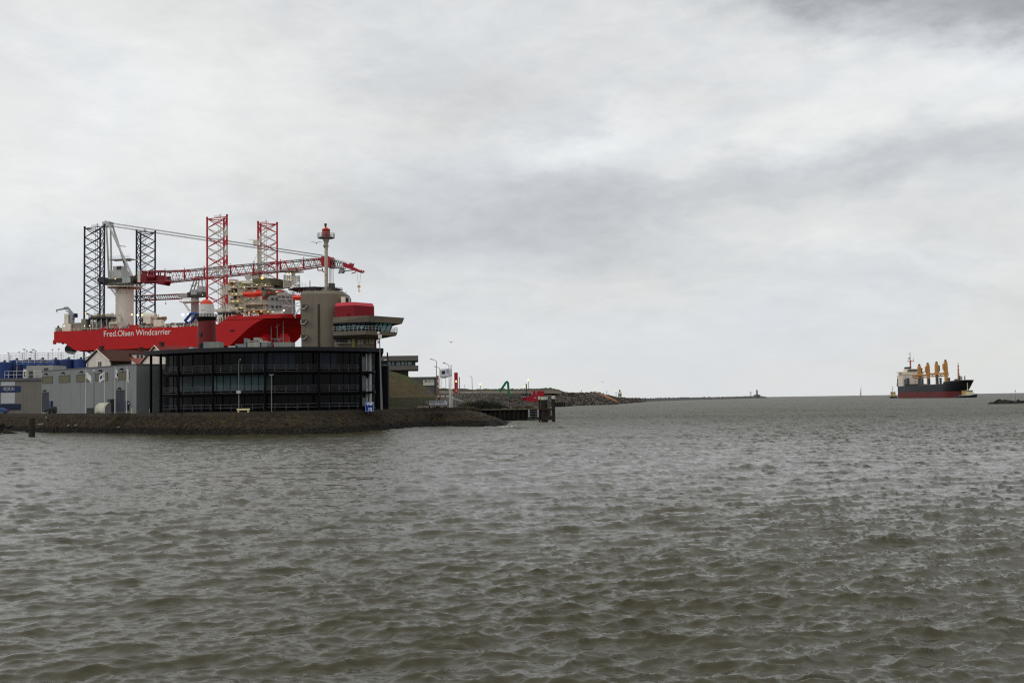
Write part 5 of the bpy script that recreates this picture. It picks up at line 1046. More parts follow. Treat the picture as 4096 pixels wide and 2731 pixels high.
# ================================================================ RED LIGHTHOUSE
D = 262; xl = (826-2048)/F*D; LH = thing('lighthouse', 'red tapering lighthouse with white lantern room and orange dome in front of the ship', 'lighthouse', loc=(xl, D, 3.9)); k = D/F
def lz_(py, px=826): return at(px, py, D).z-3.9
b = MB(); b.lathe((0, 0, 0), [(52*k, 0), (38*k, lz_(1380)), (34*k, lz_(1282))], 28); smooth_by(b.build('tower', M('lighthouse_red', (104, 20, 24), .6, var=.15, scale=.5, streak=.35, bump=.2), LH), 40)
b = MB(); b.lathe((-.1, 0, 0), [(34*k, lz_(1286)), (39*k, lz_(1275)), (41*k, lz_(1271)), (41*k, lz_(1268)), (32*k, lz_(1268))], 28); b.build('gallery', black, LH)
b = MB(); ring = [Vector((40*k*math.cos(a*pi/10), 40*k*math.sin(a*pi/10), lz_(1269))) for a in range(21)]; b.rail(ring, 11*k, .05, (1, .5), .9); b.build('gallery_railing', black, LH)
b = MB(); b.lathe((-.1, 0, 0), [(29.5*k, lz_(1268)), (30*k, lz_(1257)), (30*k, lz_(1219)), (29*k, lz_(1218.5))], 12); b.build('lantern_room', M('lantern_white', (212, 210, 204), .6, var=.06, streak=.12), LH)
dm = M('dome_orange', (196, 66, 34), .5, var=.08); zc_ = lz_(1219); hh = 22*k; b = MB(); b.lathe((-.1, 0, zc_), [(25.5*k*math.cos(a*pi/20), hh*math.sin(a*pi/20)) for a in range(10)]+[(.05, hh)], 24); smooth_by(b.build('dome', dm, LH))
b = MB(); b.ball((-.1, 0, zc_+hh+.35), 4.5*k, 10); b.bar((-.1, 0, zc_+hh), (-.1, 0, zc_+hh+.9), .12, 6); b.build('finial', lred, LH)
b = MB(); b.box(-34.5*k-.1, -33*k, -.2, .2, 0, 1); b = MB(); a_ = -.32*pi; b.box(-1.25, -.75, -2.35, -2.0, lz_(1345), lz_(1331)); b.build('tower_window', dgrey, LH)
b = MB(); b.box(-.9, -.3, -1.82, -1.7, lz_(1241), lz_(1239)); b.build('vent_hood', white, LH)
# ================================================================ CONCRETE CONTROL TOWER
conc = M('tower_concrete', (118, 110, 97), .85, var=.07, scale=.25, streak=.28, bump=.25); concd = M('slot_shade_brown', (62, 55, 46), .9, var=.2, streak=.3); penth = M('penthouse_red', (118, 6, 24), .7, var=.08, scale=.3, streak=.1); pentl = M('penthouse_red_lit', (168, 30, 48), .5, var=.05)
CO = Vector((-41, 240, 0)); CFm = Frame(CO.x, CO.y, 0, 0); CTW = thing('control_tower', 'brown concrete harbour control tower with a flared glass control room and red penthouse', 'tower', CFm)
def W2(pts): return [(x-CO.x, y-CO.y) for x, y in pts]
def X(px, D): return (px-2048)/F*D
ztop = at(1280, 1160, 236).z; cxr = X(1380, 240.5)-3.6
slab = [(X(1204, 236.3), 236.3)]+[(cxr+3.6*math.cos(R(a)), 239.9+3.6*math.sin(R(a))) for a in range(-90, 1, 9)]+[(cxr+3.6, 250), (X(1204, 236.3)+.6, 250)]
ins = lambda poly, d: [(x+(d if x < cxr else -d), y+(d if y < 243 else -d)) for x, y in poly]
b = MB(); sl = W2(slab); b.prism(sl, 3.8, ztop-.75); ti = [(x*.93-.05, y*.93+.3) for x, y in sl]; b.prism(sl, ztop-.749, ztop, top=ti); smooth_by(b.build('wall', conc, CTW), 30)
TF = CFm; yf = 236.3-CO.y
a0 = TF.hit(1270, 1216, yf); a1 = TF.hit(1281.5, 1400, yf); b = MB(); b.box(a0[0], a1[0], yf-.02, yf+.01, 3.9, a0[1]); 
zz = yf+.35*0
b.build('slot_shade_strip', concd, CTW)  # flat dark strip on the wall; the slot's shade is in its colour
for y in (300, 452, 605):
    l_ = TF.hit(*Z5(264, y+42), yf-.5); m__ = TF.hit(*Z5(300, y+42), yf-.5); r_ = TF.hit(*Z5(326, y+8), yf-.5); tz = TF.hit(*Z5(264, y), yf-.5)[1]; b = MB()
    b.xz([(l_[0], l_[1]), (m__[0], m__[1]), (r_[0], r_[1]), (r_[0], tz), (l_[0], tz)], yf-.55, yf-.003); o = b.build('bay_window', M('bay_glass', (58, 62, 60), .3, var=.2), CTW)
    b = MB(); b.path([(l_[0], yf-.6, tz), (l_[0], yf-.6, l_[1]), (m__[0], yf-.6, m__[1]), (r_[0], yf-.6, r_[1])], .07, 4); b.build('frame', cream, o)
# roof ring rail and kit
b = MB(); b.rail([Vector((x*.9, y*.9, ztop)) for x, y in sl[:12]], .7, .04, (1, .5), 1.6)
for x, h in ((-2.9, 2.4), (-2.4, 1.0), (-1.9, 1.1), (-3.3, .8), (1.9, 1.3), (2.4, 1.0), (2.8, .5)): b.bar((x, -1, ztop), (x, -1, ztop+h), .1, 5)
b.bar((1.6, -1, ztop+.9), (3.2, -1, ztop+.6), .06, 4); b.build('roof_aerials', dgrey, CTW)
# control room volumes
def poly2(pl): return W2(pl)
zf1 = at(1478, 1261.5, 225).z; zf0 = at(1478, 1286, 225).z
fas_t = [(X(1331, 228), 228), (X(1477.6, 225), 225), (X(1618, 233), 233), (X(1560, 243), 243), (X(1340, 243), 243)]
fas_b = [(X(1331, 228.2), 228.2), (X(1475, 225.6), 225.6), (X(1608, 233), 233), (X(1555, 242), 242), (X(1340, 242), 242)]
b = MB(); b.prism(W2(fas_b), zf0, zf1, top=W2(fas_t)); b.build('roof_fascia', conc, CTW)
zs_t = at(1462, 1321.5, 225).z; zs_b = at(1462, 1337, 225).z; zs_u = at(1500, 1351, 229).z
sl_t = [(X(1331, 227.6), 227.6), (X(1462, 225), 225), (X(1590, 232), 232), (X(1530, 242), 242), (X(1340, 242), 242)]
sl_b = [(X(1331, 227.8), 227.8), (X(1460, 225.3), 225.3), (X(1584, 232), 232), (X(1525, 241), 241), (X(1340, 241), 241)]
sl_u = [(X(1331, 229.5), 229.5), (X(1450, 228.5), 228.5), (X(1503, 231), 231), (X(1500, 240), 240), (X(1340, 240), 240)]
b = MB(); b.prism(W2(sl_b), zs_b, zs_t, top=W2(sl_t)); b.prism(W2(sl_u), zs_u, zs_b-.002, top=W2(sl_b)); b.build('balcony_slab', conc, CTW)
g_b = [(X(1340, 229.3), 229.3), (X(1452, 227.2), 227.2), (X(1556, 232.5), 232.5), (X(1545, 240), 240), (X(1345, 240), 240)]
g_t = [(X(1340, 228.8), 228.8), (X(1463, 226.4), 226.4), (X(1572, 232.6), 232.6), (X(1560, 241), 241), (X(1345, 241), 241)]
cglass = M('control_glass', (36, 62, 72), .12, var=.3, scale=.8); cpale = M('control_glass_pale', (112, 168, 176), .2, var=.15); GB2, GT2 = W2(g_b), W2(g_t)
b = MB(); b.prism(GB2, zs_t, zf0, top=GT2); b.build('control_room_glass', cglass, CTW)
def gpt(seg, t, s, out=.03):
    p = Vector(GB2[seg]).lerp(Vector(GB2[seg+1]), t).lerp(Vector(GT2[seg]).lerp(Vector(GT2[seg+1]), t), s); d_ = Vector(GB2[seg+1])-Vector(GB2[seg]); n = Vector((d_.y, -d_.x)).normalized(); return (p.x+n.x*out, p.y+n.y*out, zs_t+(zf0-zs_t)*s)
b = MB()
for seg, ts in ((0, (0, .1, .22, .38, .54, .7, .85, 1)), (1, (0, .17, .34, .5, .64, .8, 1))):
    for t in ts: b.bar(gpt(seg, t, 0), gpt(seg, t, 1), .09 if seg == 0 else .13, 4)
b.build('window_mullions', oblk, CTW)
def gquad(seg, t0, t1, s0, s1, m_, nm='painted_lit_patch', out=.05): b = MB(); q = [gpt(seg, t0, s0, out), gpt(seg, t1, s0, out), gpt(seg, t1, s1, out), gpt(seg, t0, s1, out)]; q2 = [gpt(seg, t0, s0, .01), gpt(seg, t1, s0, .01), gpt(seg, t1, s1, .01), gpt(seg, t0, s1, .01)]; b.rings([q, q2]); b.build(nm, m_, CTW)  # pale patches: light in the panes is put into their colour
gquad(1, .66, .78, .04, .95, cpale); gquad(1, .83, .98, .04, .95, cpale); gquad(1, .5, .62, .5, .9, cpale); gquad(1, .36, .47, .3, .9, M('control_glass_mid', (74, 124, 130), .2, var=.4, scale=2)); gquad(1, .02, .14, .2, .45, M('control_glass_mid', (0, 0, 0)))
for t0, t1, s0, s1 in ((.12, .2, .5, .68), (.24, .35, .45, .68), (.4, .5, .66, .72), (.56, .68, .66, .74), (.55, .82, .42, .48), (.12, .17, .15, .4), (.86, .97, .3, .5), (.3, .4, .22, .28)): gquad(0, t0, t1, s0, s1, cpale)
gquad(0, .12, .99, .78, .99, M('control_soffit', (50, 56, 66), .5), 'blind'); 
b = MB(); b.rail([Vector((*p, zs_t)) for p in [W2(sl_t)[0], W2(sl_t)[1], W2(sl_t)[2], W2(sl_t)[3]]], .95, .035, (1, .5), .9); b.build('balcony_railing', M('rail_pinkish', (176, 168, 158), .5), CTW)
# lower storeys
lo_ = [(X(1336, 231), 231), (X(1430, 230), 230), (X(1503, 232), 232), (X(1500, 240), 240), (X(1345, 240), 240)]
b = MB(); b.prism(W2(lo_), 3.8, zs_u-.003); b.build('lower_storeys', conc, CTW)
LFm = CFm; yl = 229.9-CO.y
for x0, x1, m_ in ((272, 410, dgrey), (425, 490, dgrey), (498, 560, dgrey), (585, 690, M('window_warm', (128, 126, 98), .5, var=.3)), (860, 920, M('window_warm', (0, 0, 0))), (930, 985, M('window_warm', (0, 0, 0))), (1080, 1130, M('window_warm', (0, 0, 0))), (1145, 1205, M('window_warm', (0, 0, 0))), (1215, 1270, M('window_warm', (0, 0, 0)))):
    yy = yl if x0 < 1000 else yl+1.0; a = LFm.hit(*ZD(x0, 1255 if x0 < 600 else 1262), yy); c = LFm.hit(*ZD(x1, 1135 if x0 < 580 else 1160), yy); b = MB(); b.box(a[0], c[0], yy-.12, yy+1.4, a[1], c[1]); o = b.build('window', m_, CTW)
    b = MB(); b.box(a[0]-.08, c[0]+.08, yy-.18, yy-.125, a[1]-.1, a[1]-.003); b.build('sill', cream, o)
a = LFm.hit(*ZD(705, 1335), yl-.3); c = LFm.hit(*ZD(775, 1120), yl-.3); b = MB(); b.box(a[0], c[0], yl-.3, yl+.6, 3.9, c[1]); b.build('yellow_pier', M('pier_yellow', (150, 138, 84), .7, var=.12), CTW)
a = LFm.hit(*ZD(1312, 1335), yl+2); c = LFm.hit(*ZD(1334, 1130), yl+2); b = MB(); b.box(a[0], c[0], yl+1.9, yl+2.6, 3.9, c[1]); b.build('red_pier', penth, CTW)
# penthouse
zp1 = at(1416, 1206, 229).z; ph = [(X(1340, 231), 231), (X(1416, 229), 229), (X(1497, 233.5), 233.5), (X(1492, 240), 240), (X(1345, 240), 240)]
pi_ = [(X(1343, 231.5), 231.7), (X(1414, 230), 229.9), (X(1490, 234), 234.1), (X(1485, 239), 239), (X(1348, 239), 239)]
b = MB(); b.prism(W2(ph), zf1+.002, zp1-.75); b.build('penthouse', penth, CTW); b = MB(); b.prism(W2(ph), zp1-.749, zp1, top=W2(pi_)); b.build('penthouse_roof', pentl, CTW)  # roof chamfer: sky light is put into its lighter red
PHF = CFm
for zf_, x0, y0, x1, y1 in ((ZT, 1190, 870, 1238, 1040), (ZT, 1300, 960, 1360, 1040), (ZT, 965, 1000, 998, 1050)):
    yy = (231.2 if x0 > 1100 else 229.6)-CO.y; a = PHF.hit(*zf_(x0, y1), yy); c = PHF.hit(*zf_(x1, y0), yy); b = MB(); b.box(a[0], c[0], yy-.4, yy+1.2, a[1]+.1, c[1]); b.build('penthouse_door', M('door_maroon', (66, 34, 38), .6), CTW)
yy = 236.5-CO.y; a = PHF.hit(*ZT(808, 690), yy); c = PHF.hit(*ZT(925, 568), yy); b = MB(); b.box(a[0], c[0], yy, yy+2, a[1]-1, c[1]); b.build('air_handler', cream, CTW); a = PHF.hit(*ZT(925, 690), yy); c = PHF.hit(*ZT(1012, 572), yy); b = MB(); b.box(a[0]+.01, c[0], yy+.1, yy+2, a[1]-1, c[1]); b.build('air_handler', lgrey, CTW); a = PHF.hit(*ZT(930, 680), yy); c = PHF.hit(*ZT(1002, 592), yy); b = MB(); b.box(a[0], c[0], yy+.02, yy+.095, a[1]-.5, c[1]); b.build('fan_grille', black, CTW)
# radar / light column on the roof
D = 239; xm = X(1306, D); LM = thing('light_mast', 'slim rust-stained column on the control tower roof carrying a red lantern', 'beacon', loc=(xm, D, ztop-.2)); k = D/F
def mz(py): return at(1306, py, D).z-ztop+.2
mastm = M('mast_weathered', (176, 168, 152), .7, var=.12, scale=1.2, streak=.3, col2=(112, 70, 52), c2amt=(.56, .62), c2scale=.9)
b = MB(); b.lathe((0, 0, 0), [(7.6*k, -.5), (7.4*k, mz(1080)), (6.6*k, mz(1000)), (6.6*k, mz(985)), (7.4*k, mz(978)), (13.8*k, mz(955))], 24); smooth_by(b.build('column', mastm, LM), 40)
b = MB(); b.lathe((0, 0, 0), [(17*k, mz(956)), (34*k, mz(953)), (34.5*k, mz(951)), (14*k, mz(951))], 24); b.build('platform', mgrey, LM)
b = MB(); b.rail([Vector((34*k*math.cos(a*pi/8), 34*k*math.sin(a*pi/8), mz(951))) for a in range(17)], 17*k, .045, (1, .5), .9); b.build('railing', galv, LM)
b = MB(); b.lathe((0, 0, 0), [(16*k, mz(951)), (16*k, mz(921)), (16.6*k, mz(920)), (16.6*k, mz(918)), (15*k, mz(917.5))], 20); b.build('lantern', M('lantern_red', (140, 34, 32), .5, var=.12, streak=.1), LM)
zc_ = mz(918); b = MB(); b.lathe((0, 0, zc_), [(15*k, 0), (11*k, 3.8*k), (6.5*k, 7*k), (2.5*k, 9*k), (.05, 9.4*k)], 20); b.build('dome', dm, LM)
b = MB(); b.lathe((-.1, 0, mz(910)), [(.15, 0), (.2, .35), (.28, .4), (.28, .85), (.1, .9)], 10); b.bar((0, 0, mz(905)), (-.25, 0, mz(897)), .2, 6); b.build('lamp_finial', dgrey, LM)
b = MB(); b.bar((-.45, 0, mz(992)), (-.45, 0, mz(975)), .1, 5); b.box(-.6, .5, -.5, .5, mz(986), mz(982)); b.build('bracket', mgrey, LM)
# ================================================================ ANNEX, MOUND, SHED
AF = Frame(X(1600, 300), 300, 0, 5.2); AN = thing('annex_building', 'low grey concrete annex with one strip of windows on the grassy mound', 'building', AF)
def zc(py, y=0, px=1600): return AF.hit(px, py, y)[1]
x0 = AF.hit(1500, 1430)[0]; x1 = AF.hit(1673, 1430)[0]; fm_ = M('annex_concrete', (98, 95, 90), .85, var=.06, streak=.25)
b = MB(); b.box(x0, x1, 0, 14, zc(1442.5), zc(1422.5)); b.build('roof_fascia', fm_, AN); b = MB(); b.box(x0, x1, 0, 14, zc(1479.5), zc(1462)); b.build('floor_band', fm_, AN)
x2 = AF.hit(1662, 1450)[0]; b = MB(); b.box(x0, x2, 1.2, 13, zc(1462)+.003, zc(1442.5)-.003); b.build('recessed_wall', dgrey, AN)
x3 = AF.hit(1633, 1490)[0]; b = MB(); b.box(x0, x3, 1.5, 12, 8, zc(1479.5)-.003); b.build('base', M('annex_base', (70, 66, 60), .9, var=.1), AN)
rg = random.Random(4); xx = AF.hit(1552, 1450)[0]
while xx < x2-.5:
    w = rg.choice((.5, .8, .8, 1.0)); b = MB(); b.box(xx, min(xx+w, x2-.1), 1.1, 1.19, zc(1459), zc(1445)); b.build('window', M('annex_glass', (128, 150, 150), .3, var=.25, scale=2), AN); xx += w+rg.choice((.25, .35, .6))
a = AF.hit(1550, 1439, 0); b = MB(); b.bar((a[0], -.3, a[1]), (a[0]-.9, -.3, a[1]-.1), .16, 6); b.build('wall_lamp', white, AN)
grass = earth('mound_grass', (70, 58, 24), (52, 42, 18), (52, 62, 20), .09, None, .5, (.52, .62))
MX = [1480, 1550, 1580, 1634, 1660, 1693, 1725, 1748, 1756, 1762]; MT = [1476, 1481, 1489, 1505, 1520, 1540, 1562, 1583, 1600, 1618]
m0 = [at(x, 1628, 238) for x in MX]; m1 = [at(x, 1612+(3 if x > 1740 else 0), 246) for x in MX]; m2 = [at(x, max(t, min(1600, t+70)), 262) for x, t in zip(MX, MT)]; m3 = [at(x, t+2, 290) for x, t in zip(MX, MT)]; m4 = [at(x, t, 297) for x, t in zip(MX, MT)]; m5 = [Vector((p.x*1.15, p.y*1.15, p.z-3)) for p in m4]
for p in m0: p.z = 3.7
o = loft('grass_mound', [m0, m1, m2, m3, m4, m5], 120, 8, grass, .25, .5, amps=[.1, .2, .3, .25, .1, .1])
SF = Frame(X(1690, 330), 330, 0, 8); SH = thing('sign_shed', 'grey flat-roofed shed carrying a large white sign, right of the mound', 'building', SF)
a = SF.hit(1640, 1509); c = SF.hit(1748, 1506.5); b = MB(); b.box(a[0]-6, c[0], 0, 12, 3.5, c[1]); b.build('wall', M('shed_grey', (84, 85, 84), .7, var=.08, streak=.15), SH)
zo = ZO; a = SF.hit(*zo(585, 465), -.1); c = SF.hit(*zo(1085, 215), -.1); b = MB(); b.box(a[0], c[0], -.15, -.01, a[1], c[1]); SG = b.build('sign', M('sign_white', (196, 194, 184), .6), SH)
sgt = M('sign_ink', (104, 104, 100), .6)
text('sign_lettering', 'BEELEN', sgt, SG, (a[0]+1.3, -.16, (a[1]+c[1])/2+.25), .42, width=(c[0]-a[0])*.66)
b = MB(); b.lathe((0, 0, 0), [(.32, 0), (.32, .05)], 6)
for i, v in enumerate(b.v): b.v[i] = (v[0]+a[0]+.8, -.16-v[2], v[1]+(a[1]+c[1])/2+.45)
b.build('sign_emblem', sgt, SG)
a = SF.hit(*zo(1215, 820), -.2); c = SF.hit(*zo(1285, 20), -.2); b = MB(); b.box(a[0], c[0], -.2, 1.5, 3.8, c[1]); b.build('corner_tower', M('rust_column', (136, 84, 58), .7, var=.25, scale=1.5), SH)
for y in (280, 505): q = SF.hit(*zo(1245, y), -.4); b = MB(); b.ball((q[0], -.5, q[1]), .22, 8); b.build('wall_lamp', white, SH)
a = SF.hit(*zo(1190, 860), -.1); c = SF.hit(*zo(1215, 100), -.1); b = MB(); b.box(a[0]-.5, c[0]-.01, -.15, .8, 3.8, c[1]); b.build('corner_pier', dgrey, SH)
# ================================================================ STREET FURNITURE, FLAGS, VEHICLES
polem = M('lamp_pole', (104, 108, 110), .5, .3, var=.1); flagm = M('flag_cloth', (206, 204, 208), .8, var=.05); flagd = M('flag_print', (40, 44, 62), .8); flagp = M('flag_pale_blue', (150, 160, 190), .8)
def base(px, D, z=GZ-.15): return Vector(((px-2048)/F*D, D, z))
def flag_mesh(L_, H, ph, droop, amp, nx=16, ny=8):
    b = MB(); vs = []
    for j in range(ny+1):
        for i in range(nx+1):
            s = i/nx; t = j/ny; x = s*L_*math.cos(droop*s*.9); z = -t*H-s*L_*math.sin(droop)*(.7+.3*s); y = amp*math.sin(s*7+ph+t*1.5)*s
            vs.append((x, y, z))
    fs = [(j*(nx+1)+i, j*(nx+1)+i+1, (j+1)*(nx+1)+i+1, (j+1)*(nx+1)+i) for j in range(ny) for i in range(nx)]; b.add(vs, fs, 0)
    for k in range(len(fs)):
        i, j = k % nx, k//nx
        if nx*.35 < i < nx*.75 and 2 <= j <= 4: b.m[k] = 1
        elif i < nx*.25 and 1 <= j <= 4: b.m[k] = 2
    return b
def flagpole(name, px, D, ytop, lab, L_, H, droop, ph, side=-1, grp=None, r=.05, pm=None, dy=.25, print_=True, amp=.25):
    p = base(px, D); zt = at(px, ytop, D).z-p.z; t = thing(name, lab, 'flagpole', loc=p, group=grp); b = MB(); b.bar((0, 0, 0), (0, 0, zt), r*1.2, 8, r2=r*.8); b.ball((0, 0, zt+.05), .09, 8); b.build('pole', pm or white, t)
    b = flag_mesh(L_, H, ph, droop, amp); b.v = [(x*side+.06*side, y, z+zt-dy) for x, y, z in b.v]
    if not print_: b.m = [0]*len(b.m)
    o = b.build('flag', [flagm, flagd, flagp], t, recalc=False); o.data.shade_smooth(); o.modifiers.new('thick', 'SOLIDIFY').thickness = .015
FG = 'white flagpoles in front of the grey hall'
flagpole('flagpole', 341, 209, 1482, 'leftmost white flagpole before the grey hall, its limp flag trailing to the right', 2.0, 1.2, 1.15, 0, 1, FG, print_=False)
flagpole('flagpole', 417, 204, 1483, 'second white flagpole before the grey hall, its flag blown out to the left', 1.2, 1.5, .55, 1, -1, FG, amp=.15)
flagpole('flagpole', 458, 202, 1470, 'third white flagpole before the grey hall, dark and white flag hanging limp', .9, 1.6, 1.3, 2, 1, FG)
flagpole('flagpole', 505, 201, 1470, 'white flagpole just right of the hall door, with a narrow furled flag', .45, 2.4, .9, 3, 1, FG, print_=False, amp=.08)
FG = 'tall flagpoles at the tip of the quay'
flagpole('flagpole', 1794, 222, 1466, 'left of three tall flagpoles near the grey cars, white flag with dark letters', 1.9, 1.75, .12, 0, -1, FG, r=.07, dy=.3)
flagpole('flagpole', 1799, 224, 1464, 'middle one of the three tall flagpoles near the grey cars, pale flag half hidden', 1.6, 1.7, .25, 2, -1, FG, r=.07, dy=.4, print_=False)
flagpole('flagpole', 1805, 223, 1461, 'right-hand and tallest of the three flagpoles near the grey cars', 1.5, 1.6, .3, 4, -1, FG, r=.07, dy=.6, print_=False)
def lamp(px, D, ytop, pxa, ya, lab, lit=False, r=.09, box=False, grp='street lamps on the quay', z=GZ-.15):
    p = base(px, D, z); zt = at(px, ytop, D).z-p.z; xa = (pxa-px)/F*D; za = at(pxa, ya, D).z-p.z; t = thing('street_lamp', lab, 'street lamp', loc=p, group=grp)
    b = MB(); b.bar((0, 0, 0), (0, 0, zt), r*1.5, 8, r2=r*.7)
    if abs(xa) > .1: b.path([(0, 0, zt), (xa*.12, 0, zt+(za-zt)*.4), (xa*.4, 0, zt+(za-zt)*.75), (xa*.75, 0, za)], r*.6, 6)
    b.build('pole', polem, t); b = MB(); b.rings([[(xa*.72+s*abs(xa*.28)*(1 if xa < 0 else -1)*-1*(-1 if xa > 0 else 1), y, za+zz) for y, zz in ((-.14, -.06), (.14, -.06), (.12, .1), (-.12, .1))] for s in (0, -1)]) if abs(xa) > .1 else b.ball((0, 0, zt+.15), .28, 10)
    b.build('lamp_head', lampm if lit else lgrey, t)
    if box: b = MB(); b.box(-.32, .32, -.3, .05, zt*.37, zt*.37+.45); b.build('junction_box', lgrey, t)
lamp(*(953, 183), 1446, 960, 1438, 'street lamp with a box on its pole in front of the round office', r=.07, box=True)
lamp(374, 207, 1488, 374, 1488, 'dark slim lamp post between the first two white flagpoles', r=.07)
lamp(1744, 232, 1444, 1710, 1436.5, 'tallest street lamp with its arm to the left, by the grey shed', z=GZ-.15)
lamp(1757, 262, 1473, 1728, 1466.5, 'shorter street lamp right behind the tallest one by the shed', z=GZ-.2)
lamp(1794, 236, 1463, 1761, 1451, 'street lamp whose arm reaches left above the white flags')
# twin-head lamp by the office
p = base(1084, 184); t = thing('street_lamp', 'low lamp post with two small heads in front of the round office', 'street lamp', loc=p, group='street lamps on the quay'); zt = at(1084, 1499, 184).z-p.z
b = MB(); b.bar((0, 0, 0), (0, 0, zt), .08, 8, r2=.05); b.build('pole', M('post_stone', (120, 116, 104), .7), t)
for s in (-1, 1): b = MB(); b.bar((0, 0, zt), (s*.25, 0, zt+.06), .04, 5); b.ball((s*.28, 0, zt+.02), .09, 8, .6); b.build('lamp_head', lgrey, t)
# big camera/lamp pole in front of the tower
p = base(1524, 190); t = thing('camera_pole', 'tall grey pole with white cameras on top, right end of the office', 'camera pole', loc=p); za = at(1517, 1352, 190).z-p.z
b = MB(); b.bar((0, 0, 0), (-.28, 0, za), .2, 10, r2=.07); b.build('pole', polem, t); b = MB(); b.box(-.5, .1, -.2, .2, za-.05, za+.6); b.build('equipment_box', white, t); b = MB(); b.ball((-.45, -.1, za+.85), .24, 10); b.build('camera', cream, t)
b = MB(); zz = at(1517, 1368, 190).z-p.z; b.box(-.65, -.33, -.2, .1, zz-.25, zz+.3); b.build('sensor_box', lgrey, t)
# other thin posts on the right
for px, D, yt, w, lab in ((1781, 300, 1507, .06, 'thin lamp post rising left of the white flags'), (1765, 340, 1508, .05, 'faint thin post between the shed and the flags'), (1835, 262, 1508, .09, 'dark post just right of the red column'), (1854.5, 420, 1538, .06, 'short faint post between the red column and the bent lamp')):
    p = base(px, D); zt = at(px, yt, D).z-p.z; b = MB(); b.lathe((0, 0, 0), [(w*1.3, 0), (w, zt-.3), (w*1.4, zt-.28), (w*1.4, zt)], 8); o = b.build('post', polem); o.location = p; tag(o, lab, 'post')
p = base(1887, 330, 3.6); zt = at(1887, 1509, 330).z-p.z; t = thing('street_lamp', 'grey lamp post with a small bent top beyond the red column', 'street lamp', loc=p); b = MB(); b.bar((0, 0, 0), (-.1, 0, zt), .12, 8, r2=.08); b.bar((-.1, 0, zt), (-.5, 0, zt+.35), .06, 5); b.build('pole', polem, t); b = MB(); b.box(-.75, -.4, -.15, .15, zt+.25, zt+.42); b.build('lamp_head', lgrey, t)
# VHF sign
SGF = Frame(base(1479, 181).x, 181, 3.6, 0); VS = thing('channel_sign', 'blue square sign reading VHF 12 on the bank below the office', 'sign', SGF)
def sh(px, py, y=0): return SGF.hit(px, py, y)
a = sh(1461.5, 1645); c = sh(1495, 1607.5); b = MB(); b.box(a[0], c[0], 0, .06, a[1], c[1]); b.build('panel', M('sign_blue', (20, 44, 112), .5, var=.05), VS)
b = MB(); w = .07
for q in ((a[0]-.001, c[0]+.001, a[1]-.001, a[1]+w), (a[0]-.001, c[0]+.001, c[1]-w, c[1]+.001), (a[0]-.001, a[0]+w, a[1]+w, c[1]-w), (c[0]-w, c[0]+.001, a[1]+w, c[1]-w)): b.box(q[0], q[1], -.012, -.001, q[2], q[3])
b.build('border', M('sign_border', (110, 140, 190), .5), VS)
sgl = M('sign_letters', (220, 226, 236), .5)
tx = sh(1467, 1620); text('lettering', 'VHF', sgl, VS, (tx[0]-.04, -.01, tx[1]), .42, width=1.05, bold=.02); tx = sh(1472.5, 1641); text('lettering', '12', sgl, VS, (tx[0]-.03, -.01, tx[1]), .44, width=.56, bold=.02)
b = MB(); b.box(a[0]+.4, a[0]+.46, .07, .13, a[1]-.4, a[1]+.6); b.box(c[0]-.46, c[0]-.4, .07, .13, a[1]-.4, a[1]+.6); b.build('post', polem, VS)
# bike shelter
BF = Frame(X(443, 205), 205, GZ-.15, -45); BS = thing('bicycle_shelter', 'curved translucent bicycle shelter in front of the grey hall', 'shelter', BF); hgt = 2.0
b = MB(); rs = []
for y in (-4.4, 0): rs.append([(y, -1.35*math.cos(k*pi/2/9), hgt*math.sin(k*pi/2/9)) for k in range(10)])
shm = M('shelter_panel', (176, 174, 158), .4, var=.08); nn = 10
vs = rs[0]+rs[1]; bb = MB(); bb.add(vs, [(i, i+1, nn+i+1, nn+i) for i in range(9)]); o = bb.build('roof_sheet', shm, BS, recalc=False); o.data.shade_smooth(); o.modifiers.new('t', 'SOLIDIFY').thickness = .03
b = MB(); b.add([(-.03, 0, 0)]+[(-.03, p_[1], p_[2]) for p_ in rs[0]], [tuple(range(11))]); o = b.build('end_panel', M('shelter_end', (120, 120, 116), .5), BS)
b = MB()
for y in (-4.4, -3, -1.5, 0): b.path([(y, p_[1], p_[2]+.02) for p_ in rs[0]], .03, 5)
b.build('ribs', dgrey, BS)
b = MB(); b.box(-1.35, -.35, 0, .9, 0, 1.0); b.box(-1.4, -.3, -.05, .95, 1.0, 1.06); o = b.build('waste_bin', dgrey); o.location = base(374, 204.5); tag(o, 'low dark bin beside the bicycle shelter', 'bin')
for px, D, lab in ((526, 203, 'short yellow-white bollard at the right corner of the grey hall'), (598, 200, 'short yellow-white bollard at the foot of the first canopy column')):
    b = MB(); b.lathe((0, 0, 0), [(.1, 0), (.1, .8), (.06, .86)], 10); o = b.build('bollard', M('bollard_yellow', (200, 204, 130), .6)); o.location = base(px, D); tag(o, lab, 'bollard', 'bollards by the hall')
b = MB(); q = base(970, 182); b.box(-1.05, 1.05, 0, .4, .3, .58); b.box(-.9, -.7, .05, .35, -.05, .299); b.box(.7, .9, .05, .35, -.05, .299); o = b.build('bench', M('bench_yellow', (210, 200, 150), .6)); o.location = q; tag(o, 'pale yellow bench at the foot of the lamp before the office', 'bench')
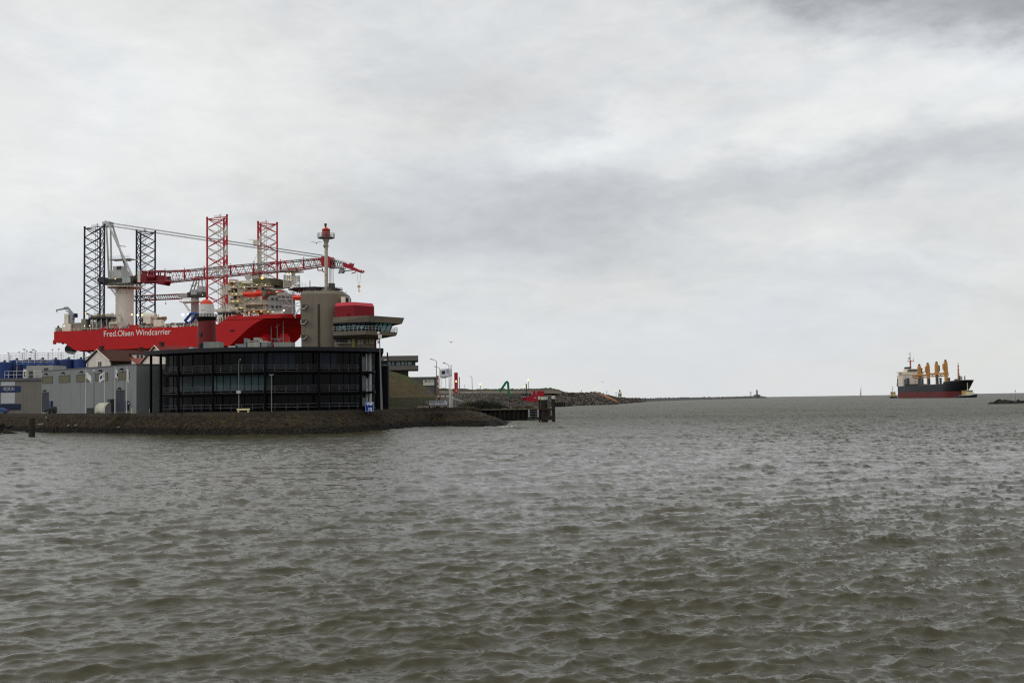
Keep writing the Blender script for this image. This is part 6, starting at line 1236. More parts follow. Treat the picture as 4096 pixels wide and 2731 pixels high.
# debris on the bank
for i, (px, py, w, rz_) in enumerate(((167, 1699, 1.1, 20), (277, 1705, .35, 5), (308, 1704, .5, 30), (483, 1711, 1.0, 35), (190, 1673, .3, 0))):
    D = 5*F/((1602-(px-2048)*.0155)*-1+interp(shore, px))+3.5; p = at(px, py, D); b = MB(); b.rings([[(-w/2, -.08, 0), (-w/2, .08, 0), (-w/2, .06, .13), (-w/2, -.06, .13)], [(w/2, -.1, .02), (w/2, .1, .02), (w/2, .07, .14), (w/2, -.07, .14)]])
    o = b.build('driftwood', M('driftwood_pale', (178, 172, 158), .8, var=.2, scale=3)); o.location = p+Vector((0, -.6, .15)); o.rotation_euler = (0, R(-8), R(rz_)); tag(o, ('longest pale plank lying on the bank above the dark stumps', 'tiny pale scrap on the bank, leftmost of the small scraps', 'small pinkish scrap on the bank below the hall door', 'slanting pale plank low on the bank below the link building', 'pale scrap high on the bank near the parked car')[i], 'driftwood', 'pale scraps lying on the bank')
# cars
def car(lab, px, D, yaw, col, L_=4.3, W_=1.75, H=1.45, grp=None):
    t = thing('parked_car', lab, 'car', loc=base(px, D, GZ-.15), rz=R(yaw), group=grp); hw = W_/2; body = M('car_'+str(col[0]), col, .3, .2, var=.04, spec=.4)
    pr = [(-L_/2, .35), (-L_/2+.05, .75), (-L_/2+.9, .92), (-L_/2+1.6, H-.05), (-L_/2+1.9, H), (L_/2-1.3, H), (L_/2-.35, .98), (L_/2-.03, .8), (L_/2, .35)]
    b = MB(); rs = []
    for y, s, k in ((-hw, .86, 0), (-hw*.97, 1, .5), (-hw*.8, 1, 1), (hw*.8, 1, 1), (hw*.97, 1, .5), (hw, .86, 0)):
        rs.append([(x, y, z if z < .95 or k == 1 else .95+(z-.95)*(.0 if k == 0 else .55)) for x, z in pr])
    b.rings(rs); smooth_by(b.build('body', body, t), 35)
    b = MB(); g2 = [(-L_/2+1.0, .98), (-L_/2+1.62, H-.1), (L_/2-1.3, H-.08), (L_/2-.5, 1.0)]; b.xz(g2, -hw*.9, hw*.9); b.build('side_windows', M('car_glass', (18, 22, 26), .1), t)
    b = MB(); b.add([(-L_/2+.98, -hw*.78, .97), (-L_/2+.98, hw*.78, .97), (-L_/2+1.64, hw*.7, H-.04), (-L_/2+1.64, -hw*.7, H-.04)], [(0, 1, 2, 3)]); o = b.build('windscreen', M('car_glass_pale', (58, 68, 74), .15), t); o.location.x = -.04; o.location.z = .03; o.modifiers.new('t', 'SOLIDIFY').thickness = .02
    for sx in (-1, 1):
        for sy in (-1, 1):
            b = MB(); c_ = (sx*L_*.31, sy*(hw-.09), .31); b.bar((c_[0], c_[1]-.1, c_[2]), (c_[0], c_[1]+.1, c_[2]), .31, 16); w_ = b.build('wheel', black, t); b = MB(); b.bar((c_[0], c_[1]-.108*1, c_[2]), (c_[0], c_[1]+.108, c_[2]), .18, 10); b.build('rim', mgrey, w_)
    for sy in (-1, 1):
        b = MB(); b.box(-L_/2-.01, -L_/2+.1, sy*hw*.62-.17, sy*hw*.62+.17, .62, .78); b.build('headlight', white, t); b = MB(); b.box(L_/2-.08, L_/2+.01, sy*hw*.7-.12, sy*hw*.7+.12, .7, .95); b.build('tail_light', lred, t)
car('dark parked car, side-on, beside the blue entry panel of the grey hall', 221, 231, 8, (22, 24, 28)); CG = 'grey cars by the flagpoles'
car('left one of two grey cars parked beside the flagpoles', 1729, 226, 94, (98, 100, 100), W_=1.62, grp=CG); car('right one of two grey cars parked beside the flagpoles', 1765, 226, 87, (112, 114, 114), W_=1.66, grp=CG)
car('blue car cut by the left edge of the photo', -8, 258, 0, (40, 66, 116))
# white block and low wall near the cars, fence, guard rails
b = MB(); a = base(1714, 245); b.box(-.75, .75, -.5, .5, 0, 1.5); b.box(-.8, .8, -.55, .55, 1.5, 1.58); o = b.build('transformer_cabinet', M('cabinet_stone', (168, 164, 158), .7)); o.location = a; tag(o, 'white block cabinet behind the left grey car', 'cabinet')
b = MB(); b.box(-1.6, 1.6, 0, .4, 0, .38); b.box(-1.65, 1.65, -.03, .43, .38, .42); o = b.build('low_wall', M('low_wall_pale', (190, 180, 160), .8)); o.location = base(1695, 236); tag(o, 'low pale wall left of the grey cars', 'low wall')
FN = thing('mesh_fence', 'thin green mesh fence along the foot of the grassy mound', 'fence', loc=base(1640, 233)); fencem = M('fence_green', (52, 62, 52), .6, alpha=.35); b = MB(); x0 = X(1555, 233)-X(1640, 233); x1 = X(1735, 233)-X(1640, 233); b.box(x0, x1, 0, .02, .05, 2.2); b.build('mesh_panel', fencem, FN)
n_ = 8
for k in range(n_+1): x = x0+(x1-x0)*k/n_; b = MB(); b.bar((x, .05, 0), (x, .05, 2.3), .04, 6); b.build('post', M('fence_post', (72, 78, 72), .6), FN)
b = MB(); b.bar((x0, .05, 2.2), (x1, .05, 2.2), .03, 4); b.build('rail', M('fence_post', (0, 0, 0)), FN)
GR = thing('guard_rail', 'white curved guard rail dropping to the right behind the flagpoles', 'guard rail', loc=base(1830, 250)); pts = [at(x, y, D)-base(1830, 250) for x, y, D in ((1806, 1585, 272), (1812, 1591, 266), (1822, 1596, 260), (1835, 1600, 254), (1850, 1605, 248))]
b = MB()
for p, q in zip(pts, pts[1:]): b.rings([[p+Vector((0, 0, -.15)), p+Vector((0, .05, -.15)), p+Vector((0, .05, .2)), p+Vector((0, 0, .2))], [q+Vector((0, 0, -.15)), q+Vector((0, .05, -.15)), q+Vector((0, .05, .2)), q+Vector((0, 0, .2))]])
b.build('rail', white, GR)
for p in pts: b = MB(); b.bar(p+Vector((0, .1, 0)), Vector((p.x, p.y+.1, 0)), .06, 5); b.build('post', galv, GR)
for x, lab in ((1751, 'leftmost white barrier plank behind the lamp posts'), (1771, 'middle white barrier plank behind the lamp posts'), (1789, 'right-hand white barrier plank behind the flagpoles')):
    p = at(x, 1585, 300); t = thing('barrier', lab, 'barrier', loc=(p.x, 300, 3.9), group='white barrier planks across the road'); b = MB(); b.box(-.42, .42, -.05, .05, p.z-4.02, p.z-3.72); b.build('plank', white, t); b = MB(); b.bar((0, .08, 0), (0, .08, p.z-3.8), .05, 5); b.build('post', galv, t)
# road signs
def rsign(px, py, D, r, m_, lab, inner=None, zb_=3.9):
    p = at(px, py, D); t = thing('road_sign', lab, 'road sign', loc=(p.x, D, zb_)); b = MB(); b.bar((0, 0, 0), (0, 0, p.z-zb_-r*.5), .04, 6); b.build('post', polem, t); b = MB(); h = p.z-zb_; b.bar((0, -.08, h), (0, -.05, h), r, 24); b.build('disc', m_, t)
    if inner: b = MB(); b.bar((0, -.1, h), (0, -.081, h), r*.66, 24); b.build('face', inner, t)
sblue = M('sign_round_blue', (24, 70, 170), .4); sred = M('sign_round_red', (170, 40, 50), .4)
rsign(1713, 1567, 262, .33, sblue, 'round blue road sign with a white arrow against the grassy mound'); b = MB(); p = at(1713, 1567, 262); o = [x for x in COL.objects if x.name.startswith('road_sign')][-1]; h = p.z-3.9; b.bar((0, -.1, h-.16), (0, -.1, h+.12), .05, 4); b.bar((-.12, -.1, h+.02), (0, -.1, h+.16), .04, 4); b.build('arrow', lettering, o)
rsign(1825.5, 1562, 262, .36, sred, 'round red and white road sign at the foot of the red column', M('sign_face_pale', (196, 168, 172), .5)); rsign(1757, 1594.5, 250, .27, sred, 'small round red road sign between the lamp posts', M('sign_face_dark', (70, 40, 44), .5)); rsign(1814, 1560.5, 270, .42, M('sign_amber', (176, 100, 30), .5), 'round amber board just left of the red column base', M('sign_amber_dark', (110, 60, 24), .5))
# red column with a lit lamp, lit road lamps beyond
p = base(1822, 560, 8.6); zt = at(1822, 1490, 560).z-p.z; t = thing('red_column', 'tall flat red column with a yellow lamp near the flagpoles', 'column', loc=p); k = 560/F; b = MB(); b.box(-7.2*k, 7.2*k, -.3, .3, 2.0, zt); b.box(-5*k, -3*k, -.25, .25, zt, zt+.12); b.box(2*k, 5*k, -.25, .25, zt, zt+.12); b.build('panel', M('column_red', (158, 14, 40), .5, var=.06, streak=.1), t); b = MB(); b.prism([(-12*k, -.6), (12*k, -.6), (12*k, .6), (-12*k, .6)], -2, 1.99, top=[(-7*k, -.29), (7*k, -.29), (7*k, .29), (-7*k, .29)]); b.build('foot', M('column_red', (0, 0, 0)), t)
q = at(1824.5, 1525, 296); t = thing('street_lamp', 'lit yellow lamp on a thin post in front of the red column', 'street lamp', loc=(q.x, 296, 3.8), group='lit road lamps along the far shore'); b = MB(); b.bar((0, 0, 0), (0, 0, q.z-3.9), .05, 6); b.build('pole', polem, t); b = MB(); b.ball((0, 0, q.z-3.8), .2, 10, 1.5); b.build('lamp_head', lampm, t)
for px, py, D, r, zb_, lab, mm in ((1921.5, 1537, 420, .33, 6, 'lit yellow road lamp left of the green bent beam', lampm), (2113.5, 1519.5, 600, .5, 9, 'tallest lit road lamp above the red workshop, tilted head', lampm), (2097, 1545.5, 640, .4, 9, 'lit orange road lamp low behind the dune, beside the dark post', lampo), (2325, 1553.5, 1000, .45, 9, 'lit orange lamp above the middle of the rocky point', lampo), (2381, 1557.5, 1010, .45, 9, 'lit lamp standing on the highest hump of the rocky point', lampo), (2464, 1563, 1250, .5, 7, 'lit lamp just left of the small striped light tower', lampo)):
    q = at(px, py, D); t = thing('street_lamp', lab, 'street lamp', loc=(q.x, D, zb_), group='lit road lamps along the far shore'); b = MB(); b.bar((0, 0, -4), (0, 0, q.z-zb_), D*.00022, 6); b.build('pole', polem, t); b = MB(); b.ball((0, 0, q.z-zb_), r, 10, 1.3); b.build('lamp_head', mm, t)
for px, yt, D, w, lab in ((2105, 1535, 640, .35, 'short dark post behind the dune between two lit lamps'), (2427, 1562, 1000, .18, 'faint mast on the rocky point right of the walker'), (2556, 1588.5, 1500, .6, 'dark stub post on the low spit beyond the light tower')):
    q = at(px, yt, D); b = MB(); b.lathe((0, 0, 0), [(w, 0), (w, q.z-3), (w*.5, q.z-2.9)], 8); o = b.build('post', dgrey); o.location = (q.x, D, 3); tag(o, lab, 'post')
# green bent beam
GD = 430; gbm = M('beam_green', (16, 104, 66), .45, var=.12); b = MB(); pts = [at(1999, 1567, GD), at(2024, 1529, GD), at(2028.5, 1526, GD), at(2032, 1531, GD), at(2036, 1586, GD)]; o0 = Vector((pts[2].x, GD, 4)); w = .34
def sec(p, n, w): return [p+n*w+Vector((0, -.35, 0)), p+n*w+Vector((0, .35, 0)), p-n*w+Vector((0, .35, 0)), p-n*w+Vector((0, -.35, 0))]
ns = []; w = .44
for i, p in enumerate(pts): d_ = (pts[min(i+1, 4)]-pts[max(i-1, 0)]).normalized(); ns.append(Vector((-d_.z, 0, d_.x)))
b.rings([[q-o0 for q in sec(p, n, w)] for p, n in zip(pts, ns)]); o = b.build('bent_beam', gbm); o.location = o0; tag(o, 'green bent steel beam like an upside-down V on the rubble slope', 'beam')
# red workshop containers beyond the dolphins
RF = Frame(X(2130, 575), 575, 3.4, 0); RW = thing('red_workshop', 'red two-level container workshop with a small window behind the mooring piles', 'workshop', RF); redc = M('container_red', (150, 16, 36), .5, var=.08, scale=.4, streak=.15)
def rwb(x0, y0, x1, y1, m_, nm, y=0, d=6): a = RF.hit(*ZH(x0, y1), y); c = RF.hit(*ZH(x1, y0), y); b = MB(); b.box(a[0], c[0], y, y+d, a[1], c[1]); return b.build(nm, m_, RW)
rwb(1465, 410, 1810, 555, redc, 'upper_container'); rwb(1335, 556, 1690, 690, redc, 'lower_container', -.5); rwb(1210, 590, 1334, 690, redc, 'end_container', 1); rwb(1210, 560, 1334, 589, mgrey, 'tarpaulin', .6); rwb(1588, 430, 1618, 490, white, 'window_frame', -.15, .1); rwb(1595, 436, 1613, 480, black, 'window', -.25, .08); rwb(1478, 430, 1500, 500, lgrey, 'door', -.15, .1)
rwb(1545, 580, 1600, 600, lgrey, 'painted_mark', -.62, .1); 
b = MB(); q = RF.hit(*ZH(1845, 670)); c = RF.hit(*ZH(1925, 575)); b.box(0, c[0]-q[0], 0, 3, 0, c[1]-q[1]); b.box(.2, c[0]-q[0]-.2, -.05, 0-.001, .3, c[1]-q[1]-.3); o = b.build('blue_container', M('container_blue', (28, 66, 140), .5)); o.location = RF.world(q[0], 0, q[1]); tag(o, 'small bright blue container right of the red workshop', 'container')
# walker, light towers, buoy, gulls, sail, marker post
def person(loc, h, lab):
    k = h/1.8; b = MB(); V = [(0, 0, .95), (0, 0, 1.2), (0, 0, 1.42), (0, 0, 1.52), (0, 0, 1.66), (.1, 0, .9), (.13, .08, .5), (.12, .02, .06), (-.1, 0, .9), (-.1, -.1, .5), (-.14, .08, .08), (.2, 0, 1.4), (.25, .05, 1.1), (.22, -.08, .88), (-.2, 0, 1.4), (-.26, 0, 1.1), (-.22, -.1, .88), (.12, -.12, .04), (-.14, -.08, .04)]
    E = [(0, 1), (1, 2), (2, 3), (3, 4), (0, 5), (5, 6), (6, 7), (0, 8), (8, 9), (9, 10), (2, 11), (11, 12), (12, 13), (2, 14), (14, 15), (15, 16), (7, 17), (10, 18)]; rad = [.15, .16, .15, .06, .11, .1, .075, .05, .1, .075, .05, .07, .055, .04, .07, .055, .04, .045, .045]
    me = bpy.data.meshes.new('person'); me.from_pydata([tuple(c*k for c in v) for v in V], E, []); me.materials.append(M('clothing_dark', (28, 28, 34), .9)); o = bpy.data.objects.new('person', me); COL.objects.link(o); m_ = o.modifiers.new('s', 'SKIN'); me.skin_vertices[0].data[0].use_root = True
    for i, r in enumerate(rad): me.skin_vertices[0].data[i].radius = (r*k, r*k)
    o.modifiers.new('d', 'SUBSURF').levels = 1; o.location = loc; tag(o, lab, 'person')
    q = MB(); q.ball((0, 0, 1.68*k), .115*k, 12, 1.2); q.build('hood', M('clothing_dark', (0, 0, 0)), o)
q = at(2413, 1579, 1066); person((q.x, 1066, q.z-.1), 2.5, 'lone dark-clothed walker on the sandy path of the rocky point')
def lightower(px, D, secs, lab, bandm):
    p = at(px, secs[0][0], D); t = thing('light_tower', lab, 'lighthouse', loc=(p.x, D, p.z-1)); k = D/F
    for i, (y0, y1, w, m_) in enumerate(secs):
        z0 = at(px, y0, D).z-p.z+1; z1 = at(px, y1, D).z-p.z+1; b = MB(); b.prism([(w*k/2*math.cos(a*pi/4+pi/8), w*k/2*math.sin(a*pi/4+pi/8)) for a in range(8)], z0-(1 if i == 0 else 0), z1-.002); b.build(('storey' if w > 8 else 'lantern'), m_, t)
grn = M('tower_green', (74, 88, 78), .6); wt = M('tower_white', (186, 190, 180), .6)
lightower(2479.5, 1500, [(1591, 1583, 15, wt), (1583, 1577, 14.5, grn), (1577, 1570, 16, wt), (1570, 1566, 7, wt), (1566, 1561, 6.5, grn), (1561, 1558.5, 5, grn)], 'small light tower with green and white bands on the spit', 1)
q = at(2473.5, 1571, 1500); 
lightower(3028, 3990, [(1583, 1578.5, 26, M('tower_base', (96, 96, 92), .8)), (1578.5, 1574, 8, grn), (1574, 1571, 8, wt), (1571, 1567, 7.5, grn), (1567, 1563.5, 9, wt), (1563.5, 1559, 6, grn)], 'banded light tower at the far end of the long breakwater', 1)
q = at(3003, 1581, 3980); t = thing('beacon_frame', 'spindly forked beacon left of the breakwater light tower', 'beacon', loc=(q.x, 3980, q.z-3)); b = MB(); b.bar((0, 0, 0), (0, 0, 8), .9, 6)
for dx in (-4.5, 0, 4.5): b.bar((0, 0, 6), (dx, 0, 16), .6, 5)
b.build('frame', M('beacon_olive', (120, 118, 92), .7), t)
q = onz(2581, 1607, 0); k = q.y/F; t = thing('navigation_buoy', 'small green buoy off the end of the rocky spit', 'buoy', loc=(q.x, q.y, 0)); b = MB(); b.lathe((0, 0, -.5), [(5*k, 0), (5*k, 4*k+.5), (2.2*k, 6*k+.5), (2*k, 12*k+.5), (.3, 13*k+.5)], 14); b.build('hull', M('buoy_green', (24, 84, 68), .5), t)
for px, py, D, s, lab in ((1804, 1369, 160, 1.0, 'dark gull flying in the open sky above the grey lamps'), (1266, 973, 150, 1.3, 'gull gliding left of the beacon column'), (2411, 1528, 240, .9, 'tiny gull above the rocky point')):
    q = at(px, py, D); t = thing('gull', lab, 'bird', loc=q, group='gulls in the air'); b = MB(); b.rings([[(0+.22*s*u, r*math.cos(a*pi/3)*s, r*math.sin(a*pi/3)*s) for a in range(6)] for u, r in ((-1, .01), (-.6, .06), (0, .08), (.6, .06), (1, .02))]); b.build('body', M('gull_grey', (120, 120, 122), .8), t)
    for sg in (-1, 1): b = MB(); b.rings([[(.05*s, 0, .02), (-.1*s, 0, .02), (-.1*s, 0, 0), (.05*s, 0, 0)], [(.1*s, sg*.3*s, .16*s), (-.06*s, sg*.3*s, .16*s), (-.06*s, sg*.3*s, .14*s), (.1*s, sg*.3*s, .14*s)], [(-.05*s, sg*.62*s, .1*s), (-.1*s, sg*.62*s, .1*s), (-.1*s, sg*.62*s, .09*s), (-.05*s, sg*.62*s, .09*s)]]); b.build('wing', M('gull_grey', (0, 0, 0)), t)
    t.rotation_euler = (0, 0, R(70 if s == 1.0 else 100))
q = at(3444, 1542, 3000); t = thing('sailing_boat', 'faint tall-masted sailing boat on the horizon left of the cargo ship', 'boat', loc=(q.x, 3000, 0)); b = MB(); b.rings([[(x, -w_, 1.2), (x, w_, 1.2), (x, w_*.3, -.3), (x, -w_*.3, -.3)] for x, w_ in ((-6, 1), (-2, 1.7), (3, 1.5), (6.5, .1))]); b.build('hull', white, t); b = MB(); b.bar((0, 0, 1), (0, 0, q.z), .35, 6); b.bar((0, 0, 3), (-4.5, 0, 3.2), .2, 5); b.build('mast', lgrey, t); b = MB(); b.rings([[(.3, -.05, 4), (-4.2, -.05, 3.6), (0, -.05, q.z*.95)], [(.3, .05, 4), (-4.2, .05, 3.6), (0, .05, q.z*.95)]]); b.build('furled_sail', lgrey, t)
q = at(4060.5, 1560, 505); p = Vector((q.x, 505, 0)); t = thing('marker_post', 'thin marker post with a dark topmark on the dark reef', 'marker', loc=p); b = MB(); b.bar((0, 0, -.5), (0, 0, q.z), .07, 6); b.build('pole', polem, t); b = MB(); b.bar((0, 0, q.z-.65), (0, 0, q.z), .19, 10); b.build('topmark', dgrey, t)
# foam where the sea breaks on the reef and the quay's corner
foam = M('foam_white', (196, 196, 188), .8, var=.1)
def foam_patch(name, px, py, w, d, lab, seed):
    p = onz(px, py, 0); rg = random.Random(seed); b = MB()
    for k in range(22):
        x = rg.gauss(0, w*.35); y = rg.gauss(0, d*.4); s = rg.uniform(.05, .3)*min(w, 4)*.12; b.lathe((x, y, 0), [(s, 0), (s*.8, .1+s*.05), (.01, .14+s*.05)], 7, sx=2.2)
    o = b.build(name, foam); o.location = (p.x, p.y, .06); tag(o, lab, 'foam', kind='stuff')
foam_patch('foam', 2010, 1708, 4.0, 1.2, 'white wash breaking at the corner of the bank', 1); foam_patch('foam', 4085, 1613, 9, 3, 'white wash breaking round the right end of the reef', 2)
# bushes: dark scrub behind the dock
def shrub(name, px, py, D, w, h, m_, lab, n=500, seed=1, grp=None, col=None):
    p = at(px, py, D); rg = random.Random(seed); b = MB(); 
    for k in range(n):
        a = rg.uniform(0, 2*pi); rr = math.sqrt(rg.random()); zz = rg.random()**.7*(1-rr**2*.8); c = Vector((rr*math.cos(a)*w, rr*math.sin(a)*w*.6, zz*h)); s = rg.uniform(.12, .3)*max(.6, h/2.5)
        d1 = Vector((rg.uniform(-1, 1), rg.uniform(-1, 1), rg.uniform(-1, 1))).normalized()*s; d2 = d1.orthogonal().normalized()*s*.6; b.add([c-d1, c-d2, c+d1, c+d2], [(0, 1, 2, 3)])
    o = b.build(name, m_, recalc=False); o.location = (p.x, D, p.z); tag(o, lab, 'shrub', grp); 
    s = MB()
    for k in range(7): a = k*.9; s.bar((0, 0, -.2), (math.cos(a)*w*.5, math.sin(a)*w*.3, h*.6), .06, 5, r2=.02)
    s.build('stems', M('shrub_stem', (50, 42, 32), .9), o)
scr = M('scrub_dark', (30, 32, 24), .9, var=.4, scale=2); scb = M('scrub_brown', (62, 50, 30), .9, var=.4, scale=2); scg = M('scrub_green', (54, 58, 26), .9, var=.4, scale=2)
G_ = 'dark scrub bushes behind the dock'
for i, (px, py, D, w, h, m_, lab) in enumerate(((1885, 1636, 262, 2.4, 1.9, scr, 'dark bush at the left of the dark scrub behind the dock'), (1925, 1634, 272, 3.2, 2.3, scr, 'largest dark bush, second from left behind the dock'), (1965, 1632, 285, 3.0, 1.9, scr, 'dark bush in the middle of the scrub behind the dock'), (2000, 1633, 288, 2.2, 1.1, scr, 'low dark bush at the right end of the scrub behind the dock'), (1893, 1640, 232, 1.3, .7, scb, 'brown tuft on the tip of the bank slope'), (1868, 1637, 240, 1.5, 1.0, scb, 'brown bush just right of the guard rail'), (1850, 1634, 246, 1.4, 1.4, scg, 'greenish bush below the guard rail'), (2075, 1634, 290, 2.2, .6, scg, 'low green tussock above the middle of the dock'), (2110, 1633, 292, 2.0, .7, scb, 'low brown tussock above the right of the dock'))):
    shrub('bush', px, py, D, w, h, m_, lab, 900 if w > 2 else 450, i, G_)
# scattered boulders on the rubble slopes
rg = random.Random(21); rockm = [M('boulder_grey', (78, 73, 66), .9, var=.25, scale=1.5, bump=.5), M('boulder_dark', (46, 41, 35), .9, var=.3, scale=1.5, bump=.5), M('boulder_pale', (108, 99, 88), .9, var=.2, scale=1.5, bump=.5)]
bpy.context.view_layer.update(); dg = bpy.context.evaluated_depsgraph_get()
from mathutils.bvhtree import BVHTree
def scatter(target, pts_fn, n, smin, smax, name, seed, mats, lab):
    ob = bpy.data.objects[target]; bv = BVHTree.FromObject(ob, dg); rg = random.Random(seed); b = MB(); c = 0; tries = 0
    while c < n and tries < n*20:
        tries += 1; px, py = pts_fn(rg); d = ray(px, py).normalized(); h = bv.ray_cast(Vector((0, 0, CAMH)), d)
        if h[0] is None or h[0].z < -.3: continue
        s = rg.uniform(smin, smax); vs = []; p = h[0]
        ico = [(0, 0, 1), (.9, 0, .45), (.28, .85, .45), (-.72, .53, .45), (-.72, -.53, .45), (.28, -.85, .45), (.72, .53, -.45), (-.28, .85, -.45), (-.9, 0, -.45), (-.28, -.85, -.45), (.72, -.53, -.45), (0, 0, -1)]
        fc = [(0, 1, 2), (0, 2, 3), (0, 3, 4), (0, 4, 5), (0, 5, 1), (1, 6, 2), (2, 7, 3), (3, 8, 4), (4, 9, 5), (5, 10, 1), (6, 7, 2), (7, 8, 3), (8, 9, 4), (9, 10, 5), (10, 6, 1), (11, 7, 6), (11, 8, 7), (11, 9, 8), (11, 10, 9), (11, 6, 10)]
        ax, ay, az_ = rg.uniform(.7, 1.4), rg.uniform(.7, 1.3), rg.uniform(.5, .9)
        for x, y, z in ico: j = rg.uniform(.75, 1.2); vs.append(p+Vector((x*ax*s*j, y*ay*s*j, z*az_*s*j)))
        b.add(vs, fc, rg.choice((0, 0, 1, 1, 2))); c += 1
    o = b.build(name, mats, recalc=False); tag(o, lab, 'stones', kind='stuff')
scatter('rubble_slope', lambda r: (r.uniform(1850, 2215), r.uniform(1574, 1636)), 1500, .15, .5, 'loose_stones', 1, rockm, 'loose stones strewn over the rubble slope behind the dock')
scatter('rocky_point', lambda r: (r.uniform(2215, 2600), r.uniform(1568, 1628)), 1600, .4, 1.4, 'loose_stones', 2, rockm, 'boulders along the rocky point and its waterline')
scatter('embankment', lambda r: (r.uniform(-20, 2030), r.uniform(1650, 1740)), 5000, .04, .16, 'bank_stones', 3, [M('bank_stone_dark', (34, 30, 25), .9, var=.3, scale=3), M('bank_stone_brown', (56, 46, 32), .9, var=.3, scale=3), M('bank_stone_pale', (66, 60, 50), .9, var=.3, scale=3)], 'rubble stones covering the sloping bank')
# ================================================================ CARGO SHIP AND TUGS
K = Frame(554.5, 1600, 0, -86.5); CS = thing('cargo_ship', 'black and red bulk carrier with four yellow deck cranes heading in from sea', 'ship', K)
kb = M('ship_black', (34, 36, 42), .5, var=.25, scale=.05, streak=.3); kr = M('ship_boot_red', (98, 38, 40), .6, var=.2, scale=.06, streak=.35); ky = M('crane_yellow', (178, 128, 66), .5, var=.15, scale=.2, streak=.25); kw = M('ship_house_cream', (218, 207, 192), .6, var=.08, scale=.1, streak=.25)
LN, BM = 195.0, 32.0
def k_ring(z, flare):
    us, ue = 150+8*flare, 178+17*flare; st = [(0 if z > 8 else 3+(8-z)*.9, BM*.16), (10, BM*.02), (us*.4, 0), (us*.7, 0)]; cv = []
    for i in range(11):
        s = i/10; cv.append((us+(ue-us)*math.sin(pi/2*s), BM/2-BM/2*math.cos(pi/2*s)**(1.5-.7*flare)))
    side = st+cv; return [(u, v, z) for u, v in side]+[(u, BM-v, z) for u, v in side[:-1]][::-1]
b = MB(); b.rings([k_ring(-1, 0), k_ring(4, .05), k_ring(8.4, .12)]); smooth_by(b.build('boot_topping', kr, CS), 30)
def tilt(r): return [(u, v, z+(max(0, u-120)/75)**1.4*2.6) for u, v, z in r]
b = MB(); b.rings([k_ring(8.402, .12), k_ring(12, .45), tilt(k_ring(16.9, .85))]); smooth_by(b.build('hull', kb, CS), 30)
b = MB(); r0_ = [p for p in tilt(k_ring(16.95, .86)) if p[0] > 118]; r1_ = [(u, v, z+2.6) for u, v, z in [p for p in tilt(k_ring(16.95, 1.0)) if p[0] > 118]]; 
if len(r0_) == len(r1_): b.rings([r0_, r1_], cap=True)
smooth_by(b.build('forecastle', kb, CS), 30); b = MB(); b.rings([[(u, v, z+.02) for u, v, z in r1_], [(u, v, z+.5) for u, v, z in r1_]], cap=False); b.build('rail_cap', M('rail_stone', (120, 112, 98), .7), CS)
def kbx(nm, u0, u1, v0, v1, z0, z1, m_, par=None): b = MB(); b.box(u0, u1, v0, v1, z0, z1); return b.build(nm, m_, par or CS)
kbx('superstructure', 8, 27, 1, 32, 16.9, 33, kw); kbx('superstructure', 13, 27.5, 1, 32, 33.002, 35.8, kw); kbx('bridge_wings', 17, 26, -3.2, 35.2, 35.8, 37.4, kw); kbx('wheelhouse', 15, 27, 8, 27, 37.402, 41.6, kw); kbx('wheelhouse_window', 27.002, 27.3, 9.5, 23, 38.4, 40.4, black); kbx('funnel', 2, 11, 11, 21, 16.9, 38, kb)
kbx('monkey_island', 18, 26, 8, 15, 41.602, 44.4, dgrey); kbx('stern_rail_house', 1, 8, 3, 8, 16.9, 22, lgrey); kbx('stern_rail_house', 8, 12, 1, 4, 16.9, 28, dgrey)
for i, (v, z) in enumerate([(v, z) for z in (20, 23.5, 27, 30.5) for v in (5, 8.5, 19, 22.5, 26)]): kbx('porthole', 27.002, 27.15, v, v+1, z, z+.9, dgrey)
kbx('hatch_coaming', 30, 46, 4, 28, 17, 19.5, M('hatch_green', (52, 60, 44), .7, var=.3)); 
mm = M('ship_mast_rust', (170, 100, 80), .6, var=.2); b = MB(); b.bar((22, 15.5, 41.6), (22, 15.5, 54), 1.1, 8); b.bar((22, 11, 52.5), (22, 21, 52.5), .5, 6); b.bar((22, 20, 52.5), (22, 20, 57), .3, 5); b.build('main_mast', mm, CS); b = MB(); b.bar((22, 15.5, 54), (22, 15.5, 65), .5, 6); b.bar((22, 12.5, 63.5), (22, 15.5, 63.5), .35, 5); b.ball((22, 14, 57), 1.6, 10); b.build('radar_mast', lgrey, CS)
def crane(u, zt, dirn, lab=None):
    b = MB(); b.bar((u, 16, 17), (u, 16, 31), 2.1, 14); b.rings([[(u-2.3, 13.8, 31), (u+2.3, 13.8, 31), (u+2.3, 18.2, 31), (u-2.3, 18.2, 31)], [(u-1.9, 14.1, zt-4), (u+1.9, 14.1, zt-4), (u+1.9, 17.9, zt-4), (u-1.9, 17.9, zt-4)], [(u-1.2, 14.6, zt-1), (u+1.2, 14.6, zt-1), (u+1.2, 17.4, zt-1), (u-1.2, 17.4, zt-1)]]); o = b.build('deck_crane', ky, CS)
    kbx('cab', u-2, u+2, 18.21, 19.6, zt-13, zt-5, dgrey if dirn > 0 else ky, o) if dirn > 0 else kbx('cab', u-2, u+2, 12.4, 13.79, zt-13, zt-5, ky, o); b = MB(); b.ball((u, 16, zt-.6), 1.5, 10); b.build('sheave_head', dgrey, o)
    b = MB(); x0, x1 = u+3*dirn, u+25*dirn
    for v in (13, 19): b.bar((x0, v, 31.5), (x1, v, 31.8), .75, 6)
    for k in range(7): xx = x0+(x1-x0)*k/6; b.bar((xx, 13, 31.7), (xx, 19, 31.7), .5, 5)
    b.build('jib', ky, o)
    return o
for u, zt, d_ in ((50, 47, 1), (77.7, 48, -1), (105, 48.6, 1), (132, 50, -1)): crane(u, zt, d_)
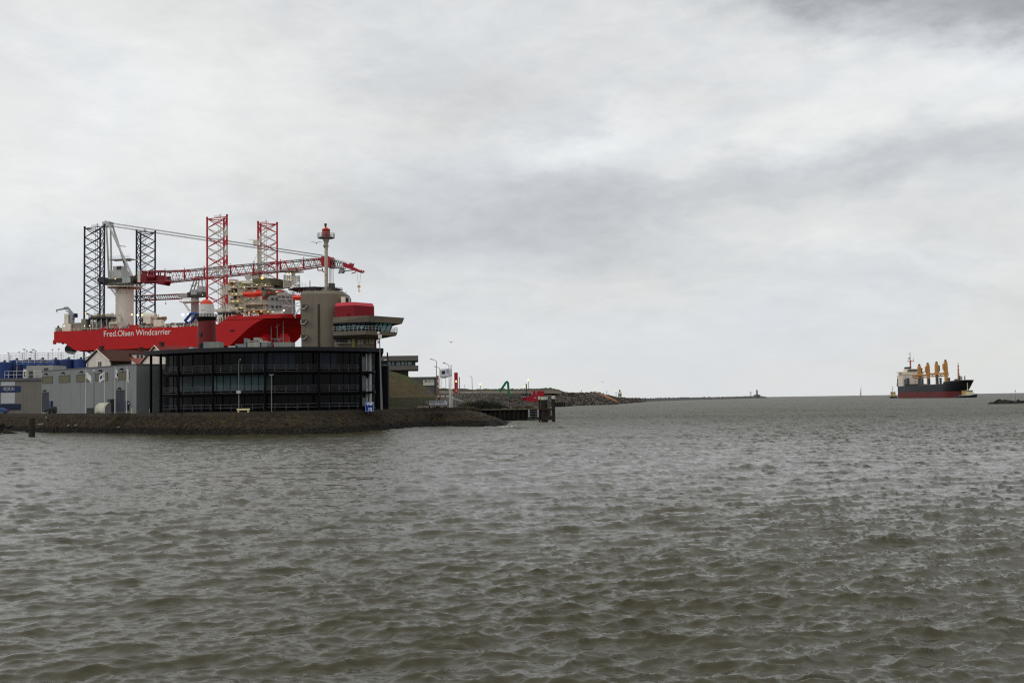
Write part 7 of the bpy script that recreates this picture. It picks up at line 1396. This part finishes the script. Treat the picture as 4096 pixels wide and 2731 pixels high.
for u in (50, 105):
    b = MB(); b.bar((u+2.5, 2, 30.6), (u+24, 2+3, 31.2), .9, 6)
# jibs laid athwart seen from ahead: long yellow box along the crane row
for u0, u1, v0, v1, z in ((48, 80, 7, 29, 31.3), (103, 136, 5, 33, 32.2)):
    b = MB(); b.bar((u0, v0, z), (u0, v1, z+.7), 1.3, 6); b.bar((u0, v0, z-3.2), (u0, v1, z-2.5), .8, 6)
    for k in range(6): vv = v0+(v1-v0)*k/5; b.bar((u0, vv, z-3), (u0, vv, z), .35, 5)
    b.build('jib_rest', ky, CS)
for u, v, w, h in ((36, 3, 4, 12), (36, 21, 2.4, 11.5), (36, 25, 1.4, 11), (64, 8, 3, 11), (64, 13, 2, 9.5), (92, 9, 3, 10), (118, 9, 2.6, 12), (118, 13.5, 2.6, 10.5), (146, 12, 2.6, 10), (36, -.0, 1.5, 10)):
    b = MB()
    for dv in (0, w): b.bar((u, v+dv, 17), (u, v+dv, 17+h), .35, 5)
    for k in range(5): b.bar((u, v, 17+h*(k+.5)/5), (u, v+w, 17+h*(k+.5)/5), .2, 4)
    b.box(u, u+1, v+.2, v+w-.2, 17, 17+h*.93); b.build('log_stanchion', M('stanchion_slate', (74, 84, 92), .6, var=.2), CS)
b = MB(); b.lathe((168, 16, 19.5), [(1.5, 0), (1.1, 12), (.7, 20), (.3, 26)], 10); b.bar((168, 14, 30), (168, 18, 30), .3, 5); b.bar((168, 14.5, 36), (168, 17.5, 36), .3, 5); b.ball((168, 16, 41), 1.2, 8); b.build('foremast', M('foremast_rust', (176, 120, 98), .6, var=.25), CS)
for v, h in ((10, 6), (11.5, 5.5), (13.5, 4.6), (17.5, 5.2)): b = MB(); b.bar((182, v, 21), (182, v, 22.5+h), .65, 8); b.build('vent_post', dgrey, CS)
b = MB(); b.rings([[(172, 7, 22), (172, 12, 22), (172, 12, 23.5), (172, 9, 24.2)], [(176, 7, 22), (176, 12, 22), (176, 12, 23.5), (176, 9, 24.2)]]); b.build('breakwater_plate', dgrey, CS)
def tug(lab, px, D, yaw, s=1.0):
    p = onz(px, 1589, 0); p = Vector(((px-2048)/F*D, D, 0)); t = thing('tugboat', lab, 'tugboat', loc=p, rz=R(yaw), group='tugs with the cargo ship'); navy_ = M('tug_navy', (36, 40, 58), .5, var=.2, streak=.2)
    b = MB(); rs = []
    for z, f in ((-1, .75), (1.2, .95), (2.4, 1.0)):
        r = []
        for i in range(13):
            a = i/12; x = -14+28*a; w_ = 5*f*min(1, (1.02-a)*3.2)**.6 if a > .6 else 5*f; r.append((x if i < 12 else 14*f+.6, -w_ if i < 12 else -.1, z+max(0, a-.4)*3.4*(1 if z > 0 else 0)))
        rs.append(r+[(x, -y, zz) for x, y, zz in r[::-1]])
    b.rings([[tuple(c*s for c in q) for q in r] for r in rs]); smooth_by(b.build('hull', navy_, t), 40)
    b = MB(); b.prism([(-4*s, -3.6*s), (8*s, -3.6*s), (10*s, 0), (8*s, 3.6*s), (-4*s, 3.6*s)], 2.6*s, 6.2*s); b.build('deckhouse', M('tug_cream', (206, 198, 168), .6, var=.08), t)
    b = MB(); b.prism([(0, -2.6*s), (6*s, -2.6*s), (7*s, 0), (6*s, 2.6*s), (0, 2.6*s)], 6.21*s, 9.4*s, top=[(-.4*s, -2.9*s), (6.6*s, -2.9*s), (7.8*s, 0), (6.6*s, 2.9*s), (-.4*s, 2.9*s)]); w_ = b.build('wheelhouse', M('tug_cream', (0, 0, 0)), t); b = MB(); b.prism([(-.3*s, -2.92*s), (6.4*s, -2.92*s), (7.6*s, 0), (6.4*s, 2.92*s), (-.3*s, 2.92*s)], 7.6*s, 8.6*s); b.build('window_band', dgrey, w_)
    for y in (-2.4, 2.4): b = MB(); b.box(-5.4*s, -3.6*s, (y-.8)*s, (y+.8)*s, 2.6*s, 8.8*s); b.box(-5.5*s, -3.5*s, (y-.85)*s, (y+.85)*s, 8.81*s, 9.9*s, 1); b.build('funnel', [M('tug_yellow', (176, 150, 84), .6), black], t)
    b = MB(); b.bar((1*s, 0, 9.4*s), (1*s, 0, 19*s), .55*s, 8, r2=.25*s); b.bar((1*s, -1.8*s, 14.5*s), (1*s, 1.8*s, 14.5*s), .18*s, 5); b.bar((1*s, -1.4*s, 17*s), (1*s, 1.4*s, 17*s), .18*s, 5); b.build('mast', M('tug_mast', (180, 178, 140), .6), t)
    b = MB(); b.path([(-14*s, -4.9*s, 2.6*s), (0, -5.05*s, 2.9*s), (8*s, -4.6*s, 4.3*s)], .3*s, 6); b.build('fender_strip', lgrey, t)
tug('blue-hulled tug with cream wheelhouse under the bow of the cargo ship', 3862, 1365, 8, .98); tug('small dark tug half hidden behind the stern of the cargo ship', 3566, 1640, 78, .95)
